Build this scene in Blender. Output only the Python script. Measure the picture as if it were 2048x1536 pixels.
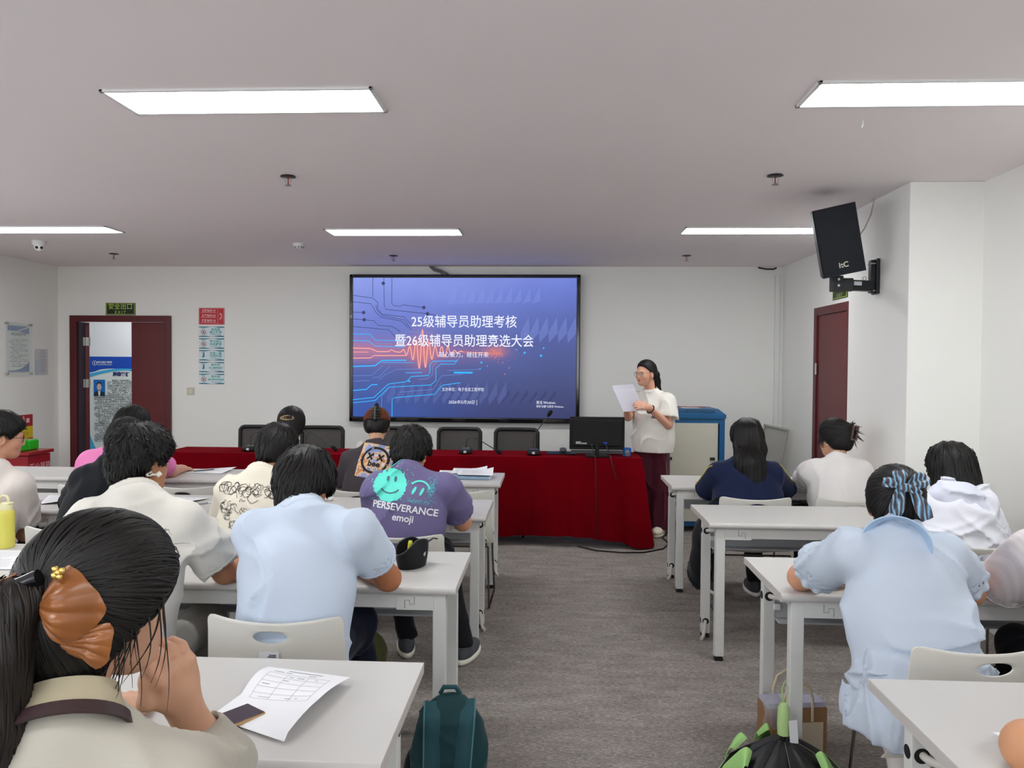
import bpy, bmesh, math, random
import numpy as np
from mathutils import Vector, Matrix, Euler

for _o in list(bpy.data.objects):
    bpy.data.objects.remove(_o, do_unlink=True)
SC = bpy.context.scene
COL = SC.collection
PI = math.pi
RNG = np.random.RandomState(7)
random.seed(7)

# ---------------------------------------------------------------- camera
CAM_H = 1.56
F_PX, YAW, PITCH, ROLL = 1537.28, 0.04924, 0.02309, 0.00695
_f = Vector((-math.sin(YAW) * math.cos(PITCH), math.cos(YAW) * math.cos(PITCH), -math.sin(PITCH)))
_r = Vector((math.cos(YAW), math.sin(YAW), 0.0))
_u = _r.cross(_f)
_r2 = _r * math.cos(ROLL) + _u * math.sin(ROLL)
_u2 = -_r * math.sin(ROLL) + _u * math.cos(ROLL)
cam_data = bpy.data.cameras.new('camera')
cam_data.sensor_width = 36.0
cam_data.lens = F_PX / 2048.0 * 36.0
cam_data.clip_start = 0.05
cam = bpy.data.objects.new('camera', cam_data)
COL.objects.link(cam)
cam.matrix_world = Matrix(((_r2.x, _u2.x, -_f.x, 0), (_r2.y, _u2.y, -_f.y, 0), (_r2.z, _u2.z, -_f.z, CAM_H), (0, 0, 0, 1)))
SC.camera = cam

# ---------------------------------------------------------------- world and exposure
world = bpy.data.worlds.new('world')
SC.world = world
world.use_nodes = True
world.node_tree.nodes['Background'].inputs[0].default_value = (0.75, 0.8, 0.9, 1)
world.node_tree.nodes['Background'].inputs[1].default_value = 0.3
SC.view_settings.view_transform = 'Standard'
SC.view_settings.look = 'None'
SC.view_settings.gamma = 1.0
SC.view_settings.use_curve_mapping = False
SC.view_settings.exposure = 0.45
PANEL_STRENGTH = 18.0
WINDOW_STRENGTH = 2.7
SC.cycles.max_bounces = 8
SC.cycles.diffuse_bounces = 6

# ---------------------------------------------------------------- materials
def srgb(r, g, b):
    def c(v):
        v /= 255.0
        return v / 12.92 if v <= 0.04045 else ((v + 0.055) / 1.055) ** 2.4
    return (c(r), c(g), c(b), 1.0)

MATS = {}
def mat(name, rgb, rough=0.5, metal=0.0, spec=0.4, noise=0.0, nscale=8.0, bump=0.0, bscale=60.0, stretch=None,
        sheen=0.0, emit=0.0, alpha=1.0, trans=0.0, coat=0.0, sss=0.0, rgb2=None, emit_rgb=None):
    """procedural principled material; noise mixes in a second tone, bump adds fine relief"""
    if name in MATS:
        return MATS[name]
    m = bpy.data.materials.new(name)
    m.use_nodes = True
    nt = m.node_tree
    b = nt.nodes['Principled BSDF']
    col = srgb(*rgb)
    b.inputs['Base Color'].default_value = col
    b.inputs['Roughness'].default_value = rough
    b.inputs['Metallic'].default_value = metal
    b.inputs['Specular IOR Level'].default_value = spec
    b.inputs['Sheen Weight'].default_value = sheen
    b.inputs['Sheen Roughness'].default_value = 0.4
    b.inputs['Coat Weight'].default_value = coat
    b.inputs['Alpha'].default_value = alpha
    b.inputs['Transmission Weight'].default_value = trans
    if sss:
        b.inputs['Subsurface Weight'].default_value = sss
        b.inputs['Subsurface Radius'].default_value = (0.012, 0.005, 0.003)
        b.inputs['Subsurface Scale'].default_value = 1.0
    if emit:
        b.inputs['Emission Color'].default_value = srgb(*(emit_rgb or rgb))
        b.inputs['Emission Strength'].default_value = emit
    tc = nt.nodes.new('ShaderNodeTexCoord')
    src = tc.outputs['Object']
    if stretch:
        mp = nt.nodes.new('ShaderNodeMapping')
        mp.inputs['Scale'].default_value = stretch
        nt.links.new(src, mp.inputs['Vector'])
        src = mp.outputs['Vector']
    nz = nt.nodes.new('ShaderNodeTexNoise')
    nz.inputs['Scale'].default_value = nscale
    nz.inputs['Detail'].default_value = 4.0
    nt.links.new(src, nz.inputs['Vector'])
    mx = nt.nodes.new('ShaderNodeMix')
    mx.data_type = 'RGBA'
    c2 = srgb(*rgb2) if rgb2 else tuple(v * (1.0 - noise) for v in col[:3]) + (1.0,)
    mx.inputs['A'].default_value = col
    mx.inputs['B'].default_value = c2
    nt.links.new(nz.outputs['Fac'], mx.inputs['Factor'])
    nt.links.new(mx.outputs['Result'], b.inputs['Base Color'])
    if bump:
        n2 = nt.nodes.new('ShaderNodeTexNoise')
        n2.inputs['Scale'].default_value = bscale
        n2.inputs['Detail'].default_value = 3.0
        nt.links.new(src, n2.inputs['Vector'])
        bp = nt.nodes.new('ShaderNodeBump')
        bp.inputs['Strength'].default_value = bump
        bp.inputs['Distance'].default_value = 0.004
        nt.links.new(n2.outputs['Fac'], bp.inputs['Height'])
        nt.links.new(bp.outputs['Normal'], b.inputs['Normal'])
    MATS[name] = m
    return m

def tag(o, label, cat, group=None, kind=None):
    o['label'] = label
    o['category'] = cat
    if group:
        o['group'] = group
    if kind:
        o['kind'] = kind
    return o

def thing(name, label, cat, loc=(0, 0, 0), rz=0.0, group=None, rot=None):
    o = bpy.data.objects.new(name, None)
    o.empty_display_size = 0.05
    COL.objects.link(o)
    o.location = loc
    o.rotation_euler = rot if rot else (0, 0, rz)
    return tag(o, label, cat, group)

# ---------------------------------------------------------------- mesh builder
class MB:
    def __init__(self):
        self.v = []
        self.f = []
    def add(self, vs, fs):
        b = len(self.v)
        self.v.extend([tuple(map(float, p)) for p in vs])
        self.f.extend([tuple(int(i) + b for i in q) for q in fs])
        return self
    def box(self, c, s, rot=None, r=0.0, seg=2):
        """box of full size s at centre c, edges rounded by r"""
        bm = bmesh.new()
        bmesh.ops.create_cube(bm, size=1.0)
        for v in bm.verts:
            v.co = Vector((v.co.x * s[0], v.co.y * s[1], v.co.z * s[2]))
        if r > 0:
            bmesh.ops.bevel(bm, geom=bm.edges[:], offset=min(r, min(s) * 0.49), segments=seg, profile=0.5, affect='EDGES')
        M = (Euler(rot).to_matrix() if rot is not None else Matrix.Identity(3))
        c = Vector(c)
        bm.verts.index_update()
        vs = [M @ v.co + c for v in bm.verts]
        fs = [[v.index for v in f.verts] for f in bm.faces]
        bm.free()
        return self.add(vs, fs)
    def tube(self, pts, r, n=10, cap=True):
        """round tube through pts; r number or one per point"""
        P = np.array(pts, float)
        m = len(P)
        R = np.full(m, r, float) if np.isscalar(r) else np.array(r, float)
        T = np.gradient(P, axis=0)
        T /= np.linalg.norm(T, axis=1)[:, None] + 1e-12
        a = np.array([0, 0, 1.0]) if abs(T[0][2]) < 0.9 else np.array([1.0, 0, 0])
        u = np.cross(T[0], a); u /= np.linalg.norm(u)
        vs = []
        for i in range(m):
            u = u - T[i] * (u @ T[i]); u /= np.linalg.norm(u)
            w = np.cross(T[i], u)
            for k in range(n):
                t = 2 * PI * k / n
                vs.append(P[i] + R[i] * (u * math.cos(t) + w * math.sin(t)))
        fs = []
        for i in range(m - 1):
            for k in range(n):
                k2 = (k + 1) % n
                fs.append((i * n + k, i * n + k2, (i + 1) * n + k2, (i + 1) * n + k))
        if cap:
            fs.append(tuple(range(n))[::-1])
            fs.append(tuple((m - 1) * n + k for k in range(n)))
        return self.add(vs, fs)
    def cyl(self, a, b, r, r2=None, n=20):
        return self.tube([a, b], [r, r if r2 is None else r2], n)
    def lathe(self, prof, c=(0, 0, 0), n=28, M=None):
        """profile of (radius, z) turned around z"""
        vs, fs = [], []
        for (r, z) in prof:
            for k in range(n):
                t = 2 * PI * k / n
                p = Vector((r * math.cos(t), r * math.sin(t), z))
                if M is not None:
                    p = M @ p
                vs.append((p[0] + c[0], p[1] + c[1], p[2] + c[2]))
        for i in range(len(prof) - 1):
            for k in range(n):
                k2 = (k + 1) % n
                fs.append((i * n + k, i * n + k2, (i + 1) * n + k2, (i + 1) * n + k))
        fs.append(tuple(range(n))[::-1])
        fs.append(tuple((len(prof) - 1) * n + k for k in range(n)))
        return self.add(vs, fs)
    def prism(self, poly, a, b, axis='z'):
        """polygon in 2D extruded from a to b along an axis"""
        def p3(p, t):
            if axis == 'z': return (p[0], p[1], t)
            if axis == 'y': return (p[0], t, p[1])
            return (t, p[0], p[1])
        n = len(poly)
        vs = [p3(p, a) for p in poly] + [p3(p, b) for p in poly]
        fs = [tuple(range(n))[::-1], tuple(range(n, 2 * n))]
        fs += [(i, (i + 1) % n, n + (i + 1) % n, n + i) for i in range(n)]
        return self.add(vs, fs)
    def sheet(self, fn, nu, nv, th=0.0, thv=None):
        """surface fn(u,v), u,v in 0..1; th gives it thickness along its normals"""
        P = np.array([[fn(i / nu, j / nv) for j in range(nv + 1)] for i in range(nu + 1)], float)
        du = np.gradient(P, axis=0); dv = np.gradient(P, axis=1)
        N = np.cross(du, dv); N /= np.linalg.norm(N, axis=2)[..., None] + 1e-12
        w = nv + 1
        idx = lambda i, j: i * w + j
        fs = [(idx(i, j), idx(i + 1, j), idx(i + 1, j + 1), idx(i, j + 1)) for i in range(nu) for j in range(nv)]
        if th == 0.0:
            return self.add(P.reshape(-1, 3), fs)
        Q = P - N * th
        k = (nu + 1) * w
        vs = np.vstack([P.reshape(-1, 3), Q.reshape(-1, 3)])
        fs2 = [tuple(k + a for a in q[::-1]) for q in fs]
        rim = [idx(i, 0) for i in range(nu + 1)] + [idx(nu, j) for j in range(1, w)] + [idx(i, nv) for i in range(nu - 1, -1, -1)] + [idx(0, j) for j in range(nv - 1, 0, -1)]
        fr = [(rim[(a + 1) % len(rim)], rim[a], k + rim[a], k + rim[(a + 1) % len(rim)]) for a in range(len(rim))]
        return self.add(vs, fs + fs2 + fr)
    def mesh(self, name):
        me = bpy.data.meshes.new(name)
        me.from_pydata(self.v, [], self.f)
        return me

def obj(name, mb, m, parent=None, smooth=35.0, label=None):
    me = mb.mesh(name) if isinstance(mb, MB) else mb
    me.materials.append(m)
    if smooth is not None:
        me.shade_smooth()
        me.set_sharp_from_angle(angle=math.radians(smooth))
    o = bpy.data.objects.new(name, me)
    COL.objects.link(o)
    if isinstance(mb, MB) and smooth is not None and len(me.polygons) < 4000:
        wn = o.modifiers.new('weighted_normal', 'WEIGHTED_NORMAL'); wn.keep_sharp = True; wn.weight = 90
    if parent is not None:
        o.parent = parent
    if label:
        o['label'] = label
    return o

def struct(name, mb, m, parent=None, smooth=35.0):
    o = obj(name, mb, m, parent, smooth)
    if parent is None:
        o['kind'] = 'structure'
    return o

def dup(root, loc=None, rz=None, label=None):
    r = root.copy(); COL.objects.link(r)
    if loc is not None: r.location = loc
    if rz is not None: r.rotation_euler = (0, 0, rz)
    if label: r['label'] = label
    for ch in list(root.children):
        c = ch.copy(); COL.objects.link(c); c.parent = r
        for g in list(ch.children):
            d = g.copy(); COL.objects.link(d); d.parent = c
    return r

def text_mesh(s, size=1.0, align='CENTER', shear=0.0, bold=0.0, ext=0.0):
    cu = bpy.data.curves.new('t', 'FONT')
    cu.body = s
    cu.size = size
    cu.align_x = align
    cu.align_y = 'CENTER'
    cu.shear = shear
    cu.offset = bold
    cu.extrude = ext
    cu.resolution_u = 3
    o = bpy.data.objects.new('t', cu)
    COL.objects.link(o)
    dg = bpy.context.evaluated_depsgraph_get()
    me = bpy.data.meshes.new_from_object(o.evaluated_get(dg))
    bpy.data.objects.remove(o, do_unlink=True)
    bpy.data.curves.remove(cu)
    return me

def xz_to(me, M):
    me.transform(M)
    return me

def text(s, size, m, M, parent=None, name='lettering', **kw):
    """flat lettering; M places its XY plane in the parent's space"""
    me = text_mesh(s, size, **kw)
    me.transform(M)
    return obj(name, me, m, parent, smooth=None)

def MX(loc, xax, yax):
    """frame with local x and y axes given"""
    x = Vector(xax).normalized(); y = Vector(yax).normalized(); z = x.cross(y)
    return Matrix(((x.x, y.x, z.x, loc[0]), (x.y, y.y, z.y, loc[1]), (x.z, y.z, z.z, loc[2]), (0, 0, 0, 1)))

# ---------------------------------------------------------------- organic forms: smooth-union fields meshed with surface nets
def smin(a, b, k):
    if k <= 0: return np.minimum(a, b)
    h = np.maximum(k - np.abs(a - b), 0.0) / k
    return np.minimum(a, b) - h * h * k * 0.25
def smax(a, b, k): return -smin(-a, -b, k)

def cone(a, b, ra, rb):
    a = np.array(a, float); b = np.array(b, float); ba = b - a; L2 = ba @ ba + 1e-12
    def fn(P):
        t = np.clip(((P - a) @ ba) / L2, 0, 1)
        return np.linalg.norm(P - a - t[:, None] * ba, axis=1) - (ra + (rb - ra) * t)
    return fn
def ell(c, r, R=None):
    c = np.array(c, float); r = np.array(r, float)
    def fn(P):
        q = P - c
        if R is not None: q = q @ R
        k0 = np.linalg.norm(q / r, axis=1); k1 = np.linalg.norm(q / (r * r), axis=1)
        return k0 * (k0 - 1.0) / (k1 + 1e-9)
    return fn
def plane(p, n):
    p = np.array(p, float); n = np.array(n, float); n = n / np.linalg.norm(n)
    return lambda P: (P - p) @ n
def cut(f, g, k=0.0): return lambda P: smax(f(P), g(P), k)
def minus(f, g, k=0.0): return lambda P: smax(f(P), -g(P), k)
def union(fs, k=0.03):
    """fs: fields or (field, k)"""
    def fn(P):
        d = None
        for f in fs:
            kk = k
            if isinstance(f, tuple): f, kk = f
            e = f(P)
            d = e if d is None else smin(d, e, kk)
        return d
    return fn
def ecyl(c, a, b, R, top):
    """upright elliptical tube around c, closed above at height top"""
    c = np.array(c, float)
    def fn(P):
        q = (P - c) @ R
        return np.maximum((np.hypot(q[:, 0] / a, q[:, 1] / b) - 1.0) * min(a, b), P[:, 2] - top)
    return fn
def chain(pts, rs): return union([cone(pts[i], pts[i + 1], rs[i], rs[i + 1]) for i in range(len(pts) - 1)], 0.012)

def rotm(pitch=0, yaw=0, roll=0):
    """head frame; pitch>0 bows forward (+y), yaw>0 turns to the left, roll>0 leans to the right; columns = local axes"""
    p, y, r = map(math.radians, (pitch, yaw, roll))
    return np.array(Matrix.Rotation(y, 3, 'Z') @ Matrix.Rotation(-p, 3, 'X') @ Matrix.Rotation(r, 3, 'Y'))

def nets(F, lo, h):
    """surface nets on a dense array"""
    S = F < 0
    nx, ny, nz = F.shape
    c = np.zeros((nx - 1, ny - 1, nz - 1), np.uint8)
    for i in (0, 1):
        for j in (0, 1):
            for k in (0, 1):
                c += S[i:nx - 1 + i, j:ny - 1 + j, k:nz - 1 + k]
    act = (c > 0) & (c < 8)
    I = np.argwhere(act)
    if len(I) == 0: return np.zeros((0, 3)), np.zeros((0, 4), int)
    idx = -np.ones(act.shape, np.int64); idx[act] = np.arange(len(I))
    corners = np.array([(i, j, k) for i in (0, 1) for j in (0, 1) for k in (0, 1)])
    V8 = np.stack([F[I[:, 0] + a, I[:, 1] + b, I[:, 2] + d] for a, b, d in corners], 1)
    acc = np.zeros((len(I), 3)); cnt = np.zeros(len(I))
    for a in range(8):
        for b in range(a + 1, 8):
            if np.abs(corners[a] - corners[b]).sum() != 1: continue
            va, vb = V8[:, a], V8[:, b]
            m = (va < 0) != (vb < 0)
            t = np.where(m, va / (va - vb + 1e-20), 0)
            p = corners[a] + t[:, None] * (corners[b] - corners[a])
            acc += np.where(m[:, None], p, 0); cnt += m
    V = lo + h * (I + acc / cnt[:, None])
    Q = []
    for ax in range(3):
        s0 = [slice(None)] * 3; s1 = [slice(None)] * 3
        s0[ax] = slice(0, -1); s1[ax] = slice(1, None)
        e = S[tuple(s0)] != S[tuple(s1)]
        flip = S[tuple(s0)]
        u, w = (ax + 1) % 3, (ax + 2) % 3
        E = np.argwhere(e)
        E = E[(E[:, u] > 0) & (E[:, w] > 0) & (E[:, u] < F.shape[u] - 1) & (E[:, w] < F.shape[w] - 1)]
        def at(du, dw):
            q = E.copy(); q[:, u] -= du; q[:, w] -= dw
            return idx[q[:, 0], q[:, 1], q[:, 2]]
        q = np.stack([at(1, 1), at(0, 1), at(0, 0), at(1, 0)], 1)
        fl = flip[E[:, 0], E[:, 1], E[:, 2]]
        q[~fl] = q[~fl][:, ::-1]
        Q.append(q)
    Q = np.vstack(Q)
    return V, Q[(Q >= 0).all(1)]

def field_mesh(fn, lo, hi, h, margin=1.5):
    lo = np.array(lo, float); hi = np.array(hi, float)
    B = 6
    n = (np.ceil((hi - lo) / (h * B)).astype(int) * B) + 1
    nb = (n - 1) // B
    cx = [lo[a] + (np.arange(nb[a]) + 0.5) * B * h for a in range(3)]
    G = np.stack(np.meshgrid(*cx, indexing='ij'), -1).reshape(-1, 3)
    d = fn(G).reshape(nb)
    F = np.repeat(np.repeat(np.repeat(d, B, 0), B, 1), B, 2)
    F = np.pad(F, ((0, 1),) * 3, mode='edge').astype(np.float64)
    near = np.abs(d) < B * h * 0.87 * margin
    M = np.zeros(tuple(n), bool)
    for b in np.argwhere(near):
        s = b * B
        M[s[0]:s[0] + B + 1, s[1]:s[1] + B + 1, s[2]:s[2] + B + 1] = True
    J = np.argwhere(M)
    F[M] = fn(lo + J * h)
    F[np.abs(F) < 1e-9] = 1e-9
    return nets(F, lo, h)

def np_mesh(name, V, Q):
    me = bpy.data.meshes.new(name)
    V = np.asarray(V, np.float32); Q = np.asarray(Q, np.int32)
    k = Q.shape[1] if len(Q) else 4
    me.vertices.add(len(V)); me.vertices.foreach_set('co', V.ravel())
    me.loops.add(Q.size); me.loops.foreach_set('vertex_index', Q.ravel())
    me.polygons.add(len(Q)); me.polygons.foreach_set('loop_start', np.arange(0, Q.size, k, dtype=np.int32))
    me.update(calc_edges=True); me.validate()
    return me

def field_obj(name, fn, lo, hi, h, m, parent, extra=None, label=None):
    V, Q = field_mesh(fn, lo, hi, h)
    if extra is not None:
        V2, Q2 = extra
        Q = np.vstack([Q, Q2 + len(V)]); V = np.vstack([V, V2])
    return obj(name, np_mesh(name, V, Q), m, parent, smooth=70.0, label=label)

def grad(fn, P, e=0.002):
    d0 = fn(P)
    g = np.stack([fn(P + np.array(v) * e) - d0 for v in ((1, 0, 0), (0, 1, 0), (0, 0, 1))], 1)
    return d0, g / (np.linalg.norm(g, axis=1)[:, None] + 1e-12)

def strands(fn, roots, dirfn, steps, step, r, lift=0.003, rnd=None, wob=0.25, lenvar=0.4, flick=0.0):
    """hair locks: flow lines lying on a field's surface, as thin tapered tubes (V, quads)"""
    rnd = rnd or RNG
    N = len(roots)
    P = roots.copy()
    off = rnd.uniform(-0.3, 1.0, N) * lift
    ln = step * rnd.uniform(1 - lenvar, 1 + lenvar, N)
    w1 = rnd.normal(0, wob, (N, 3)); ph = rnd.uniform(0, 6.28, N)
    path, nrm = [], []
    for s in range(steps):
        d, g = grad(fn, P)
        fl = flick * max(0, s - steps * 0.55) / steps
        P = P - g * (d - off - fl)[:, None]
        path.append(P.copy()); nrm.append(g)
        D = dirfn(P) + w1 * np.sin(ph + s * 0.5)[:, None] * 0.6 + w1 * 0.3
        T = D - g * (D * g).sum(1)[:, None]
        T /= np.linalg.norm(T, axis=1)[:, None] + 1e-9
        P = P + T * ln[:, None]
    C = np.array(path); G = np.array(nrm)                      # steps,N,3
    T = np.gradient(C, axis=0); T /= np.linalg.norm(T, axis=2)[..., None] + 1e-9
    Bn = np.cross(T, G); Bn /= np.linalg.norm(Bn, axis=2)[..., None] + 1e-9
    tp = np.array([0.35 + 0.65 * min(1, s / 1.5) if s < steps * 0.5 else max(0.08, 1 - (s - steps * 0.5) / (steps * 0.5)) for s in range(steps)])
    rr = r * rnd.uniform(0.6, 1.3, N)
    W = (tp[:, None] * rr[None])[..., None]
    ring = np.stack([C + Bn * W, C + G * W * 0.7, C - Bn * W, C - G * W * 0.5], 2)   # steps,N,4,3
    V = ring.transpose(1, 0, 2, 3).reshape(-1, 3)
    base = (np.arange(N) * steps * 4)[:, None, None]
    s = (np.arange(steps - 1) * 4)[None, :, None]
    q = []
    for k in range(4):
        k2 = (k + 1) % 4
        q.append(np.stack(np.broadcast_arrays(base + s + k, base + s + k2, base + s + 4 + k2, base + s + 4 + k), -1).reshape(-1, 4))
    return V, np.vstack(q)

def join(parts):
    Vs, Qs, n = [], [], 0
    for V, Q in parts:
        Vs.append(V); Qs.append(Q + n); n += len(V)
    return np.vstack(Vs), np.vstack(Qs)

def trace(fn, P, D, off=0.002, n=40, maxd=1.0):
    """march points along D to the surface of a field"""
    D = np.array(D, float); P = P.copy(); t = np.zeros(len(P))
    for _ in range(n):
        d = fn(P) - off
        st = np.clip(d * 0.8, -0.02, 0.1); P = P + D * st[:, None]; t += st
    return P

# ---------------------------------------------------------------- people
def folds(seed, amp, fx=14.0, fz=5.0):
    r = np.random.RandomState(seed)
    K = np.stack([r.normal(0, fx, 6), r.normal(0, fx * 0.8, 6), r.normal(0, fz * 2.2, 6)], 1); ph = r.uniform(0, 6.28, 6)
    K2 = r.normal(0, 7, (5, 3)); p2 = r.uniform(0, 6.28, 5); K3 = r.normal(0, 5, (6, 3)); p3 = r.uniform(0, 6.28, 6)
    def fn(P):
        w = np.sin(P @ K2.T + p2).sum(1) * 0.6
        a = 1 - np.abs(np.sin(0.5 * (P @ K.T + ph) + w[:, None]))          # ridged creases
        m = np.clip(np.sin(P @ K3.T + p3), 0, 1)                           # each family only in places
        return -amp * (2.6 * (a ** 4 * m).sum(1) - 1.0)
    return fn

def hand_fields(w, d, n, curl=0.5, s=1.0, spread=0.12, thumb=1, tcurl=0.4, fcurl=None):
    """hand from wrist w along d, palm facing n; thumb side = thumb * (d x n)"""
    w = np.array(w, float); d = np.array(d, float); d /= np.linalg.norm(d)
    n = np.array(n, float); n = n - d * (n @ d); n /= np.linalg.norm(n)
    x = np.cross(d, n) * thumb
    R = np.stack([x, d, n], 1)
    out = [(ell(w + d * 0.045 * s, (0.040 * s, 0.055 * s, 0.016 * s), R), 0.02)]
    out.append((cone(w - d * 0.02 * s, w + d * 0.03 * s, 0.024 * s, 0.026 * s), 0.02))
    Ls = [0.070, 0.078, 0.073, 0.056]
    for i in range(4):
        bx = (0.027 - 0.018 * i) * s
        base = w + d * (0.082 - 0.004 * abs(i - 1)) * s + x * bx
        dirv = d + x * (1.5 - i) * spread
        dirv /= np.linalg.norm(dirv)
        p = base - d * 0.02 * s
        pts = [p, base]; ang = 0.0
        cc = curl if fcurl is None else fcurl[i]
        for kk, fr in enumerate((0.45, 0.31, 0.24)):
            ang += cc * (0.9 if kk == 0 else 1.0)
            v = dirv * math.cos(ang) + n * math.sin(ang)
            pts.append(pts[-1] + v * Ls[i] * fr * s)
        out.append((chain(pts, [0.0095 * s, 0.0095 * s, 0.0086 * s, 0.0080 * s, 0.0068 * s]), 0.006))
    b = w + d * 0.022 * s + x * 0.026 * s
    v1 = (d * 0.75 + x * 0.65 + n * 0.3); v1 /= np.linalg.norm(v1)
    v2 = (d * 1.0 + x * (0.35 - tcurl) + n * 0.35); v2 /= np.linalg.norm(v2)
    t1 = b + v1 * 0.042 * s; t2 = t1 + v2 * 0.032 * s; t3 = t2 + v2 * 0.022 * s
    out.append((chain([b - x * 0.01 * s, t1, t2, t3], [0.014 * s, 0.0115 * s, 0.0100 * s, 0.008 * s]), 0.012))
    return out

def head_fields(c, R, s=1.0, face=True):
    c = np.array(c, float)
    L = lambda x, y, z: c + R @ (np.array([x, y, z]) * s)
    r = lambda *a: np.array(a) * s
    out = [(ell(L(0, -0.012, 0.028), r(0.074, 0.094, 0.085), R), 0.03),
           (ell(L(0, 0.030, -0.035), r(0.060, 0.060, 0.070), R), 0.04),
           (ell(L(0, 0.058, -0.082), r(0.028, 0.028, 0.022), R), 0.035)]
    for sx in (-1, 1):
        e = ell(L(sx * 0.077, -0.006, -0.012), r(0.010, 0.022, 0.033), R @ np.array(Matrix.Rotation(sx * -0.35, 3, 'Z')))
        e = minus(e, ell(L(sx * 0.086, -0.001, -0.010), r(0.006, 0.011, 0.018), R), 0.004)
        out.append((e, 0.006))
        if face:
            out.append((ell(L(sx * 0.036, 0.062, -0.022), r(0.022, 0.018, 0.02), R), 0.03))       # cheek
            out.append((cone(L(sx * 0.014, 0.084, 0.021), L(sx * 0.042, 0.072, 0.020), 0.007 * s, 0.006 * s), 0.018))  # brow
    if face:
        out.append((cone(L(0, 0.082, 0.012), L(0, 0.098, -0.024), 0.006 * s, 0.011 * s), 0.012))   # nose
        for sx in (-1, 1): out.append((ell(L(sx * 0.011, 0.092, -0.027), r(0.008, 0.009, 0.007), R), 0.006))
        out.append((ell(L(0, 0.080, -0.052), r(0.022, 0.010, 0.006), R), 0.008))                   # lips
        out.append((ell(L(0, 0.078, -0.062), r(0.019, 0.010, 0.007), R), 0.006))
    return out

SKIN = dict(rough=0.5, spec=0.35, sss=0.12, noise=0.08, nscale=14.0, bump=0.05, bscale=220.0)
def skin(name, rgb): return mat(name, rgb, **SKIN)

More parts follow.
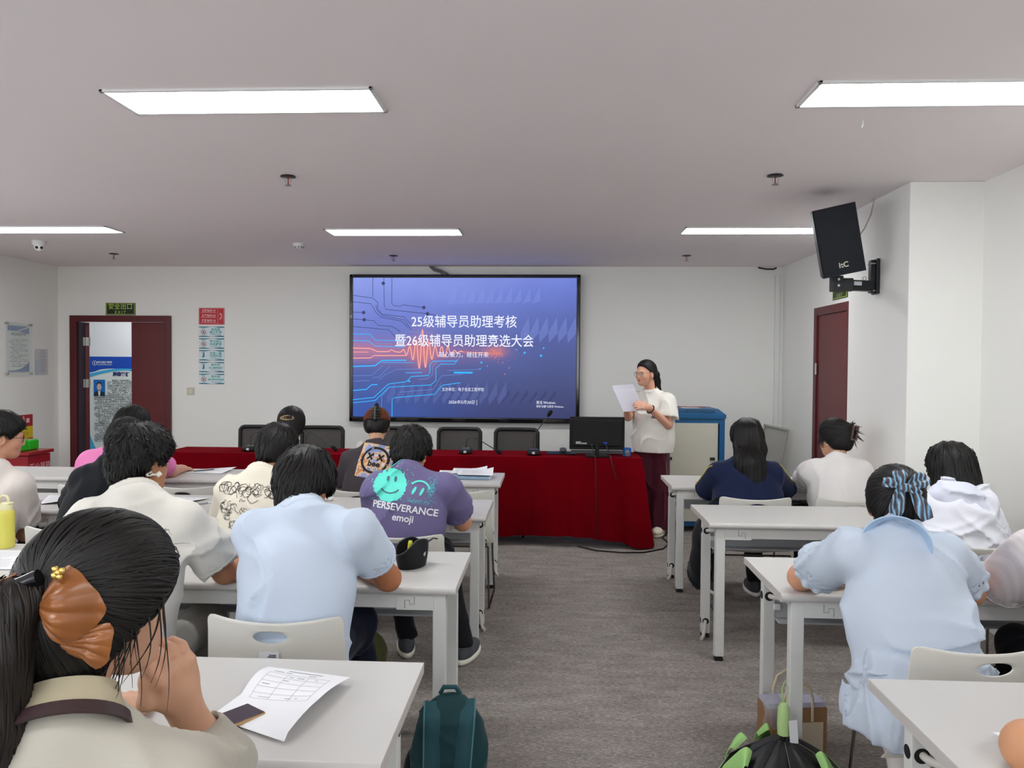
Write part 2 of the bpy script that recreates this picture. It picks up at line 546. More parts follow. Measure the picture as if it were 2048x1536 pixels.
class Person:
    """joints are world points; every mesh is stored relative to the point on the floor under the hips"""
    def __init__(s, label, J, group=None, hrot=(20, 0, 0), skin_rgb=(196, 146, 118), hs=1.0, h=0.0075, face=False):
        s.J = {k: np.array(v, float) for k, v in J.items()}
        s.o = np.array([s.J['pel'][0], s.J['pel'][1], 0.0])
        for k in s.J: s.J[k] = s.J[k] - s.o
        s.root = thing('person', label, 'person', tuple(s.o), group=group)
        s.R = rotm(*hrot); s.hs = hs; s.h = h; s.face = face
        s.skin = skin('skin_%d_%d_%d' % skin_rgb, skin_rgb)
        s.seed = int(abs(s.o[0] * 971 + s.o[1] * 577)) % 9973
        s.rnd = np.random.RandomState(s.seed)
    def HL(s, x, y, z): return s.J['hd'] + s.R @ (np.array([x, y, z]) * s.hs)
    def body(s, hands=None, arm=0.040, legs=True, up=0.047):
        J = s.J
        f = head_fields(J['hd'], s.R, s.hs, s.face)
        nb = J['nk']; hb = s.HL(0, -0.03, -0.05)
        f.append((cone(nb - np.array([0, 0, 0.05]), hb, 0.046, 0.051), 0.015))
        f.append((cone(J['pel'], nb - np.array([0, 0, 0.05]), 0.07, 0.045), 0.02))
        for q in 'LR':
            S, E, W = J['s' + q], J['e' + q], J['w' + q]
            f.append((cone(nb + (S - nb) * 0.25 - np.array([0, 0, 0.03]), S - np.array([0, 0, 0.01]), 0.034, 0.046), 0.02))
            f.append((cone(S, E, up + 0.003, arm), 0.02)); f.append((cone(E, W, arm + 0.001, 0.027), 0.02))
            hd = (hands or {}).get(q, {})
            if hd is not None:
                d = hd.get('d', (W - E)); n = hd.get('n', (0, 0.0, -1.0))
                th = hd.get('thumb', 1 if q == 'R' else -1)
                f += hand_fields(W, d, n, hd.get('curl', 0.45), hd.get('s', 0.95), thumb=th, fcurl=hd.get('fcurl'), tcurl=hd.get('tcurl', 0.4))
        s.bodyf = union(f, 0.02)
        P = np.array(list(J.values()))
        lo = np.minimum(P.min(0), J['hd'] - 0.16) - 0.16; hi = np.maximum(P.max(0), J['hd'] + 0.16) + 0.16
        field_obj('body', s.bodyf, lo, hi, s.h, s.skin, s.root)
        return s
    def legs(s, m, shoe=(60, 62, 66), sole=(225, 222, 215), fw=0.42, kx=0.0, r=1.0, foot=None, splay=0.13, turn=0.0, z0=0.0):
        """trousers and shoes of a seated person"""
        p = s.J['pel']; f = [ell(p + np.array([0, 0.0, 0.01]), (0.18 * r, 0.15, 0.11))]
        for i, sx in enumerate((-1, 1)):
            hip = p + np.array([sx * 0.09, 0.02, 0.0])
            kn = p + np.array([sx * splay + kx, fw, 0.02])
            an = kn + np.array([0.0, -0.04, 0]); an[2] = 0.10
            if foot: an = np.array(foot[i], float) - s.o
            f.append(cone(hip, kn, 0.085 * r, 0.068 * r)); f.append(cone(kn, an, 0.068 * r, 0.055 * r))
            a2 = np.array([an[0], an[1], 0.0]); c, sn = math.cos(turn * sx), math.sin(turn * sx)
            R = np.array([[c, sn, 0], [-sn, c, 0], [0, 0, 1]])
            sf = union([ell(a2 + R @ np.array([0, 0.07, 0.045]), (0.043, 0.135, 0.045), R), ell(a2 + R @ np.array([0, 0.0, 0.08]), (0.04, 0.055, 0.055), R)], 0.03)
            sf = cut(sf, plane((0, 0, 0.022), (0, 0, -1)))
            lo = a2 + np.array([-0.2, -0.2, -0.02]); hi = a2 + np.array([0.2, 0.26, 0.16])
            sh = field_obj('shoe', sf, lo, hi, 0.009, mat('shoe_%d_%d_%d' % shoe, shoe, 0.7, bump=0.1), s.root)
            so = cut(cut(ell(a2 + R @ np.array([0, 0.068, 0.02]), (0.05, 0.145, 0.05), R), plane((0, 0, 0.03), (0, 0, 1))), plane((0, 0, 0.002), (0, 0, -1)))
            field_obj('sole', so, lo, hi, 0.009, mat('sole_%d_%d_%d' % sole, sole, 0.6), sh)
        g = union(f, 0.05); fo = folds(s.seed + 5, 0.006)
        tf = cut(lambda P: g(P) + fo(P), plane((0, 0, 0.09 + z0), (0, 0, -1)), 0.005)
        field_obj('trousers', tf, p + np.array([-0.36, -0.24, -0.6]), p + np.array([0.36, 0.72, 0.2]), 0.012, m, s.root)
        return s
    def shirt(s, m, loose=0.02, sl=0.62, sr=0.075, fold=0.005, hem=None, collar=True, name='shirt', torso=1.0, h=None, neck_r=0.066, cm=None, sleeves='LR', dep=1.0, rise=0.0, extra=None, body_only=False):
        J = s.J; nk, pl = J['nk'], J['pel']
        mid = (J['sL'] + J['sR']) / 2; sp = mid - pl
        ax = J['sR'] - J['sL']; hw = np.linalg.norm(ax) / 2; ax = ax / (2 * hw)
        upv = sp / np.linalg.norm(sp); fwv = np.cross(upv, ax); fwv /= np.linalg.norm(fwv); ax = np.cross(fwv, upv)
        R = np.stack([ax, fwv, upv], 1); l = loose; T = torso
        A = lambda t, y=0.0, x=0.0: pl + sp * t + fwv * y + ax * x
        f = [(ell(A(0.02), ((0.165 + l) * T, (0.115 + l) * dep, 0.13), R), 0.06),
             (ell(A(0.30), ((0.150 + l) * T, (0.105 + l) * dep, 0.17), R), 0.08),
             (ell(A(0.62, 0.0), ((0.158 + l) * T, (0.108 + l) * dep, 0.17), R), 0.08),
             (ell(A(0.86, -0.012), ((hw * 0.86 + l * .3), (0.082 + l * 0.6) * dep, 0.10), R), 0.07)]
        for q in 'LR':
            S = J['s' + q]
            f.append((cone(nk + np.array([0, 0, -0.012]) + (S - nk) * 0.12, S + np.array([0, 0, -0.005]), 0.056, 0.060 + l * 0.3), 0.045))
        f.append((cone(A(0.7), nk + np.array([0, 0, -0.015]), 0.09, 0.068), 0.05))
        s.spine = (A, ax, fwv, upv)
        inner = []
        for q in sleeves:
            S, E, W = J['s' + q], J['e' + q], J['w' + q]
            if sl <= 1.0:
                H = S + (E - S) * sl; d = (E - S) / np.linalg.norm(E - S)
                sf = cut(cone(S, H + d * 0.03, 0.068 + l * 0.3, sr + 0.003), plane(H, d), 0.006)
                sf = minus(sf, cut(cone(S, H + d * 0.05, 0.05, sr - 0.014), plane(H - d * 0.05, -d)), 0.004)
                f.append((sf, 0.022))
            else:
                H = E + (W - E) * (sl - 1.0); d = (W - E) / np.linalg.norm(W - E)
                fo_ = cut(cone(E, H + d * 0.03, sr, sr * 0.74), plane(H, d), 0.004)
                fo_ = minus(fo_, cut(cone(E, H + d * 0.05, sr - 0.012, sr * 0.74 - 0.011), plane(H - d * 0.04, -d)), 0.003)
                f.append((union([cone(S, E, 0.066 + l * 0.3, sr), fo_], 0.025), 0.025))
        if extra: f += extra
        g = union(f, 0.06); fo = folds(s.seed, fold)
        axn = s.HL(0, -0.03, -0.05) - nk
        hole = cone(nk + axn * 0.30, nk + axn * 1.7, neck_r - 0.006, neck_r + 0.004)
        fn = lambda P: g(P) + fo(P)
        fn = minus(fn, hole, 0.006)
        if hem is not None: fn = cut(fn, plane((0, 0, hem), (0, 0, -1)), 0.004)
        s.shirtf = fn
        P = np.array([J[k] for k in ('pel', 'nk', 'sL', 'sR', 'eL', 'eR')] + ([J['wL'], J['wR']] if sl > 1 else []))
        lo = P.min(0) - 0.22; hi = P.max(0) + 0.22
        o = field_obj(name, fn, lo, hi, h or 0.0095, m, s.root)
        if sl <= 1.0:                                             # stitched sleeve hems
            for q in sleeves:
                S, E = J['s' + q], J['e' + q]; d = (E - S) / np.linalg.norm(E - S); c = S + (E - S) * sl - d * 0.020
                u = np.cross(d, [0, 0, 1.0]); u /= np.linalg.norm(u); w = np.cross(d, u)
                dirs = np.array([u * math.cos(t) + w * math.sin(t) for t in np.linspace(0, 2 * PI, 48, endpoint=False)])
                P0 = c + dirs * (sr + 0.02); ok = fn(P0) > 0.004
                if ok.sum() < 12: continue
                for _ in range(30): P0 = P0 - dirs * np.clip((fn(P0) - 0.0004) * 0.8, -0.01, 0.03)[:, None]
                ok &= np.linalg.norm(P0 - c, axis=1) > sr * 0.6
                run = np.roll(np.arange(48), -int(np.argmin(ok))) if not ok.all() else np.arange(48)
                pts = P0[run][ok[run]]
                if len(pts) > 8: obj('sleeve_hem', MB().tube(np.vstack([pts, pts[:1]]) if ok.all() else pts, 0.0015, 5, cap=False), m, o, 60)
        if collar:
            cf = lambda P: np.maximum(np.maximum(g(P) + fo(P) - 0.0035, hole(P) - 0.019), -(hole(P) + 0.001))
            field_obj('collar', cf, nk - 0.15, nk + 0.16, 0.0055, cm or m, o)
        return s
    def decal(s, me, m, c, scale=1.0, shirt=None, off=0.002, sub=None, name='print', rot=0.0):
        """lay a flat mesh (XY) on the back of the shirt; c = (across, up fraction of the spine)"""
        A, ax, fw, up = s.spine
        V = np.zeros(len(me.vertices) * 3); me.vertices.foreach_get('co', V); V = V.reshape(-1, 3)
        co, si = math.cos(rot), math.sin(rot)
        X = (V[:, 0] * co - V[:, 1] * si) * scale + c[0]; Y = (V[:, 0] * si + V[:, 1] * co) * scale
        P = A(c[1]) + X[:, None] * ax + Y[:, None] * up - fw * 0.35
        P = trace(s.shirtf, P, fw, off, 60)
        bad = np.abs(s.shirtf(P) - off) > 0.01
        if bad.any() and not bad.all(): P[bad] = P[~bad][0]
        me.vertices.foreach_set('co', P.ravel()); me.update()
        return obj(name, me, m, s.root, smooth=60)

HAIR = mat('black_hair', (13, 11, 11), rough=0.50, spec=0.35, noise=0.5, nscale=30.0, rgb2=(25, 21, 19))
HAIR_BROWN = mat('dark_brown_hair', (20, 15, 13), rough=0.46, spec=0.4, noise=0.5, nscale=25.0, rgb2=(36, 27, 23))

def cap_fields(s, grow=0.014, face=0.012, nape=-0.085, top=0.0, tilt=(0, 0.73, -0.68), width=0.0, occ=1.0, nslope=0.25):
    """hair mass following the skull, open over the face"""
    L = s.HL; hs = s.hs
    f = union([ell(L(0, -0.014, 0.032 + top * 0.5), np.array([0.075 + grow + width, 0.096 + grow, 0.086 + grow + top]) * hs, s.R),
               ell(L(0, -0.040, -0.030), np.array([(0.064 + grow * 0.6) * occ + width, (0.062 + grow * 0.5) * (0.5 + 0.5 * occ), 0.065]) * hs, s.R)], 0.05)
    n = s.R @ np.array(tilt)
    f = cut(f, plane(L(0, 0, 0) + n / np.linalg.norm(n) * face * hs, n), 0.02)
    f = cut(f, plane(L(0, -0.1, nape), s.R @ np.array([0, nslope, -1.0])), 0.016)
    return f

def scalp_roots(fn, s, n, lo=None, hi=None, keep=None):
    lo = s.J['hd'] - 0.2 if lo is None else lo; hi = s.J['hd'] + 0.2 if hi is None else hi
    P = s.rnd.uniform(lo, hi, (n * 14, 3))
    for _ in range(7):
        d, g = grad(fn, P); P = P - g * d[:, None]
    P = P[np.abs(fn(P)) < 0.002]
    if keep is not None: P = P[keep(P)]
    return P[:n]

def hair_short(s, n=900, crown=(0.012, -0.06, 0.11), length=0.05, grow=0.016, nape=-0.088, face=0.014, top=0.006, m=None, flick=0.02, name='hair', wob=0.32, r=0.0021, width=0.0, occ=0.80, rough=0.0014, ears=1.25, nslope=0.72, tail=None):
    base = cap_fields(s, grow, face, nape, top, width=width, occ=occ, nslope=nslope)
    if tail is not None: base = union([base, tail], 0.03)
    if ears:
        for sx in (-1, 1): base = minus(base, ell(s.HL(sx * 0.092, 0.006, -0.030), np.array([0.030, 0.030, 0.042]) * s.hs * ears, s.R), 0.012); base = minus(base, ell(s.HL(sx * 0.100, -0.045, -0.078), np.array([0.042, 0.062, 0.056]) * s.hs * (ears / 1.25), s.R), 0.02)
    nz = folds(s.seed + 9, rough, 90, 30)
    fn = lambda P: base(P) + nz(P)
    lo = s.J['hd'] - 0.19; hi = s.J['hd'] + 0.19
    cr = s.HL(*crown)
    dn = s.R @ np.array([0, 0, -1.0])
    def D(P):
        v = P - cr; v /= np.linalg.norm(v, axis=1)[:, None] + 1e-6
        return v + dn * 0.5
    ro = scalp_roots(fn, s, n)
    ex = strands(fn, ro, D, 8, length / 7, r, 0.006, s.rnd, wob, 0.4, flick)
    field_obj(name, fn, lo, hi, 0.008, m or HAIR, s.root, ex)
    return fn

# ================================================================ the room
D, ZC, XL, XR, YB = 8.82, 2.70, -5.81, 2.62, -2.6
M_WALL = mat('wall_paint', (238, 237, 233), 0.75, spec=0.2, noise=0.03, nscale=2.0, bump=0.03, bscale=120)
M_CEIL = mat('ceiling_paint', (239, 231, 232), 0.8, spec=0.2, noise=0.03, nscale=1.5, bump=0.02, bscale=90)

def carpet():
    m = bpy.data.materials.new('carpet'); m.use_nodes = True
    nt = m.node_tree; b = nt.nodes['Principled BSDF']
    b.inputs['Roughness'].default_value = 0.95; b.inputs['Specular IOR Level'].default_value = 0.1
    tc = nt.nodes.new('ShaderNodeTexCoord')
    def noise(scale, st, det=4.0):
        mp = nt.nodes.new('ShaderNodeMapping'); mp.inputs['Scale'].default_value = st
        nt.links.new(tc.outputs['Object'], mp.inputs['Vector'])
        n = nt.nodes.new('ShaderNodeTexNoise'); n.inputs['Scale'].default_value = scale; n.inputs['Detail'].default_value = det
        n.inputs['Roughness'].default_value = 0.75
        nt.links.new(mp.outputs['Vector'], n.inputs['Vector']); return n
    n1 = noise(95.0, (0.45, 1.5, 1)); n2 = noise(4.0, (1, 3, 1)); n3 = noise(260.0, (1, 1, 1), 2.0)
    cr = nt.nodes.new('ShaderNodeValToRGB')
    e = cr.color_ramp.elements
    e[0].position = 0.34; e[0].color = srgb(70, 65, 62)
    e[1].position = 0.68; e[1].color = srgb(208, 198, 192)
    k = e.new(0.5); k.color = srgb(134, 126, 121)
    ad = nt.nodes.new('ShaderNodeMix'); ad.data_type = 'FLOAT'; ad.inputs['Factor'].default_value = 0.45
    nt.links.new(n1.outputs['Fac'], ad.inputs['A']); nt.links.new(n3.outputs['Fac'], ad.inputs['B'])
    a2 = nt.nodes.new('ShaderNodeMix'); a2.data_type = 'FLOAT'; a2.inputs['Factor'].default_value = 0.18
    nt.links.new(ad.outputs['Result'], a2.inputs['A']); nt.links.new(n2.outputs['Fac'], a2.inputs['B'])
    nt.links.new(a2.outputs['Result'], cr.inputs['Fac']); nt.links.new(cr.outputs['Color'], b.inputs['Base Color'])
    bp = nt.nodes.new('ShaderNodeBump'); bp.inputs['Strength'].default_value = 0.5; bp.inputs['Distance'].default_value = 0.006
    nt.links.new(n3.outputs['Fac'], bp.inputs['Height']); nt.links.new(bp.outputs['Normal'], b.inputs['Normal'])
    return m
M_CARPET = carpet()
struct('floor', MB().box(((XL + XR) / 2, (D + YB) / 2, -0.05), (XR - XL + 0.4, D - YB + 0.4, 0.1)), M_CARPET)
struct('ceiling', MB().box(((XL + XR) / 2, (D + YB) / 2, ZC + 0.05), (XR - XL + 0.4, D - YB + 0.4, 0.1)), M_CEIL)
WT = 0.2
# front wall with the doorway cut out, right wall with its doorway
DX0, DX1, DZ = -5.651, -4.449, 2.123
w = MB()
w.box(((XL - WT + DX0) / 2, D + WT / 2, ZC / 2), (DX0 - XL + WT, WT, ZC))
w.box(((DX1 + XR + WT) / 2, D + WT / 2, ZC / 2), (XR + WT - DX1, WT, ZC))
w.box(((DX0 + DX1) / 2, D + WT / 2, (DZ + ZC) / 2), (DX1 - DX0, WT, ZC - DZ))
struct('wall_front', w, M_WALL)
# windows in the left wall beside the rear rows and in the back wall behind the camera: daylight comes from there
WZ0, WZ1 = 0.95, 2.45
WIN_L = [(-1.9, -0.1), (0.5, 2.3), (2.9, 4.7)]; WIN_B = [(-5.0, -2.9), (-2.3, -0.2), (0.3, 2.2)]
w = MB()
w.box((XL - WT / 2, (D + YB) / 2, WZ0 / 2), (WT, D - YB, WZ0)).box((XL - WT / 2, (D + YB) / 2, (WZ1 + ZC) / 2), (WT, D - YB, ZC - WZ1))
ys = [YB] + [v for p_ in WIN_L for v in p_] + [D]
for a_, b_ in zip(ys[0::2], ys[1::2]): w.box((XL - WT / 2, (a_ + b_) / 2, (WZ0 + WZ1) / 2), (WT, b_ - a_, WZ1 - WZ0))
struct('wall_left', w, M_WALL)
M_DAY = mat('daylit_frosted_glass', (240, 244, 252), 0.6, emit=WINDOW_STRENGTH, emit_rgb=(243, 251, 255))
M_WFR = mat('window_frame_white', (226, 226, 226), 0.4)
def window(n, c, size, axis):
    f = MB(); L_, H_ = size; b_ = 0.05
    def bx(u, z, su_, sz): f.box((c[0] + (0 if axis == 'y' else u), c[1] + (u if axis == 'y' else 0), c[2] + z), ((0.06 if axis == 'y' else su_), (su_ if axis == 'y' else 0.06), sz), r=0.004)
    for sgn in (-1, 1): bx(sgn * (L_ / 2 - b_ / 2), 0, b_, H_); bx(0, sgn * (H_ / 2 - b_ / 2), L_, b_)
    bx(0, 0, b_, H_)
    wd_ = struct('window_%d' % n, f, M_WFR)
    for sgn in (-1, 1):
        u = sgn * L_ / 4
        obj('pane', MB().box((c[0] + (0 if axis == 'y' else u), c[1] + (u if axis == 'y' else 0), c[2]), ((0.01 if axis == 'y' else L_ / 2 - b_), (L_ / 2 - b_ if axis == 'y' else 0.01), H_ - 2 * b_)), M_DAY, wd_, smooth=None)
for i_, (a_, b_) in enumerate(WIN_L): window(i_ + 1, (XL - 0.08, (a_ + b_) / 2, (WZ0 + WZ1) / 2), (b_ - a_, WZ1 - WZ0), 'y')
for i_, (a_, b_) in enumerate(WIN_B): window(i_ + 4, ((a_ + b_) / 2, YB - 0.08, (WZ0 + WZ1) / 2), (b_ - a_, WZ1 - WZ0), 'x')
struct('wall_right', MB().box((XR + WT / 2, (D + YB) / 2, ZC / 2), (WT, D - YB, ZC)), M_WALL)
w = MB()
w.box(((XL + XR) / 2, YB - WT / 2, WZ0 / 2), (XR - XL + 0.4, WT, WZ0)).box(((XL + XR) / 2, YB - WT / 2, (WZ1 + ZC) / 2), (XR - XL + 0.4, WT, ZC - WZ1))
xs_ = [XL - 0.2] + [v for p_ in WIN_B for v in p_] + [XR + 0.2]
for a_, b_ in zip(xs_[0::2], xs_[1::2]): w.box(((a_ + b_) / 2, YB - WT / 2, (WZ0 + WZ1) / 2), (b_ - a_, WT, WZ1 - WZ0))
struct('wall_back', w, M_WALL)
PX0, PY0, PY1 = 2.18, 4.815, 5.757
struct('wall_pilaster', MB().box(((PX0 + XR) / 2 + 0.01, (PY0 + PY1) / 2, ZC / 2), (XR - PX0 + 0.02, PY1 - PY0, ZC), r=0.006), M_WALL)
# corridor behind the doorway
M_CORR = mat('corridor_paint', (232, 232, 234), 0.8, spec=0.2, noise=0.02)
struct('wall_corridor', MB().box((-5.6, 11.0, 1.4), (5.0, 0.1, 2.8)).box((-8.1, 10.0, 1.4), (0.1, 2.2, 2.8)).box((-3.1, 10.0, 1.4), (0.1, 2.2, 2.8)), M_CORR)
struct('floor_corridor', MB().box((-5.6, 10.0, -0.05), (5.0, 2.0, 0.1)), mat('corridor_tile', (190, 188, 184), 0.3, noise=0.05))
struct('ceiling_corridor', MB().box((-5.6, 10.0, 2.85), (5.0, 2.2, 0.1)), M_CORR)

M_TRIM = mat('white_plastic_trim', (226, 226, 224), 0.45)
# conduit in the far right corner and a cable hanging from the ceiling edge
struct('trim_1', MB().box((XR - 0.075, D - 0.02, 1.3), (0.05, 0.04, 2.6), r=0.006), M_TRIM)

# ---------------------------------------------------------------- doors
M_MAROON = mat('maroon_door_veneer', (104, 22, 30), 0.38, spec=0.45, noise=0.35, nscale=3.0, stretch=(9, 9, 0.6), bump=0.04, bscale=20)
M_MAROON_D = mat('maroon_frame', (92, 18, 25), 0.4, spec=0.45, noise=0.25, nscale=3.0, stretch=(9, 9, 0.6))
M_JAMB_SHADE = mat('shaded_jamb', (58, 46, 60), 0.5, noise=0.15)  # shade inside the doorway is put into the jamb's dark colour
M_STEEL = mat('brushed_steel', (190, 188, 184), 0.35, metal=1.0, noise=0.1)
fw = 0.075
fr = MB()
fr.box((DX0 + fw / 2, D - 0.012, DZ / 2), (fw, 0.05, DZ), r=0.006)
fr.box((DX1 - fw / 2 + 0.012, D - 0.012, DZ / 2), (fw, 0.05, DZ), r=0.006)
fr.box(((DX0 + DX1) / 2, D - 0.012, DZ - fw / 2), (DX1 - DX0, 0.048, fw), r=0.006)
d1 = struct('door_1', fr, M_MAROON_D)
o = obj('jamb', MB().box((DX0 + fw + 0.008, D + 0.11, (DZ - fw) / 2), (0.02, 0.2, DZ - fw)).box((DX1 - fw, D + 0.11, (DZ - fw) / 2), (0.02, 0.2, DZ - fw)), M_JAMB_SHADE, d1)
lf = obj('door_leaf', MB().box(((-4.931 - 4.52) / 2, D + 0.04, (DZ - fw) / 2 + 0.005), (0.411, 0.045, DZ - fw - 0.01), r=0.004), M_MAROON, d1)
hx_, hy_ = DX0 + fw + 0.035, D + 0.14; an_ = math.radians(36)      # left leaf swung wide open into the corridor
lf2 = obj('door_leaf', MB().box((hx_ - 0.30 * math.sin(an_), hy_ + 0.30 * math.cos(an_), (DZ - fw) / 2 + 0.005), (0.045, 0.60, DZ - fw - 0.01), r=0.004, rot=(0, 0, an_)), M_MAROON, d1)
for z in (1.82, 1.32, 0.3):
    obj('hinge', MB().cyl((DX0 + fw + 0.03, D + 0.135, z - 0.05), (DX0 + fw + 0.03, D + 0.135, z + 0.05), 0.009, n=10).box((DX0 + fw + 0.022, D + 0.10, z), (0.006, 0.05, 0.1)).box((DX0 + fw + 0.05, D + 0.138, z), (0.04, 0.006, 0.1)), M_STEEL, lf2)
fr = MB()
RY0, RY1, RZ = 6.80, 7.72, 2.15
fr.box((XR - 0.005, RY1 - 0.04, RZ / 2), (0.05, 0.08, RZ), r=0.005).box((XR - 0.005, RY0 + 0.04, RZ / 2), (0.05, 0.08, RZ), r=0.005)
fr.box((XR - 0.005, (RY0 + RY1) / 2, RZ - 0.04), (0.048, RY1 - RY0, 0.08), r=0.005)
d2 = struct('door_2', fr, M_MAROON_D)
lf = obj('door_leaf', MB().box((XR + 0.0, (RY0 + RY1) / 2, RZ / 2 - 0.04), (0.03, RY1 - RY0 - 0.15, RZ - 0.085), r=0.003), M_MAROON, d2)
obj('hinge', MB().cyl((XR - 0.03, RY1 - 0.082, 1.50), (XR - 0.03, RY1 - 0.082, 1.61), 0.010, n=10), M_STEEL, lf)

# ---------------------------------------------------------------- ceiling lights (recessed LED panels)
M_LED = mat('led_diffuser', (255, 252, 252), 0.6, emit=PANEL_STRENGTH, emit_rgb=(247, 252, 252))
M_ALU = mat('white_aluminium', (220, 218, 218), 0.4, spec=0.5)
def led_panel(x, y, label, z=ZC):
    t = thing('ceiling_light', label, 'light', (x, y, z), group='recessed led panels in the ceiling')
    L, Wd, b = 1.15, 0.30, 0.016
    f = MB()
    for sx in (-1, 1): f.box((sx * (L / 2 - b / 2), 0, -0.005), (b, Wd, 0.012), r=0.002)
    for sy in (-1, 1): f.box((0, sy * (Wd / 2 - b / 2), -0.005), (L, b, 0.012), r=0.002)
    obj('frame', f, M_ALU, t)
    obj('diffuser', MB().box((0, 0, -0.003), (L - 2 * b, Wd - 2 * b, 0.004)), M_LED, t)
    return t
led_panel(-1.31, 3.285, 'large bright rectangular ceiling light in the upper left of the photo')
led_panel(1.63, 3.275, 'bright rectangular ceiling light cut by the right edge of the photo')
led_panel(-1.33, 6.52, 'slim bright ceiling light straight above the wall display')
led_panel(-4.26, 6.37, 'slim bright ceiling light near the left wall by the dome camera')
led_panel(1.66, 6.47, 'slim bright ceiling light partly hidden behind the black loudspeaker')
for x, sd_ in ((-4.25, 'left'), (-1.31, 'middle'), (1.63, 'right')):
    led_panel(x, 0.0, '%s rectangular ceiling light above the back rows behind the camera' % sd_)
led_panel(-4.25, 3.28, 'bright rectangular ceiling light above the left desks, outside the view')
t = led_panel(-5.6, 10.1, 'bright rectangular ceiling light out in the corridor', 2.80)

# ---------------------------------------------------------------- ceiling fittings
M_DARK = mat('dark_metal', (62, 58, 60), 0.4, metal=0.7, noise=0.2)
M_CHROME = mat('chrome', (200, 198, 196), 0.15, metal=1.0)
def sprinkler(x, y, label):
    t = thing('fire_sprinkler', label, 'sprinkler', (x, y, ZC), group='fire sprinklers on the ceiling')
    obj('rosette', MB().lathe([(0.0, 0.0), (0.044, -0.001), (0.047, -0.006), (0.03, -0.010), (0.0, -0.010)]), M_DARK, t)
    f = MB()
    for s in (-1, 1):
        f.tube([(s * 0.014, 0, -0.008), (s * 0.018, 0, -0.03), (s * 0.012, 0, -0.05), (0, 0, -0.056)], 0.003, 6)
    obj('frame_arms', f, M_STEEL, t)
    obj('bulb', MB().cyl((0, 0, -0.010), (0, 0, -0.05), 0.0035, n=8), mat('red_glass_bulb', (150, 40, 36), 0.1), t)
    obj('deflector', MB().lathe([(0.0, -0.056), (0.018, -0.056), (0.022, -0.059), (0.0, -0.062)]), M_STEEL, t)
sprinkler(-1.59, 4.60, 'ceiling sprinkler between the large light and the display, left of centre')
sprinkler(1.32, 4.64, 'ceiling sprinkler left of the black loudspeaker, nearest to it')
sprinkler(-1.63, 7.93, 'small ceiling sprinkler just above the top edge of the display')
sprinkler(1.38, 7.93, 'small ceiling sprinkler near the front wall, right of the display')
sprinkler(-4.53, 7.79, 'small ceiling sprinkler near the front wall above the open door')
t = thing('smoke_detector', 'white round smoke detector on the ceiling left of the display', 'detector', (-2.367, 7.148, ZC))
M_WPL = mat('white_plastic', (222, 222, 220), 0.45)
obj('base', MB().lathe([(0.0, 0.0), (0.055, 0.0), (0.055, -0.012), (0.046, -0.030), (0.034, -0.046), (0.0, -0.048)]), M_WPL, t)
f = MB()
for k in range(9):
    a = 2 * PI * k / 9
    f.box((0.040 * math.cos(a), 0.040 * math.sin(a), -0.037), (0.016, 0.006, 0.008), rot=(0, 0, a + PI / 2))
obj('vent_slot', f, M_DARK, t)
t = thing('dome_camera', 'white dome security camera on the ceiling near the left wall', 'camera', (-4.781, 6.988, ZC))
obj('housing', MB().lathe([(0.0, 0.0), (0.062, 0.0), (0.060, -0.03), (0.050, -0.045), (0.0, -0.045)]), M_WPL, t)
ball = obj('camera_ball', MB().lathe([(0.0, -0.02)] + [(0.045 * math.cos(a), -0.05 + 0.045 * math.sin(a)) for a in np.linspace(0.5, -PI / 2 + 0.05, 9)] + [(0.0, -0.095)]), M_WPL, t)
def dcyl(c, d, r, ln): 
    d = np.array(d) / np.linalg.norm(d); return MB().cyl(np.array(c), np.array(c) + d * ln, r, n=16)
dr = np.array([0.55, -0.80, -0.25]); dr /= np.linalg.norm(dr)
for sx in (-1, 1):
    sd = np.array([0.82, 0.57, 0.0])
    obj('lens', dcyl(np.array([0, 0, -0.055]) + dr * 0.036 + sd * sx * 0.02, dr, 0.013, 0.009), mat('black_lens', (18, 18, 22), 0.15, spec=0.6), ball)
# dark patch on the ceiling behind the loudspeaker is its soft shadow; a short cable end pokes from the ceiling
tag(obj('ceiling_cable', MB().tube([(1.42, 3.62, ZC + 0.005), (1.422, 3.62, ZC - 0.018), (1.418, 3.623, ZC - 0.036)], 0.003, 6), M_WPL), 'short white wire end poking out of the ceiling under the right light', 'wire')
tag(obj('display_cable', MB().tube([(-1.36, D - 0.03, ZC), (-1.33, D - 0.04, ZC - 0.03), (-1.26, D - 0.05, ZC - 0.05), (-1.18, D - 0.05, ZC - 0.09), (-1.13, D - 0.05, ZC - 0.13)], 0.012, 8).tube([(-1.39, D - 0.02, ZC), (-1.34, D - 0.025, ZC - 0.05), (-1.26, D - 0.03, ZC - 0.07), (-1.22, D - 0.03, ZC - 0.12)], 0.008, 8), mat('grey_cable', (120, 118, 116), 0.6)), 'grey cable loop between the ceiling and the top of the display', 'cable')
tag(obj('corner_cable', MB().tube([(2.33, D - 0.02, ZC - 0.012), (2.42, D - 0.03, ZC - 0.03), (2.50, D - 0.03, ZC - 0.03), (2.53, D - 0.03, ZC - 0.015)], 0.009, 8), M_DARK), 'short dark cable along the ceiling in the far right corner', 'cable')

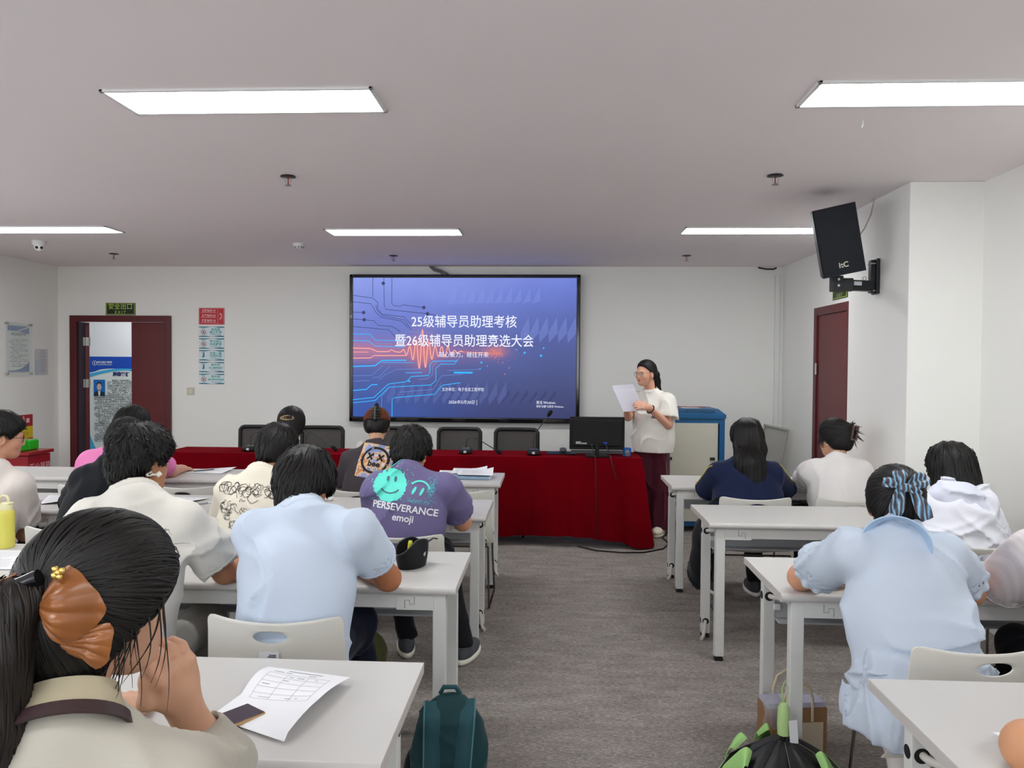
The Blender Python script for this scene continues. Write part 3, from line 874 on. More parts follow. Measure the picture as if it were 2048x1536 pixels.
# ================================================================ wall display
t = thing('wall_display', 'large black framed wall display showing a blue circuit slide with white titles', 'display', (0, D, 0))
SX0, SX1, SZ0, SZ1 = -2.303, 0.338, 0.912, 2.600
M_GLOSS = mat('gloss_black', (10, 11, 16), 0.12, spec=0.6, coat=0.3)
obj('body', MB().box(((SX0 + SX1) / 2, -0.05, (SZ0 + SZ1) / 2), (SX1 - SX0 - 0.06, 0.08, SZ1 - SZ0 - 0.06)), M_GLOSS, t)
bz = 0.045
f = MB()
f.box((SX0 + bz / 2, -0.065, (SZ0 + SZ1) / 2), (bz, 0.07, SZ1 - SZ0), r=0.012, seg=3).box((SX1 - bz / 2, -0.065, (SZ0 + SZ1) / 2), (bz, 0.07, SZ1 - SZ0), r=0.012, seg=3)
f.box(((SX0 + SX1) / 2, -0.065, SZ1 - 0.02), (SX1 - SX0, 0.07, 0.04), r=0.012, seg=3).box(((SX0 + SX1) / 2, -0.065, SZ0 + 0.03), (SX1 - SX0, 0.07, 0.06), r=0.012, seg=3)
obj('bezel', f, M_GLOSS, t)
IX0, IX1, IZ0, IZ1 = SX0 + bz - 0.004, SX1 - bz + 0.004, SZ0 + 0.056, SZ1 - 0.036
YS = -0.093

def slide_material():
    m = bpy.data.materials.new('slide_background'); m.use_nodes = True
    nt = m.node_tree; nt.nodes.remove(nt.nodes['Principled BSDF'])
    out = [n for n in nt.nodes if n.type == 'OUTPUT_MATERIAL'][0]
    tc = nt.nodes.new('ShaderNodeTexCoord')
    sp = nt.nodes.new('ShaderNodeSeparateXYZ'); nt.links.new(tc.outputs['Generated'], sp.inputs['Vector'])
    def mth(op, a, b=None, cl=False):
        n = nt.nodes.new('ShaderNodeMath'); n.operation = op; n.use_clamp = cl
        for i, x in enumerate((a, b)):
            if x is None: continue
            if isinstance(x, (int, float)): n.inputs[i].default_value = x
            else: nt.links.new(x, n.inputs[i])
        return n.outputs[0]
    X, Z = sp.outputs['X'], sp.outputs['Z']
    v = mth('ADD', mth('MULTIPLY', Z, 0.78), mth('MULTIPLY', mth('SUBTRACT', 1.0, X), 0.22))
    cr = nt.nodes.new('ShaderNodeValToRGB'); nt.links.new(v, cr.inputs['Fac'])
    e = cr.color_ramp.elements
    e[0].position = 0.0; e[0].color = srgb(58, 62, 104)
    e[1].position = 1.0; e[1].color = srgb(142, 158, 232)
    for p, c in ((0.25, (64, 74, 128)), (0.5, (78, 92, 160)), (0.75, (108, 124, 206))):
        k = e.new(p); k.color = srgb(*c)
    # deeper blue lower left, warm glow band on the left
    dx = mth('SUBTRACT', X, 0.22); dz = mth('SUBTRACT', Z, 0.475)
    band = mth('MULTIPLY', mth('POWER', 2.718, mth('MULTIPLY', mth('MULTIPLY', dz, dz), -180.0)), mth('SUBTRACT', 1.0, mth('MULTIPLY', X, 1.35), True), True)
    dr = mth('SUBTRACT', X, 0.315)
    r2 = mth('ADD', mth('MULTIPLY', mth('MULTIPLY', dr, dr), 300.0), mth('MULTIPLY', mth('MULTIPLY', dz, dz), 60.0))
    spot = mth('POWER', 2.718, mth('MULTIPLY', r2, -1.0))
    d2 = mth('SUBTRACT', X, 0.64)
    r3 = mth('ADD', mth('MULTIPLY', mth('MULTIPLY', d2, d2), 420.0), mth('MULTIPLY', mth('MULTIPLY', dz, dz), 700.0))
    spot2 = mth('POWER', 2.718, mth('MULTIPLY', r3, -1.0))
    warm = mth('ADD', mth('ADD', mth('MULTIPLY', band, 0.55), mth('MULTIPLY', spot, 0.5)), mth('MULTIPLY', spot2, 0.55), True)
    mx = nt.nodes.new('ShaderNodeMix'); mx.data_type = 'RGBA'
    nt.links.new(warm, mx.inputs['Factor']); nt.links.new(cr.outputs['Color'], mx.inputs['A']); mx.inputs['B'].default_value = srgb(214, 120, 118)
    bl = mth('MULTIPLY', mth('SUBTRACT', 0.62, X, True), mth('SUBTRACT', 0.42, Z, True))
    mx2 = nt.nodes.new('ShaderNodeMix'); mx2.data_type = 'RGBA'
    nt.links.new(mth('MULTIPLY', bl, 3.2, True), mx2.inputs['Factor']); nt.links.new(mx.outputs['Result'], mx2.inputs['A']); mx2.inputs['B'].default_value = srgb(52, 92, 176)
    nz = nt.nodes.new('ShaderNodeTexNoise'); nz.inputs['Scale'].default_value = 6.0; nt.links.new(tc.outputs['Generated'], nz.inputs['Vector'])
    em = nt.nodes.new('ShaderNodeEmission'); nt.links.new(mx2.outputs['Result'], em.inputs['Color'])
    nt.links.new(mth('ADD', 0.68, mth('MULTIPLY', nz.outputs['Fac'], 0.16)), em.inputs['Strength'])
    gl = nt.nodes.new('ShaderNodeBsdfGlossy'); gl.inputs['Roughness'].default_value = 0.25; gl.inputs['Color'].default_value = (0.02, 0.02, 0.02, 1)
    ad = nt.nodes.new('ShaderNodeAddShader'); nt.links.new(em.outputs[0], ad.inputs[0]); nt.links.new(gl.outputs[0], ad.inputs[1])
    nt.links.new(ad.outputs[0], out.inputs['Surface'])
    return m
pnl = obj('screen', MB().box(((IX0 + IX1) / 2, YS + 0.002, (IZ0 + IZ1) / 2), (IX1 - IX0, 0.004, IZ1 - IZ0)), slide_material(), t, smooth=None)
def glow(name, rgb, st=1.0, a=1.0):
    if name in MATS: return MATS[name]
    m = bpy.data.materials.new(name); m.use_nodes = True; nt = m.node_tree
    nt.nodes.remove(nt.nodes['Principled BSDF']); out = [n for n in nt.nodes if n.type == 'OUTPUT_MATERIAL'][0]
    em = nt.nodes.new('ShaderNodeEmission'); em.inputs['Color'].default_value = srgb(*rgb); em.inputs['Strength'].default_value = st * 0.78
    if a < 1:
        tr = nt.nodes.new('ShaderNodeBsdfTransparent'); mx = nt.nodes.new('ShaderNodeMixShader'); mx.inputs[0].default_value = a
        nt.links.new(tr.outputs[0], mx.inputs[1]); nt.links.new(em.outputs[0], mx.inputs[2]); nt.links.new(mx.outputs[0], out.inputs['Surface'])
    else: nt.links.new(em.outputs[0], out.inputs['Surface'])
    MATS[name] = m
    return m
# slide space: u 0..2048 x v 0..1536 of a close view whose picture area runs 82..1897 by 112..1245
def su(u, v): return (IX0 + (u - 82) / (1889 - 82) * (IX1 - IX0), IZ1 - (v - 118) / (1248 - 118) * (IZ1 - IZ0))
def ribbon(mb, pts, wd, y):
    Pp = np.array([su(*p) for p in pts]); T = np.gradient(Pp, axis=0); T /= np.linalg.norm(T, axis=1)[:, None] + 1e-9
    Nn = np.stack([-T[:, 1], T[:, 0]], 1) * wd / 2
    vs = [(a[0], y, a[1]) for a in Pp + Nn] + [(a[0], y, a[1]) for a in Pp - Nn]; n = len(Pp)
    mb.add(vs, [(i, i + 1, n + i + 1, n + i) for i in range(n - 1)])
def poly(mb, pts, y):
    mb.add([(su(*p)[0], y, su(*p)[1]) for p in pts], [tuple(range(len(pts)))])
def disc2(mb, c, r, y, n=14):
    cx, cz = su(*c); mb.add([(cx + r * math.cos(2 * PI * k / n), y, cz + r * math.sin(2 * PI * k / n)) for k in range(n)], [tuple(range(n))])
def finish(name, mb, m):
    o_ = obj(name, mb, m, pnl, smooth=None); o_['kind'] = 'stuff'; return o_
# faint saw-tooth facets
a = MB(); b = MB(); c = MB()
for k in range(10):
    x = 850 + k * 75; poly(a, [(x, 330), (x + 68, 190 + (k % 3) * 8), (x + 72, 330 - k * 3)], YS - 0.0006)
for k in range(6):
    x = 1440 + k * 75; poly(a, [(x, 560), (x + 66, 430), (x + 74, 560)], YS - 0.0006); poly(a, [(x, 560), (x + 74, 560), (x + 4, 640)], YS - 0.0006)
for k in range(13):
    x = 360 + k * 75; poly(b, [(x, 1090), (x + 70, 950), (x + 72, 1060), (x + 8, 1140)], YS - 0.0006)
for k in range(6):
    x = 1290 + k * 74; poly(c, [(x, 1110), (x + 64, 1020), (x + 68, 1050), (x + 5, 1135)], YS - 0.0006)
finish('light_facets', a, glow('facet_light', (140, 156, 230), 1.0, 0.28)); finish('mid_facets', b, glow('facet_mid', (112, 124, 186), 1.0, 0.30)); finish('dark_facets', c, glow('facet_dark', (58, 62, 96), 1.0, 0.35))
# dark circuit traces at the upper left
a = MB()
for pts in ([(82, 262), (245, 285), (285, 320), (285, 370), (320, 415), (500, 435), (560, 500)], [(82, 315), (230, 330), (250, 360), (262, 390), (310, 440), (480, 470), (530, 520)],
            [(82, 398), (170, 402)], [(82, 455), (175, 460), (255, 468), (290, 505), (410, 515), (470, 555)], [(82, 515), (375, 540), (430, 600)],
            [(245, 120), (245, 275)], [(335, 120), (337, 340), (350, 375), (690, 410), (780, 425)], [(400, 120), (400, 325), (415, 345), (470, 350), (490, 338), (660, 360)],
            [(270, 340), (278, 380), (320, 425), (500, 460), (560, 540)]):
    ribbon(a, pts, 0.006, YS - 0.0010)
for p in ((660, 360), (690, 410), (170, 402), (175, 460), (330, 165)): disc2(a, p, 0.020, YS - 0.0011)
finish('dark_traces', a, glow('trace_dark', (66, 72, 112), 1.0))
# bright blue traces
a = MB(); b = MB()
for pts, wd in (([(82, 840), (265, 832), (320, 790), (520, 786)], 0.014), ([(82, 575), (225, 578), (265, 625), (520, 630)], 0.008), ([(82, 628), (215, 632), (265, 672), (500, 680)], 0.008),
                ([(82, 1110), (255, 1090), (375, 980), (520, 960), (560, 918), (700, 908), (712, 880), (712, 820), (740, 792), (930, 790)], 0.009),
                ([(82, 1135), (265, 1115), (380, 1005), (720, 985), (760, 950), (760, 850), (800, 815), (910, 815), (940, 775)], 0.008), ([(82, 1035), (195, 1025), (235, 988), (285, 984)], 0.011),
                ([(405, 1245), (405, 1100), (430, 1090), (750, 1060), (800, 1000), (820, 985), (960, 965)], 0.008), ([(320, 806), (580, 806)], 0.006), ([(515, 888), (650, 885)], 0.008), ([(905, 883), (1058, 883)], 0.020)):
    ribbon(a, pts, wd, YS - 0.0012)
for pts in ([(82, 915), (240, 910), (330, 830)], [(82, 960), (220, 952)], [(240, 930), (295, 925), (390, 830)], [(300, 945), (345, 905), (440, 860), (640, 856)], [(320, 1245), (320, 1080), (380, 1010)],
            [(470, 1045), (740, 1020), (805, 910), (980, 895)], [(850, 868), (1115, 855)], [(620, 940), (690, 935), (735, 900), (735, 830), (770, 800)], [(270, 650), (400, 652)], [(500, 555), (730, 560)], [(520, 585), (700, 600)]):
    ribbon(b, pts, 0.005, YS - 0.0012)
for p, r in (((1607, 743), 0.014), ((1475, 720), 0.013), ((1128, 800), 0.012), ((1175, 828), 0.007), ((1118, 852), 0.008), ((543, 955), 0.012), ((1410, 695), 0.007), ((1627, 682), 0.010)): disc2(a, p, r, YS - 0.0012)
finish('blue_traces', a, glow('trace_blue', (60, 178, 255), 1.05)); finish('pale_traces', b, glow('trace_pale', (118, 150, 226), 0.9))
# orange pulse wave and sparks
a = MB(); b = MB()
w1 = [(82, 690), (225, 692), (285, 718), (370, 718), (400, 702), (430, 718), (470, 722)]
xs = np.linspace(470, 980, 260)
amp = np.interp(xs, [470, 545, 600, 650, 700, 760, 860, 900, 980], [3, 40, 95, 180, 80, 40, 42, 12, 2])
w2 = list(zip(xs, 715 - amp * np.sin((xs - 650) / 52 * 2 * PI + PI / 2)))
ribbon(a, w1 + w2, 0.010, YS - 0.0014); ribbon(a, [(82, 772), (225, 770), (255, 750), (520, 748)], 0.009, YS - 0.0014); ribbon(a, [(82, 722), (210, 722)], 0.006, YS - 0.0014)
ribbon(b, [(980, 716), (1280, 730)], 0.012, YS - 0.0012)
for k in range(160):
    x = 960 + abs(RNG.normal(0, 1)) * 260; y = 720 + RNG.normal(0, 1) * (8 + (x - 960) * 0.085)
    if x < 1500: disc2(b, (x, y), RNG.uniform(0.0012, 0.004), YS - 0.0013, 6)
for k in range(140):
    x = 1245 + RNG.normal(0, 1) * 35; y = 728 + RNG.normal(0, 1) * 24
    disc2(b, (x, y), RNG.uniform(0.002, 0.006), YS - 0.00135, 6)
for p in ((1482, 568), (1352, 843), (1300, 800), (1318, 892)): disc2(b, p, 0.007, YS - 0.0013)
finish('pulse_wave', a, glow('pulse', (255, 168, 150), 1.1)); finish('sparks', b, glow('spark', (240, 140, 110), 0.95, 0.75))
M_STXT = glow('slide_white', (236, 240, 255), 1.0)
def stext(s, u, v, wpx, size, **kw):
    me = text_mesh(s, 1.0, **kw)
    co = np.zeros(len(me.vertices) * 3); me.vertices.foreach_get('co', co); co = co.reshape(-1, 3)
    w0 = co[:, 0].max() - co[:, 0].min(); hgt = co[:, 1].max() - co[:, 1].min()
    W = wpx / (1889 - 82) * (IX1 - IX0); sx = W / w0; sz = size / (1248 - 118) * (IZ1 - IZ0) / hgt
    x, z = su(u, v); cx = (co[:, 0].max() + co[:, 0].min()) / 2; cy = (co[:, 1].max() + co[:, 1].min()) / 2
    co = np.stack([x + (co[:, 0] - cx) * sx, np.full(len(co), YS - 0.002), z + (co[:, 1] - cy) * sz], 1)
    me.vertices.foreach_set('co', co.ravel()); me.update()
    return obj('slide_text', me, M_STXT, pnl, smooth=None)
stext('25级辅导员助理考核', 985, 470, 850, 100, bold=0.006)
stext('暨26级辅导员助理竞选大会', 988, 624, 1120, 100, bold=0.006)
stext('凝心聚力，继往开来', 985, 738, 402, 46)
stext('主办单位：电子信息工程学院', 980, 1018, 338, 30)
stext('2026年5月20日', 970, 1121, 214, 30, shear=0.2)
stext('激活 Windows', 1648, 1118, 152, 26)
stext('转到"设置"以激活 Windows。', 1682, 1150, 220, 20)
a = MB(); ribbon(a, [(1093, 1100), (1093, 1145)], 0.004, YS - 0.002); finish('text_cursor', a, M_STXT)
obj('mark', text_mesh('D', 0.04), glow('mark_white', (200, 200, 205), 0.6), t, smooth=None).matrix_local = MX((SX0 + 0.02, -0.101, 2.115), (1, 0, 0), (0, 0, 1))

# ================================================================ signs on the front wall
M_SIGN_G = mat('dark_green_sign', (18, 40, 24), 0.4); M_SIGN_Y = mat('luminous_yellow_green', (190, 210, 90), 0.5, emit=0.05)
def exit_sign(label, M, w=0.356, h=0.142):
    t = thing('exit_sign', label, 'sign')
    t.matrix_world = M
    obj('plate', MB().box((0, 0, 0.004), (w, h, 0.008), r=0.002), M_SIGN_G, t)
    f = MB(); e = 0.010; tk = 0.004
    for s in (-1, 1):
        f.box((s * (w / 2 - e), 0, 0.0085), (tk, h - 2 * e, 0.002)).box((0, s * (h / 2 - e), 0.0085), (w - 2 * e, tk, 0.002))
    obj('border', f, M_SIGN_Y, t)
    text('安全出口', 0.074, M_SIGN_Y, MX((0, 0.024, 0.009), (1, 0, 0), (0, 1, 0)), t)
    text('E X I T', 0.046, M_SIGN_Y, MX((0, -0.040, 0.009), (1, 0, 0), (0, 1, 0)), t)
    return t
exit_sign('green safety exit sign above the open maroon door', MX((-5.048, D, 2.201), (1, 0, 0), (0, 0, 1)))
exit_sign('green exit sign above the right side door, half hidden by the loudspeaker bracket', MX((XR, 7.11, 2.262), (0, -1, 0), (0, 0, 1)))
M_SRED = mat('sign_red', (190, 16, 36), 0.4); M_SWHITE = mat('sign_white', (214, 226, 230), 0.45); M_STEAL = mat('sign_teal', (44, 158, 160), 0.45); M_STEALD = mat('sign_teal_dark', (40, 122, 146), 0.45)
M_SPINK = mat('sign_pale_pink', (236, 190, 196), 0.5)
SGX = -3.956; SW = 0.304
t = thing('emergency_sign', 'red emergency phone number sign at the top of the sign column', 'sign', (SGX, D, 2.120))
obj('plate', MB().box((0, -0.003, 0), (SW, 0.006, 0.195), r=0.001), M_SRED, t)
f = MB()
for s in (-1, 1): f.box((s * 0.146, -0.0065, 0), (0.002, 0.001, 0.184)).box((0, -0.0065, s * 0.091), (0.294, 0.001, 0.002))
f.box((0.076, -0.0065, 0), (0.002, 0.001, 0.184)); obj('border', f, M_SPINK, t)
for i, s_ in enumerate(('火警电话119', '急救电话120', '报警电话110')):
    text(s_, 0.030, M_SPINK, MX((-0.034, -0.0068, 0.064 - i * 0.058), (1, 0, 0), (0, 0, 1)), t, bold=0.0008)
    f = MB().box((-0.034, -0.0066, 0.044 - i * 0.058), (0.18, 0.0008, 0.004)); obj('small_print', f, M_SPINK, t)
f = MB(); f.tube([(0.100, -0.007, 0.032), (0.118, -0.008, 0.022), (0.122, -0.008, 0.0), (0.118, -0.008, -0.022), (0.100, -0.007, -0.034)], [0.010, 0.007, 0.006, 0.007, 0.010], 8)
obj('phone_symbol', f, M_SPINK, t)
SIG = [('no', '实验室', '禁止吸烟', 'white and teal no smoking notice, first below the red sign'), ('no', '学习用心', '手机静音', 'white and teal phone notice with red prohibition circle, second below the red sign'),
       ('fig', '垃圾入篓', '文明你我', 'white and teal notice with teal standing figure symbol, third below the red sign'), ('tap', '离开时', '禁止喧哗追逐', 'white and teal notice with pale blue symbol, fourth below the red sign'),
       ('no', '离开前', '请记得关闭电源', 'white and teal power off notice, lowest of the sign column')]
for i, (kd, a_, b_, lab) in enumerate(SIG):
    t = thing('notice_sign', lab, 'sign', (SGX, D, 1.939 - i * 0.138), group='notice signs in a column on the front wall')
    obj('plate', MB().box((0, -0.003, 0), (SW, 0.006, 0.122), r=0.001), M_SWHITE, t)
    def wav(u, v, s=1): return (-SW / 2 + u * SW, -0.0066, s * (0.061 - v * (0.009 + 0.006 * math.sin(u * 9))))
    f = MB(); f.sheet(lambda u, v: wav(u, v), 24, 1); f.sheet(lambda u, v: wav(u, v, -1), 24, 1); obj('wave_band', f, M_STEALD, t, smooth=None)
    tw = 0.036
    text(a_, tw, M_STEAL, MX((0.05, -0.0068, 0.024), (1, 0, 0), (0, 0, 1)), t, bold=0.0008); text(b_, tw if len(b_) < 5 else 0.027, M_STEAL, MX((0.05, -0.0068, -0.010), (1, 0, 0), (0, 0, 1)), t, bold=0.0008)
    obj('small_print', MB().box((0.05, -0.0066, -0.036), (0.12, 0.0008, 0.004)).box((0.08, -0.0066, -0.046), (0.09, 0.0008, 0.003)).box((-0.10, -0.0066, 0.036), (0.04, 0.0008, 0.005)), M_STEALD, t)
    if kd == 'no':
        rr = MB(); rr.tube([(-0.094 + 0.027 * math.cos(q), -0.0072, -0.006 + 0.027 * math.sin(q)) for q in np.linspace(0, 2 * PI, 25)], 0.003, 5).tube([(-0.113, -0.0072, 0.012), (-0.075, -0.0072, -0.025)], 0.003, 5)
        obj('prohibition_ring', rr, mat('ring_red', (170, 40, 56), 0.5), t); obj('symbol', MB().box((-0.094, -0.0068, -0.006), (0.010, 0.001, 0.026), rot=(0, 0.5, 0)), M_DARK, t)
    else:
        f = MB().box((-0.094, -0.0068, -0.006), (0.020, 0.001, 0.03)).box((-0.105, -0.0068, -0.016), (0.010, 0.001, 0.02)).lathe([(0, -0.0005), (0.011, -0.0005), (0.011, 0.0005), (0, 0.0005)], c=(-0.094, -0.0068, 0.020), M=Matrix.Rotation(PI / 2, 3, 'X'), n=12)
        obj('symbol', f, M_STEALD, t)
t = thing('light_switch', 'cream light switch on the front wall beside the notices', 'switch', (-4.209, D, 1.241))
obj('plate', MB().box((0, -0.005, 0), (0.088, 0.010, 0.088), r=0.004), mat('cream_plastic', (206, 196, 178), 0.45), t)
obj('rocker', MB().box((0.002, -0.012, 0), (0.052, 0.006, 0.056), r=0.003), mat('cream_plastic_light', (216, 206, 190), 0.4), t)
t = thing('light_switch', 'cream double switch on the front wall behind the standing presenter', 'switch', (0.86, D, 1.28))
obj('plate', MB().box((0, -0.005, 0), (0.088, 0.010, 0.12), r=0.004), MATS['cream_plastic'], t)
obj('rocker', MB().box((0.002, -0.012, 0), (0.052, 0.006, 0.08), r=0.003), MATS['cream_plastic_light'], t)

# ---------------------------------------------------------------- boards on the left wall (local x runs along the wall, away from the camera)
def wall_left_thing(name, label, cat, y, z): 
    t = thing(name, label, cat); t.matrix_world = MX((XL, y, z), (0, 1, 0), (0, 0, 1)); return t
def dashes(mb, x0, x1, y, h, z, rs, dens=0.8):
    x = x0
    while x < x1 - h * 0.3:
        wv = h * rs.uniform(0.6, 0.95)
        if rs.uniform() < dens: mb.box((x + wv / 2, y, z), (wv, h * rs.uniform(0.5, 0.9), 0.0006))
        x += h * 1.12
M_INK = mat('print_ink', (52, 54, 66), 0.6); M_BLUEP = mat('poster_blue', (18, 92, 168), 0.4); M_BLUEL = mat('poster_light_blue', (66, 176, 222), 0.4); M_PAPERW = mat('poster_white', (226, 232, 228), 0.45)
M_ACR = mat('clear_acrylic', (235, 242, 240), 0.05, spec=0.6, alpha=0.22)
rs = np.random.RandomState(3)
t = wall_left_thing('notice_board', 'glass fronted blue and white rules board on the left wall', 'notice board', 8.125, 1.712)
obj('print_sheet', MB().box((0.0, 0, 0.012), (0.34, 0.50, 0.002)), M_PAPERW, t)
obj('header_band', MB().sheet(lambda u, v: (-0.17 + 0.34 * u, 0.25 - v * (0.055 + 0.03 * u * u), 0.0136), 14, 1), M_BLUEP, t, smooth=None)
obj('header_swoosh', MB().sheet(lambda u, v: (-0.02 + 0.19 * u, 0.185 + 0.055 * u + v * 0.012, 0.0142), 8, 1), M_PAPERW, t, smooth=None)
obj('footer_band', MB().sheet(lambda u, v: (-0.17 + 0.34 * u, -0.25 + v * (0.014 + 0.10 * u ** 3), 0.0136), 14, 1), M_BLUEP, t, smooth=None)
text('学生实验守则', 0.040, mat('heading_ink', (40, 52, 96), 0.6), MX((0, 0.155, 0.0142), (1, 0, 0), (0, 1, 0)), t, bold=0.001)
f = MB()
for i in range(17): dashes(f, -0.14 + (0.03 if i % 3 == 0 else 0), 0.15 - (0.1 if i % 3 == 2 else 0), 0.105 - i * 0.0185, 0.010, 0.0136, rs)
obj('printed_lines', f, M_INK, t, smooth=None)
obj('acrylic_cover', MB().box((0, 0, 0.022), (0.42, 0.585, 0.005), r=0.001), M_ACR, t)
for sx in (-1, 1):
    for sy in (-1, 1): obj('standoff', MB().cyl((sx * 0.19, sy * 0.27, 0.0), (sx * 0.19, sy * 0.27, 0.034), 0.011, n=12), M_STEEL, t)
t = wall_left_thing('paper_notice', 'small printed sheet in a clear sleeve on the left wall beside the board', 'notice', 8.512, 1.572)
obj('sheet', MB().box((0, 0, 0.002), (0.225, 0.29, 0.001)), mat('sheet_white', (214, 208, 216), 0.6), t)
f = MB()
for i in range(20): dashes(f, -0.01, 0.10 - rs.uniform(0, 0.05), 0.13 - i * 0.0132, 0.006, 0.0028, rs)
obj('printed_lines', f, M_INK, t, smooth=None)
obj('sleeve', MB().box((0, 0, 0.004), (0.235, 0.30, 0.0012)), M_ACR, t)
obj('pale_blue_corner', MB().sheet(lambda u, v: (-0.105 + 0.055 * u, -0.14 + v * (0.17 - 0.03 * u), 0.003), 3, 3), mat('pale_blue', (170, 196, 226), 0.5), t)
t = wall_left_thing('fire_poster', 'red and yellow fire extinguisher poster low on the left wall', 'poster', 8.15, 0.82)
obj('red_band', MB().box((0, 0.10, 0.001), (0.42, 0.13, 0.002)), mat('poster_red', (168, 20, 46), 0.45), t)
obj('yellow_band', MB().box((0, -0.03, 0.001), (0.42, 0.13, 0.002)), mat('poster_yellow', (222, 196, 20), 0.45), t)
obj('lower_red_band', MB().box((0, -0.19, 0.001), (0.42, 0.19, 0.002)), MATS['poster_red'], t)
text('灭火器箱', 0.05, M_SPINK, MX((-0.10, 0.10, 0.0026), (1, 0, 0), (0, 1, 0)), t)
text('灭火器使用方法', 0.045, MATS['poster_red'], MX((-0.02, -0.045, 0.0026), (1, 0, 0), (0, 1, 0)), t)
f = MB(); dashes(f, -0.1, 0.12, 0.005, 0.018, 0.0026, rs, 1.0); obj('printed_lines', f, M_INK, t, smooth=None)
obj('extinguisher_symbol', MB().box((0.06, 0.09, 0.0025), (0.03, 0.07, 0.001), r=0.0).box((0.06, 0.14, 0.0025), (0.018, 0.018, 0.001)).box((0.13, 0.10, 0.0025), (0.05, 0.05, 0.001)), M_SPINK, t)
f = MB()
for i in range(4): f.box((-0.14 + i * 0.1, -0.17, 0.0026), (0.06, 0.09, 0.001))
obj('picture_panels', f, mat('picture_grey', (176, 168, 176), 0.5), t)

# ---------------------------------------------------------------- roll-up poster in the corridor
t = thing('display_poster', 'tall blue and white role model poster seen through the open door', 'poster', (-6.42, 10.94, 0))
PZ1 = 1.66; PW = 0.80
obj('sheet', MB().box((0.08, 0, PZ1 / 2 + 0.05), (PW, 0.006, PZ1 - 0.1)), M_PAPERW, t)
obj('header', MB().sheet(lambda u, v: (-0.32 + PW * u, -0.004, PZ1 - v * (0.235 - 0.06 * math.sin(u * 3.2 + 0.2) * (1 if u > .2 else u / .2))), 24, 2), mat('poster_royal_blue', (22, 74, 180), 0.4), t, smooth=None)
obj('swoosh', MB().sheet(lambda u, v: (-0.32 + PW * u, -0.006, PZ1 - 0.20 - 0.055 * (1 - u) + 0.05 * math.sin(u * 3.0) - v * (0.05 - 0.03 * u)), 24, 1), M_BLUEL, t, smooth=None)
obj('logo_ring', MB().tube([(-0.235 + 0.032 * math.cos(q), -0.008, 1.565 + 0.032 * math.sin(q)) for q in np.linspace(0, 2 * PI, 25)], 0.003, 5).box((-0.235, -0.008, 1.565), (0.012, 0.002, 0.03)), M_PAPERW, t)
text('金城科技学院', 0.038, M_PAPERW, MX((-0.085, -0.008, 1.572), (1, 0, 0), (0, 0, 1)), t, bold=0.001)
obj('small_print', MB().box((-0.085, -0.007, 1.540), (0.22, 0.001, 0.006)), M_PAPERW, t)
text('朋辈榜样', 0.064, mat('navy_ink', (34, 36, 104), 0.5), MX((0.165, -0.008, 1.400), (1, 0, 0), (0, 0, 1)), t, bold=0.003)
# portrait: a plain head-and-shoulders photo
ph = obj('portrait_photo', MB().box((-0.125, -0.006, 1.085), (0.225, 0.004, 0.32)), mat('photo_blue', (14, 110, 196), 0.5), t)
ph.matrix_basis = Matrix.Translation((-0.165, 0, 1.20)) @ Matrix.Diagonal((0.76, 1, 0.76, 1)) @ Matrix.Translation((0.125, 0, -1.085))
def flat(poly_, y): m_ = MB(); m_.add([(p[0], y, p[1]) for p in poly_], [tuple(range(len(poly_)))]); return m_
def oval(cx, cz, a_, b_, n=20): return [(cx + a_ * math.cos(q), cz + b_ * math.sin(q)) for q in np.linspace(0, 2 * PI, n, endpoint=False)]
obj('suit', flat([(-0.235, 0.927), (-0.225, 0.995), (-0.17, 1.025), (-0.08, 1.025), (-0.025, 0.995), (-0.015, 0.927)], -0.0084), mat('suit_green_black', (36, 54, 50), 0.6), ph, smooth=None)
obj('suit_shirt', flat([(-0.15, 1.028), (-0.10, 1.028), (-0.115, 0.927), (-0.14, 0.927)], -0.0086), M_PAPERW, ph, smooth=None)
obj('hair_area', flat(oval(-0.125, 1.135, 0.056, 0.068), -0.0086), M_DARK, ph, smooth=None); obj('face_area', flat(oval(-0.125, 1.108, 0.047, 0.066), -0.0090), mat('photo_skin', (214, 186, 168), 0.6), ph, smooth=None)
f = MB()
for i in range(46):
    z = 1.315 - i * 0.0255
    if z < 0.42: break
    dashes(f, (-0.04 if z > 1.09 else -0.24) + (0.05 if i % 6 == 0 else 0), 0.44, z, 0.0165, 0.0, rs, 0.86)
me = f.mesh('printed_lines'); me.transform(Matrix(((1, 0, 0, 0), (0, 0, 1, -0.0075), (0, 1, 0, 0), (0, 0, 0, 1)))); obj('printed_lines', me, M_INK, t, smooth=None)
obj('footer_swoosh', MB().sheet(lambda u, v: (-0.32 + 0.3 * u, -0.005, 0.10 + v * (0.42 * (1 - u) ** 2 + 0.02)), 12, 1), M_BLUEL, t, smooth=None)

# ================================================================ fire extinguisher cabinet and tissue box
M_RED = mat('red_lacquer', (166, 18, 36), 0.3, spec=0.5, noise=0.15, nscale=3, coat=0.2)
t = thing('extinguisher_cabinet', 'red fire extinguisher cabinet standing by the left wall', 'cabinet', (-5.55, 7.80, 0))
obj('body', MB().box((0, 0, 0.30), (0.40, 0.36, 0.60), r=0.006), M_RED, t)
ld = obj('lid', MB().box((0, 0, 0.625), (0.45, 0.41, 0.035), r=0.006), M_RED, t)
dr = obj('door', MB().box((0.203, 0, 0.19), (0.008, 0.34, 0.36), r=0.003), M_RED, t)
text('灭火器箱', 0.085, M_SPINK, MX((0.201, 0.01, 0.47), (0, 1, 0), (0, 0, 1)), t)
obj('small_print', MB().box((0.2015, 0.01, 0.415), (0.001, 0.30, 0.012)), M_SPINK, t)
text('火警☎119', 0.075, M_SPINK, MX((0.2085, 0.01, 0.24), (0, 1, 0), (0, 0, 1)), dr)
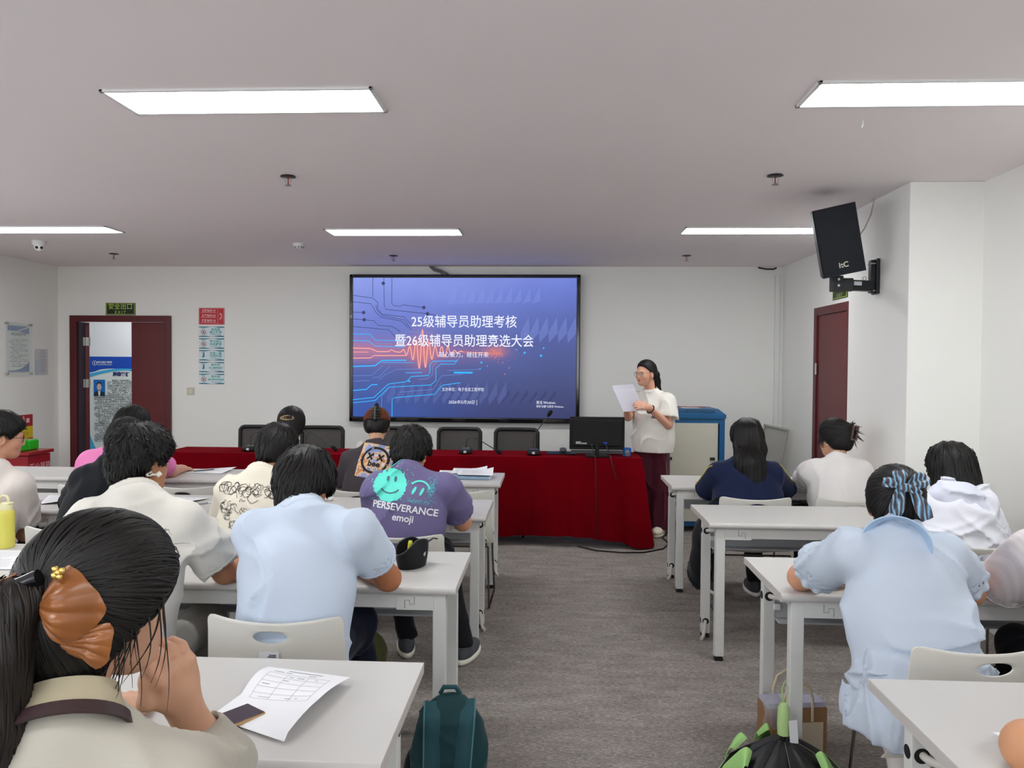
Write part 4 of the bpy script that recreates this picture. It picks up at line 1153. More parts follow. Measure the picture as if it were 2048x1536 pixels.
obj('name_plate', MB().box((0.0, -0.182, 0.46), (0.17, 0.004, 0.055), r=0.001), mat('plate_grey', (190, 182, 176), 0.4), t)
t = thing('tissue_box', 'bright green and red plastic wrapped tissue pack on top of the red cabinet', 'tissue pack', (-5.55, 7.76, 0.643))
M_LIME = mat('lime_film', (38, 200, 40), 0.2, spec=0.6, coat=0.3, noise=0.2, nscale=9)
obj('pack', MB().box((0, -0.085, 0.055), (0.23, 0.165, 0.11), r=0.018, seg=3).box((0, 0.085, 0.055), (0.23, 0.165, 0.11), r=0.018, seg=3), M_LIME, t)
obj('red_label', MB().box((-0.0, -0.1685, 0.055), (0.19, 0.003, 0.075), r=0.001), mat('label_red', (196, 44, 40), 0.35), t)
obj('top_film', MB().box((0, 0.0, 0.111), (0.19, 0.29, 0.003), r=0.001), mat('pale_film', (176, 196, 120), 0.3, noise=0.3, nscale=12), t)

# ================================================================ equipment rack
M_RACK = mat('rack_blue', (8, 84, 132), 0.4, noise=0.1); M_RDOOR = mat('rack_beige', (190, 186, 172), 0.5, noise=0.05)
t = thing('server_rack', 'blue equipment rack with beige door behind the presenter', 'rack', (1.35, 7.62, 0))
f = MB()
for sx in (-1, 1):
    for sy in (-1, 1): f.box((sx * 0.275, sy * 0.275, 0.57), (0.05, 0.05, 1.02))
f.box((0, 0.01, 0.58), (0.56, 0.54, 0.97)).box((0, -0.274, 1.054), (0.498, 0.047, 0.049)).box((0, -0.274, 0.086), (0.498, 0.047, 0.049)).box((0, 0, 0.079), (0.59, 0.59, 0.02))
obj('frame', f, M_RACK, t)
obj('side_panel', MB().box((0.288, 0, 0.57), (0.02, 0.5, 0.95)).box((-0.288, 0, 0.57), (0.02, 0.5, 0.95)).box((0, 0.288, 0.57), (0.5, 0.02, 0.95)), M_RACK, t)
tp = MB(); zt = 1.165
vs = [(-0.31, -0.31, 1.08), (0.31, -0.31, 1.08), (0.31, 0.31, 1.08), (-0.31, 0.31, 1.08), (-0.31, -0.31, 1.115), (0.31, -0.31, 1.115), (0.31, 0.31, 1.115), (-0.31, 0.31, 1.115), (-0.26, -0.20, zt), (0.26, -0.20, zt), (0.26, 0.25, zt), (-0.26, 0.25, zt)]
tp.add(vs, [(3, 2, 1, 0), (0, 1, 5, 4), (1, 2, 6, 5), (2, 3, 7, 6), (3, 0, 4, 7), (4, 5, 9, 8), (5, 6, 10, 9), (6, 7, 11, 10), (7, 4, 8, 11), (8, 9, 10, 11)])
top = obj('top_cover', tp, M_RACK, t)
f = MB()
for k in range(26): f.box((-0.21 + k * 0.0168, -0.256, 1.1405), (0.006, 0.055, 0.003), rot=(math.atan2(0.05, 0.11), 0, 0))
obj('vent_slots', f, mat('vent_dark', (6, 40, 66), 0.6), top)
dr = obj('door', MB().box((-0.015, -0.302, 0.57), (0.50, 0.012, 0.93), r=0.003), M_RDOOR, t)
for x in (-0.215, 0.185): obj('latch', MB().box((x, -0.312, 0.70), (0.045, 0.014, 0.026), r=0.003), M_DARK, dr)
for sx in (-1, 1):
    for sy in (-1, 1): obj('caster', MB().cyl((sx * 0.25 - 0.012, sy * 0.25, 0.035), (sx * 0.25 + 0.012, sy * 0.25, 0.035), 0.035, n=16), M_DARK, t)
tag(obj('loose_papers', MB().sheet(lambda u, v: (1.28 + u * 0.26, 7.45 + v * 0.2 + u * 0.03, 1.169 + 0.012 * math.sin(u * 5) * v), 8, 4, 0.001), mat('sheet_offwhite', (206, 206, 210), 0.6)), 'loose white paper lying on top of the blue rack', 'paper')
tag(obj('rack_cable', MB().tube([(1.15, 7.46, 1.172), (1.24, 7.50, 1.182), (1.33, 7.46, 1.180), (1.42, 7.50, 1.179), (1.50, 7.46, 1.178)], 0.004, 6), mat('red_brown_cable', (130, 40, 44), 0.5)), 'thin dark red cable lying on top of the blue rack', 'cable')
t = thing('cabinet_panel', 'grey metal cabinet panel leaning in the far right corner', 'panel', (2.30, 8.50, 0.0))
Mp = Matrix.Translation((0, 0, 0)) @ Euler((-0.06, 0.17, -0.55)).to_matrix().to_4x4()
M_GPAN = mat('grey_panel', (168, 166, 158), 0.5, noise=0.06)
f = MB().box((0, 0, 0.47), (0.26, 0.012, 0.94)).box((-0.125, -0.014, 0.47), (0.016, 0.03, 0.94)).box((0.125, -0.014, 0.47), (0.016, 0.03, 0.94)).box((0, -0.014, 0.93), (0.26, 0.03, 0.016)).box((0, -0.014, 0.01), (0.26, 0.03, 0.016))
me = f.mesh('panel'); me.transform(Mp); obj('panel', me, M_GPAN, t)
f = MB().cyl((-0.105, -0.03, 0.60), (-0.105, -0.005, 0.60), 0.018, n=14).box((0.118, -0.03, 0.52), (0.02, 0.012, 0.04))
me = f.mesh('latch'); me.transform(Mp); obj('latch', me, M_DARK, t)
t = thing('carton', 'white cardboard box with blue print leaning against the grey panel', 'box', (2.28, 8.28, 0.0))
Mp = Euler((0.0, 0.14, -0.45)).to_matrix().to_4x4()
f = MB().box((0, 0, 0.20), (0.22, 0.12, 0.40), r=0.003); me = f.mesh('carton_body'); me.transform(Mp); obj('carton_body', me, mat('carton_white', (206, 206, 212), 0.6), t)
f = MB()
for i in range(4): f.box((0.06, -0.061, 0.24 - i * 0.05), (0.03, 0.002, 0.035)).box((0.02, -0.061, 0.235 - i * 0.05), (0.016, 0.002, 0.03))
f.box((-0.04, -0.061, 0.33), (0.01, 0.002, 0.05)); me = f.mesh('print'); me.transform(Mp); obj('print', me, mat('print_blue', (40, 84, 170), 0.5), t)
f = MB().box((0, 0, 0.402), (0.225, 0.125, 0.006)); me = f.mesh('black_edge'); me.transform(Mp); obj('black_edge', me, M_DARK, t)

# ================================================================ loudspeaker on its wall arm
t = thing('loudspeaker', 'black loudspeaker tilted on an arm from the right pilaster', 'loudspeaker', (1.835, 5.10, 2.385))
Ms = (Matrix.Rotation(math.radians(-12.5), 4, 'Y') @ Matrix.Rotation(math.radians(6), 4, 'X') @ Matrix.Rotation(math.radians(-8), 4, 'Z')).to_4x4()
M_SPK = mat('speaker_black', (16, 18, 24), 0.55, spec=0.35, bump=0.15, bscale=300); M_GRILLE = mat('speaker_grille', (20, 24, 32), 0.6, spec=0.3, bump=0.4, bscale=600)
def ms(mb, name): me = mb.mesh(name); me.transform(Ms); return me
sw, sh_, sd = 0.262, 0.435, 0.24
f = MB(); f.add([(-sw / 2, -sd / 2, -sh_ / 2), (sw / 2, -sd / 2, -sh_ / 2), (sw / 2, -sd / 2, sh_ / 2), (-sw / 2, -sd / 2, sh_ / 2), (-sw * 0.36, sd / 2, -sh_ / 2), (sw * 0.36, sd / 2, -sh_ / 2), (sw * 0.36, sd / 2, sh_ / 2), (-sw * 0.36, sd / 2, sh_ / 2)],
    [(0, 1, 2, 3), (1, 5, 6, 2), (5, 4, 7, 6), (4, 0, 3, 7), (3, 2, 6, 7), (4, 5, 1, 0)])
obj('cabinet', ms(f, 'cabinet'), M_SPK, t)
obj('grille', ms(MB().box((0, -sd / 2 - 0.006, 0), (sw - 0.012, 0.014, sh_ - 0.016), r=0.005), 'grille'), M_GRILLE, t)
me = text_mesh('ItC', 0.046, bold=0.001); me.transform(Ms @ MX((0, -sd / 2 - 0.0145, -sh_ / 2 + 0.062), (1, 0, 0), (0, 0, 1))); obj('lettering', me, mat('logo_silver', (190, 186, 170), 0.3, metal=0.4), t, smooth=None)
M_BRK = mat('bracket_black', (24, 26, 30), 0.45, spec=0.4)
t2 = thing('speaker_bracket', 'black steel wall bracket arm holding the loudspeaker', 'bracket', (1.90, 5.18, 2.12))
obj('neck', MB().cyl((-0.028, -0.03, 0.0), (-0.042, -0.04, 0.075), 0.022, n=14), M_BRK, t2)
cl = obj('clamp', MB().box((-0.03, -0.03, -0.005), (0.07, 0.07, 0.10), r=0.006).box((0.04, -0.01, -0.01), (0.08, 0.05, 0.085), r=0.005), M_BRK, t2)
for z in (0.02, -0.02): obj('bolt', MB().cyl((-0.03, -0.075, z), (-0.03, -0.062, z), 0.008, n=10), M_STEEL, cl)
arm = obj('arm', MB().box((0.13, 0.02, -0.012), (0.19, 0.05, 0.07), r=0.006, rot=(0, 0.02, 0.2)), M_BRK, t2)
obj('label_sticker', MB().box((0.115, -0.012, 0.0), (0.055, 0.003, 0.025), rot=(0, 0.02, 0.2)), mat('sticker_grey', (190, 196, 204), 0.5), arm)
pl = obj('wall_plate', MB().box((0.268, 0.085, 0.055), (0.022, 0.09, 0.235), r=0.004).box((0.245, 0.085, 0.055), (0.035, 0.045, 0.22), r=0.004), M_BRK, t2)
for z in (-0.04, 0.14):
    for y in (0.055, 0.115): obj('bolt', MB().cyl((0.228, y, z), (0.28, y, z), 0.005, n=8), M_STEEL, pl)
obj('eye_bolt', MB().tube([(0.17 + 0.012 * math.cos(q), 0.02, 0.035 + 0.012 * math.sin(q)) for q in np.linspace(0, 2 * PI, 15)], 0.003, 5), M_STEEL, arm)
tag(obj('speaker_cable', MB().tube([(1.93, 5.22, 2.33), (1.97, 5.24, 2.36), (2.04, 5.27, 2.42), (2.10, 5.29, 2.50), (2.15, 5.31, 2.60), (2.168, 5.31, 2.70)], 0.004, 6), mat('pale_cable', (180, 170, 160), 0.5)), 'thin pale cable hanging from the ceiling to the loudspeaker', 'cable')

# ================================================================ desks
M_TOP = mat('desk_laminate', (198, 195, 192), 0.38, spec=0.4, noise=0.03, nscale=3)
M_EDGE = mat('desk_edge_band', (196, 190, 186), 0.5, noise=0.05)
M_FRAME = mat('desk_steel_white', (214, 214, 211), 0.42, spec=0.4, noise=0.03)
M_TRAY = mat('desk_tray_grey', (176, 178, 182), 0.5, noise=0.04)
M_BLACK = mat('black_rubber', (16, 16, 17), 0.6)
M_CABLE_W = mat('white_cable', (206, 200, 194), 0.5)
DL, DD, DH = 1.32, 0.55, 0.742
def make_desk(name, label):
    """origin on the floor at the middle; local +y = front of the room; cables at the aisle end come with aisle()"""
    t = thing(name, label, 'desk', group='white training desks in rows')
    # top with rounded near edge
    prof = [(DD / 2, DH), (DD / 2, DH - 0.026)]
    for a in np.linspace(-PI / 2, PI / 2, 7): prof.append((-DD / 2 + 0.016 - 0.016 * math.cos(a), DH - 0.016 + 0.016 * math.sin(a) - 0.0))
    f = MB(); f.prism([(p[0], p[1]) for p in prof], -DL / 2, DL / 2, 'x'); obj('top', f, M_TOP, t, smooth=40)
    for sx in (-1, 1):
        obj('edge_band', MB().box((sx * (DL / 2 + 0.0006), 0.004, DH - 0.0145), (0.0012, DD - 0.03, 0.022)), M_EDGE, t)
        for k, y in enumerate((-DD / 2 + 0.05, DD / 2 - 0.14)):
            lg = obj('leg', MB().box((sx * (DL / 2 - 0.065), y, (DH - 0.028) / 2 + 0.012), (0.05, 0.044, DH - 0.052), r=0.006, seg=2), M_FRAME, t)
            obj('foot_pad', MB().box((sx * (DL / 2 - 0.065), y, 0.008), (0.044, 0.038, 0.016), r=0.003), M_BLACK, lg)
            if k == 1:
                for z in (0.62, 0.095):
                    obj('cable_hole', MB().cyl((sx * (DL / 2 - 0.065), y - 0.0235, z), (sx * (DL / 2 - 0.065), y - 0.019, z), 0.019, n=16).cyl((sx * (DL / 2 - 0.0405), y, z), (sx * (DL / 2 - 0.0395), y, z), 0.017, n=16), M_BLACK, lg)
        obj('side_rail', MB().box((sx * (DL / 2 - 0.065), -0.045, DH - 0.045), (0.04, DD - 0.22, 0.034), r=0.003), M_FRAME, t)
        g = MB(); g.prism([(-DD / 2 + 0.07, DH - 0.03), (-DD / 2 + 0.17, DH - 0.03), (-DD / 2 + 0.07, DH - 0.13)], sx * (DL / 2 - 0.068), sx * (DL / 2 - 0.062), 'x'); obj('gusset', g, M_FRAME, t)
        br = obj('apron_bracket', MB().box((sx * (DL / 2 - 0.155), -DD / 2 + 0.0265, DH - 0.06), (0.14, 0.004, 0.064), r=0.001), M_FRAME, t)
        s = sx; x0 = sx * (DL / 2 - 0.175); yb = -DD / 2 + 0.0242
        obj('bracket_slot', MB().tube([(x0 - 0.018 * s, yb, DH - 0.085), (x0 - 0.018 * s, yb, DH - 0.055), (x0 + 0.0 * s, yb, DH - 0.055), (x0 + 0.0 * s, yb, DH - 0.07), (x0 + 0.018 * s, yb, DH - 0.07), (x0 + 0.018 * s, yb, DH - 0.042)], 0.0016, 4), mat('slot_shadow', (150, 148, 146), 0.7), br)
    obj('apron', MB().box((0, -DD / 2 + 0.045, DH - 0.058), (DL - 0.17, 0.034, 0.058), r=0.003), M_FRAME, t)
    pn = obj('cable_tray', MB().box((0, DD / 2 - 0.15, 0.605), (DL - 0.18, 0.008, 0.16)).box((0, DD / 2 - 0.18, 0.528), (DL - 0.18, 0.07, 0.008)), M_TRAY, t)
    for x in (-0.44, 0.44):
        so = obj('socket_plate', MB().box((x, DD / 2 - 0.158, 0.615), (0.12, 0.008, 0.075), r=0.002), M_FRAME, pn)
        for dx, dz in ((0, 0.014), (-0.011, -0.008), (0.011, -0.008)): so_h = MB().box((x + dx, DD / 2 - 0.1625, 0.615 + dz), (0.004, 0.002, 0.009)); obj('socket_hole', so_h, M_BLACK, so)
    for x in (-0.30, 0.30):
        f = MB(); y = DD / 2 - 0.156
        f.tube([(x - 0.05, y, 0.655), (x - 0.05, y, 0.64), (x - 0.035, y, 0.63), (x - 0.035, y, 0.58), (x + 0.035, y, 0.58), (x + 0.035, y, 0.63), (x + 0.05, y, 0.64), (x + 0.05, y, 0.655)], 0.0022, 5)
        obj('cutout_line', f, M_BLACK, pn)
    for sx in (-1, 1): obj('lug', MB().box((sx * (DL / 2 - 0.095), DD / 2 - 0.168, 0.58), (0.026, 0.012, 0.026), r=0.003).cyl((sx * (DL / 2 - 0.095), DD / 2 - 0.176, 0.58), (sx * (DL / 2 - 0.095), DD / 2 - 0.1735, 0.58), 0.006, n=10), M_FRAME, t)
    return t
def aisle_cables(t, sx):
    lx = sx * (DL / 2 - 0.065); y = DD / 2 - 0.14
    obj('power_cable', MB().tube([(lx + sx * -0.005, y + 0.005, 0.622), (lx - sx * 0.002, y - 0.03, 0.622), (lx + sx * 0.004, y - 0.07, 0.632), (lx - sx * 0.015, y - 0.13, 0.645), (lx - sx * 0.05, y - 0.18, 0.66)], 0.010, 10), M_CABLE_W, t)
    obj('floor_cable', MB().tube([(lx, y, 0.10), (lx - sx * -0.004, y - 0.03, 0.095), (lx + sx * 0.012, y - 0.045, 0.05), (lx + sx * 0.02, y - 0.055, 0.018), (lx + sx * 0.035, y - 0.075, 0.011)], 0.010, 10), M_CABLE_W, t)
ROW_R = [2.055, 3.355, 4.62, 5.865]; ROW_L = [2.085, 3.345, 4.68, 5.865]
desk0 = make_desk('desk', 'x'); first = [True]
SIDE = {'R': 'right of the aisle', 'L': 'left of the aisle'}
def put_desk(x0, far, label, aisle=None):
    loc = (x0 + DL / 2, far - DD / 2, 0)
    if first[0]:
        t = desk0; t.location = loc; t['label'] = label; first[0] = False
    else: t = dup(desk0, loc, None, label)
    return t
rowname = ['nearest the camera', 'in second row', 'in third row', 'in front row']
XA, XB = 0.845, -0.340
whoR = ['with paper and bare elbow', 'of the blouse woman', 'standing empty at its aisle end', 'where the navy shirt girl writes']
whoL = [['with curled form and phone', 'behind the dark ponytail'], ['with black pencil case', 'with the yellow bottle'], ['of the purple shirt', 'of the black shirt', 'by the red cabinet'], ['with the blue binder', 'of the pink shirt', 'in the far left corner']]
desksR = [put_desk(XA, ROW_R[i], 'white desk right of the aisle %s, %s' % (rowname[i], whoR[i])) for i in range(4)]
desksL = []
for i in range(4):
    for k in range(2 if i < 2 else 3):
        d_ = put_desk(XB - DL - k * (DL + 0.02), ROW_L[i], 'white desk left of the aisle %s, %s' % (rowname[i], whoL[i][k]))
        if k == 0: desksL.append(d_)
for d_ in desksR: aisle_cables(d_, -1)
for d_ in desksL: aisle_cables(d_, 1)

# ================================================================ white shell chairs
M_SHELL = mat('chair_shell_white', (216, 213, 205), 0.4, spec=0.4, noise=0.03, nscale=4)
M_SEATG = mat('chair_seat_grey', (150, 147, 142), 0.6, noise=0.06)
M_RODC = mat('chair_rod', (120, 118, 116), 0.22, metal=1.0)
def make_chair():
    """origin on the floor under the seat middle; local +y = facing direction"""
    t = thing('stacking_chair', 'x', 'chair', group='white plastic stacking chairs')
    # backrest: outer outline to oval hand hole, bowed in plan
    W, zt, zb, zh = 0.222, 0.762, 0.40, 0.700
    def arc(cx, cz, r, a0, a1, n=7): return [(cx + r * math.cos(q), cz + r * math.sin(q)) for q in np.linspace(a0, a1, n)]
    rr = 0.028
    out = []
    out += [(x, zt - 0.016 * (1 - (x / W) ** 2)) for x in np.linspace(-W + rr, W - rr, 15)]
    out += arc(W - rr, zt - rr, rr, PI / 2, 0, 6)[1:]
    out += [(W + 0.004 * k, z) for k, z in zip(np.linspace(0, 5, 7), np.linspace(zt - rr - 0.03, zb - 0.03, 7))]
    out += [(x, zb + 0.045 * (1 - (x / 0.24) ** 2) - 0.02) for x in np.linspace(0.225, -0.225, 15)]
    out += [(-W - 0.004 * k, z) for k, z in zip(np.linspace(5, 0, 7), np.linspace(zb - 0.03, zt - rr - 0.03, 7))]
    out += arc(-W + rr, zt - rr, rr, PI, PI / 2, 6)[:-1]
    O = np.array(out); n = len(O)
    Od = np.vstack([O, O[:1]]); seg = np.linspace(0, len(O), 1200, endpoint=False); i0 = seg.astype(int)
    Od = Od[i0] + (Od[i0 + 1] - Od[i0]) * (seg - i0)[:, None]
    ad = np.unwrap(np.arctan2((Od[:, 1] - zh) / 0.35, Od[:, 0])); n = 96
    ang = ad[0] + (np.linspace(0, 1, n, endpoint=False) * (-2 * PI))
    O = np.stack([np.interp(-ang, -np.append(ad, ad[0] - 2 * PI), np.append(Od[:, k], Od[0, k])) for k in (0, 1)], 1)
    I = np.stack([0.056 * np.cos(ang), zh + 0.0205 * np.sin(ang)], 1)
    def bow(x, z, off=0.0):
        y = -0.205 + 0.055 * (x / W) ** 2 + max(0, zt - z) * 0.10 + max(0.0, 0.50 - z) ** 2 * 4.0
        return (x, y + off, z)
    m = 8; th = 0.012
    f = MB(); vs = []
    for L in range(2):
        for j in range(m + 1):
            s = j / m; s = s ** 1.25
            for i in range(n):
                p = I[i] * (1 - s) + O[i] * s
                e = 0.0
                if j in (0, m): e = 0.003
                vs.append(bow(p[0], p[1], (e if L == 0 else th - e)))
    k = (m + 1) * n; fs = []
    for j in range(m):
        for i in range(n):
            i2 = (i + 1) % n
            a, b, c, d = j * n + i, j * n + i2, (j + 1) * n + i2, (j + 1) * n + i
            fs.append((a, b, c, d)); fs.append((k + d, k + c, k + b, k + a))
    for i in range(n):
        i2 = (i + 1) % n
        fs.append((i2, i, k + i, k + i2)); fs.append((m * n + i, m * n + i2, k + m * n + i2, k + m * n + i))
    f.add(vs, fs); obj('backrest', f, M_SHELL, t, smooth=50)
    # seat pan with rolled front edge
    def seat(u, v):
        x = (u - 0.5) * (0.44 - 0.04 * (1 - v)); y = -0.185 + v * 0.42
        z = 0.435 - 0.018 * (1 - (2 * u - 1) ** 2) - max(0, v - 0.8) ** 2 * 0.9 + max(0, 0.12 - v) * 0.25
        return (x, y, z)
    st = obj('seat', MB().sheet(seat, 14, 16, 0.012), M_SHELL, t, smooth=60)
    obj('seat_pad', MB().sheet(lambda u, v: tuple(np.array(seat(0.06 + 0.88 * u, 0.08 + 0.82 * v)) + np.array([0, 0, 0.003])), 12, 12, 0.002), M_SEATG, st, smooth=60)
    rods = []
    for sx in (-1, 1):
        x = sx * 0.215
        p = [(x * 0.98, -0.17, 0.40), (x, -0.18, 0.25), (x * 1.03, -0.20, 0.03), (x * 1.03, -0.19, 0.008), (x * 1.03, -0.17, 0.007), (x * 1.05, 0.17, 0.007), (x * 1.05, 0.20, 0.008), (x * 1.05, 0.205, 0.03), (x, 0.185, 0.25), (x * 0.98, 0.17, 0.405)]
        obj('leg', MB().tube(p, 0.0065, 8), M_RODC, t)
    for y_, z_ in ((0.17, 0.402), (-0.165, 0.395)): obj('crossbar', MB().tube([(-0.21, y_, z_), (0.21, y_, z_)], 0.006, 8), M_RODC, t)
    return t
chair0 = make_chair(); firstc = [True]
def chair(x, y, label, rz=0.0):
    if firstc[0]:
        firstc[0] = False; t = chair0; t.location = (x, y, 0); t.rotation_euler = (0, 0, rz); t['label'] = label; return t
    return dup(chair0, (x, y, 0), rz, label)
def chair_sticker(t, full=True):
    o = obj('asset_sticker', MB().box((0.0, -0.2005, 0.632), (0.064, 0.0008, 0.050), rot=(-0.10, 0, 0)), mat('sticker_white', (214, 216, 220), 0.5), t)
    obj('sticker_band', MB().box((0.0, -0.2015, 0.625), (0.064, 0.0006, 0.005), rot=(-0.10, 0, 0)), mat('sticker_navy', (30, 52, 92), 0.5), o)
    f = MB(); r_ = np.random.RandomState(4)
    for i in range(3): f.box((0.0, -0.2012 + i * 0.0005, 0.618 - i * 0.0055), (0.05 - i * 0.012, 0.0006, 0.003), rot=(-0.10, 0, 0))
    f.box((0.012, -0.2025, 0.648), (0.022, 0.0006, 0.0025), rot=(-0.10, 0, 0)).box((0.010, -0.202, 0.642), (0.026, 0.0006, 0.003), rot=(-0.10, 0, 0))
    obj('sticker_print', f, M_INK, o)

# ================================================================ red covered conference table
M_VELVET = mat('red_velvet', (128, 3, 18), 0.9, spec=0.04, sheen=0.0, noise=0.35, nscale=2.5, bump=0.12, bscale=40, rgb2=(80, 0, 10))
TX0, TX1, TY0, TY1, TZ = -3.46, 0.80, 6.68, 7.17, 0.765
M_LEGW = mat('table_leg_white', (206, 206, 204), 0.45)
t = thing('conference_table', 'long conference table hidden under the red velvet cloth', 'table', ((TX0 + TX1) / 2, (TY0 + TY1) / 2, 0))
cx_, cy_ = (TX0 + TX1) / 2, (TY0 + TY1) / 2
obj('top', MB().box((0, 0, TZ - 0.02), (TX1 - TX0 - 0.02, TY1 - TY0 - 0.02, 0.03)), M_LEGW, t)
for x in (TX0 + 0.1, -2.0, -0.6, TX1 - 0.10):
    for y in (TY0 + 0.06, TY1 - 0.06):
        lg = obj('leg', MB().box((x - cx_, y - cy_, 0.38), (0.05, 0.05, 0.70)), M_LEGW, t); obj('foot_pad', MB().box((x - cx_, y - cy_, 0.015), (0.045, 0.045, 0.03)), M_BLACK, lg)
def cloth():
    """one draped sheet: top, long front fall, short back fall, end falls with folds"""
    f = MB(); rs_ = np.random.RandomState(11)
    per = []                                             # perimeter of the table top with rounded corners
    L = TX1 - TX0; Wd = TY1 - TY0
    n1, n2 = 220, 40
    for k in range(n1): per.append((TX0 + L * k / n1, TY0, 0, -1))
    for k in range(n2): per.append((TX1, TY0 + Wd * k / n2, 1, 0))
    for k in range(n1): per.append((TX1 - L * k / n1, TY1, 0, 1))
    for k in range(n2): per.append((TX0, TY1 - Wd * k / n2, -1, 0))
    per = np.array(per); n = len(per)
    nx, ny = per[:, 2].copy(), per[:, 3].copy()
    for _ in range(4):
        nx = (np.roll(nx, 1) + nx + np.roll(nx, -1)) / 3; ny = (np.roll(ny, 1) + ny + np.roll(ny, -1)) / 3
    q = np.hypot(nx, ny); nx /= q; ny /= q
    s = np.arange(n) * 0.0194
    front = (per[:, 3] == -1)
    corner = np.exp(-((per[:, 0] - TX1) ** 2 + (per[:, 1] - TY0) ** 2) / 0.02)
    fold = (0.30 * np.sin(s * 5.1 + 0.7) + 0.28 * np.sin(s * 12.7 + 2.0 + 0.8 * np.sin(s * 1.3)) + 0.26 * np.sin(s * 27.0 + 1.5 * np.sin(s * 2.1)) * (0.5 + 0.5 * np.sin(s * 1.7)) + 0.14 * np.sin(s * 41.0))
    hem = np.where(front, 0.085 + 0.018 * np.sin(per[:, 0] * 1.9 + 0.4) - 0.055 * np.clip((per[:, 0] - 0.1) / 0.7, 0, 1), 0.06)
    hem = np.where(per[:, 3] == 1, 0.60, hem) - 0.045 * corner
    hem = np.maximum(hem, 0.012)
    m = 26; vs = []
    for j in range(m + 1):
        v = j / m
        z = TZ + 0.006 - (TZ + 0.006 - hem) * v
        amp = 0.014 + 0.062 * v ** 1.1
        o_ = 0.012 * min(1, v * 6) + amp * fold * min(1, v * 2.5) + 0.035 * v + 0.10 * corner * v ** 1.1
        z = z + 0.012 * np.sin(per[:, 0] * 6 + v * 9) * (1 - v) * v
        vs.append(np.stack([per[:, 0] + nx * np.maximum(o_, 0.006 if v > 0 else 0.0) * (1 if v > 0 else 0), per[:, 1] + ny * np.maximum(o_, 0.006 if v > 0 else 0.0) * (1 if v > 0 else 0), z], 1))
    V = np.vstack(vs)
    fs = [(j * n + (i + 1) % n, j * n + i, (j + 1) * n + i, (j + 1) * n + (i + 1) % n) for j in range(m) for i in range(n)]
    f.add(V, fs)
    gx, gy = 120, 10
    f.sheet(lambda u, v: (TX0 + L * u, TY0 + Wd * v, TZ + 0.006 + 0.0018 * math.sin(u * 60 + v * 7) * (1 if 0 < v < 1 and 0 < u < 1 else 0)), gx, gy)
    f.v = [(a - cx_, b - cy_, c) for a, b, c in f.v]
    return f
tc_ = obj('tablecloth', cloth(), M_VELVET, None, smooth=80); tc_.location = (cx_, cy_, 0)
tag(tc_, 'dark red velvet tablecloth draped over the long front table', 'tablecloth')

# ================================================================ mesh back office chairs behind the table
M_OFF = mat('office_chair_black', (22, 22, 24), 0.5)
M_MESH = mat('chair_mesh_grey', (78, 74, 72), 0.8, noise=0.2, nscale=200, alpha=0.86)
def make_office():
    t = thing('office_chair', 'x', 'chair', group='black mesh office chairs behind the table')
    w, z0, z1 = 0.205, 0.52, 0.945
    f = MB()
    def fr(x, z): return (x, 0.02 + 0.03 * (x / w) ** 2 * -1 + 0.05 * (z - z0), z)
    P = [fr(-w, z) for z in np.linspace(z0, z1 - 0.03, 8)] + [fr(-w + 0.015, z1 - 0.008)] + [fr(x, z1) for x in np.linspace(-w + 0.035, w - 0.035, 8)] + [fr(w - 0.015, z1 - 0.008)] + [fr(w, z) for z in np.linspace(z1 - 0.03, z0, 8)]
    f.tube(P, 0.019, 8); f.tube([fr(x, z0) for x in np.linspace(-w, w, 8)], 0.019, 8)
    obj('back_frame', f, M_OFF, t, smooth=60)
    obj('back_mesh', MB().sheet(lambda u, v: fr((u - 0.5) * 2 * w, z0 + (z1 - z0) * v), 10, 10, 0.003), M_MESH, t)
    obj('seat', MB().box((0, -0.24, 0.45), (0.46, 0.46, 0.07), r=0.03, seg=3), M_OFF, t)
    for sx in (-1, 1): obj('armrest', MB().box((sx * 0.25, -0.2, 0.66), (0.05, 0.26, 0.03), r=0.012).tube([(sx * 0.25, -0.12, 0.65), (sx * 0.25, -0.10, 0.52), (sx * 0.21, -0.12, 0.45)], 0.014, 8), M_OFF, t)
    obj('column', MB().cyl((0, -0.22, 0.09), (0, -0.22, 0.43), 0.026, n=14), M_OFF, t)
    for k in range(5):
        a = 2 * PI * k / 5; e = (0.27 * math.cos(a), -0.22 + 0.27 * math.sin(a), 0.065)
        lg = obj('base_arm', MB().tube([(0, -0.22, 0.105), e], [0.024, 0.016], 8), M_OFF, t); obj('caster', MB().cyl((e[0] - 0.012, e[1], 0.028), (e[0] + 0.012, e[1], 0.028), 0.028, n=14), M_OFF, lg)
    return t
labs = ['black mesh office chair furthest left behind the table', 'second black mesh office chair from the left, behind the oval hair clip', 'black mesh office chair behind the brown cap and purple shirt heads', 'black mesh office chair in front of the display, left of the upright microphone', 'black mesh office chair beside the monitor']
o0 = make_office()
for i, (x, lb) in enumerate(zip((-2.85, -2.23, -1.50, -0.876, -0.318), labs)):
    o_ = o0 if i == 0 else dup(o0, None, None, lb)
    o_.location = (x, 7.44, 0); o_['label'] = lb; o_.rotation_euler = (0, 0, 0)

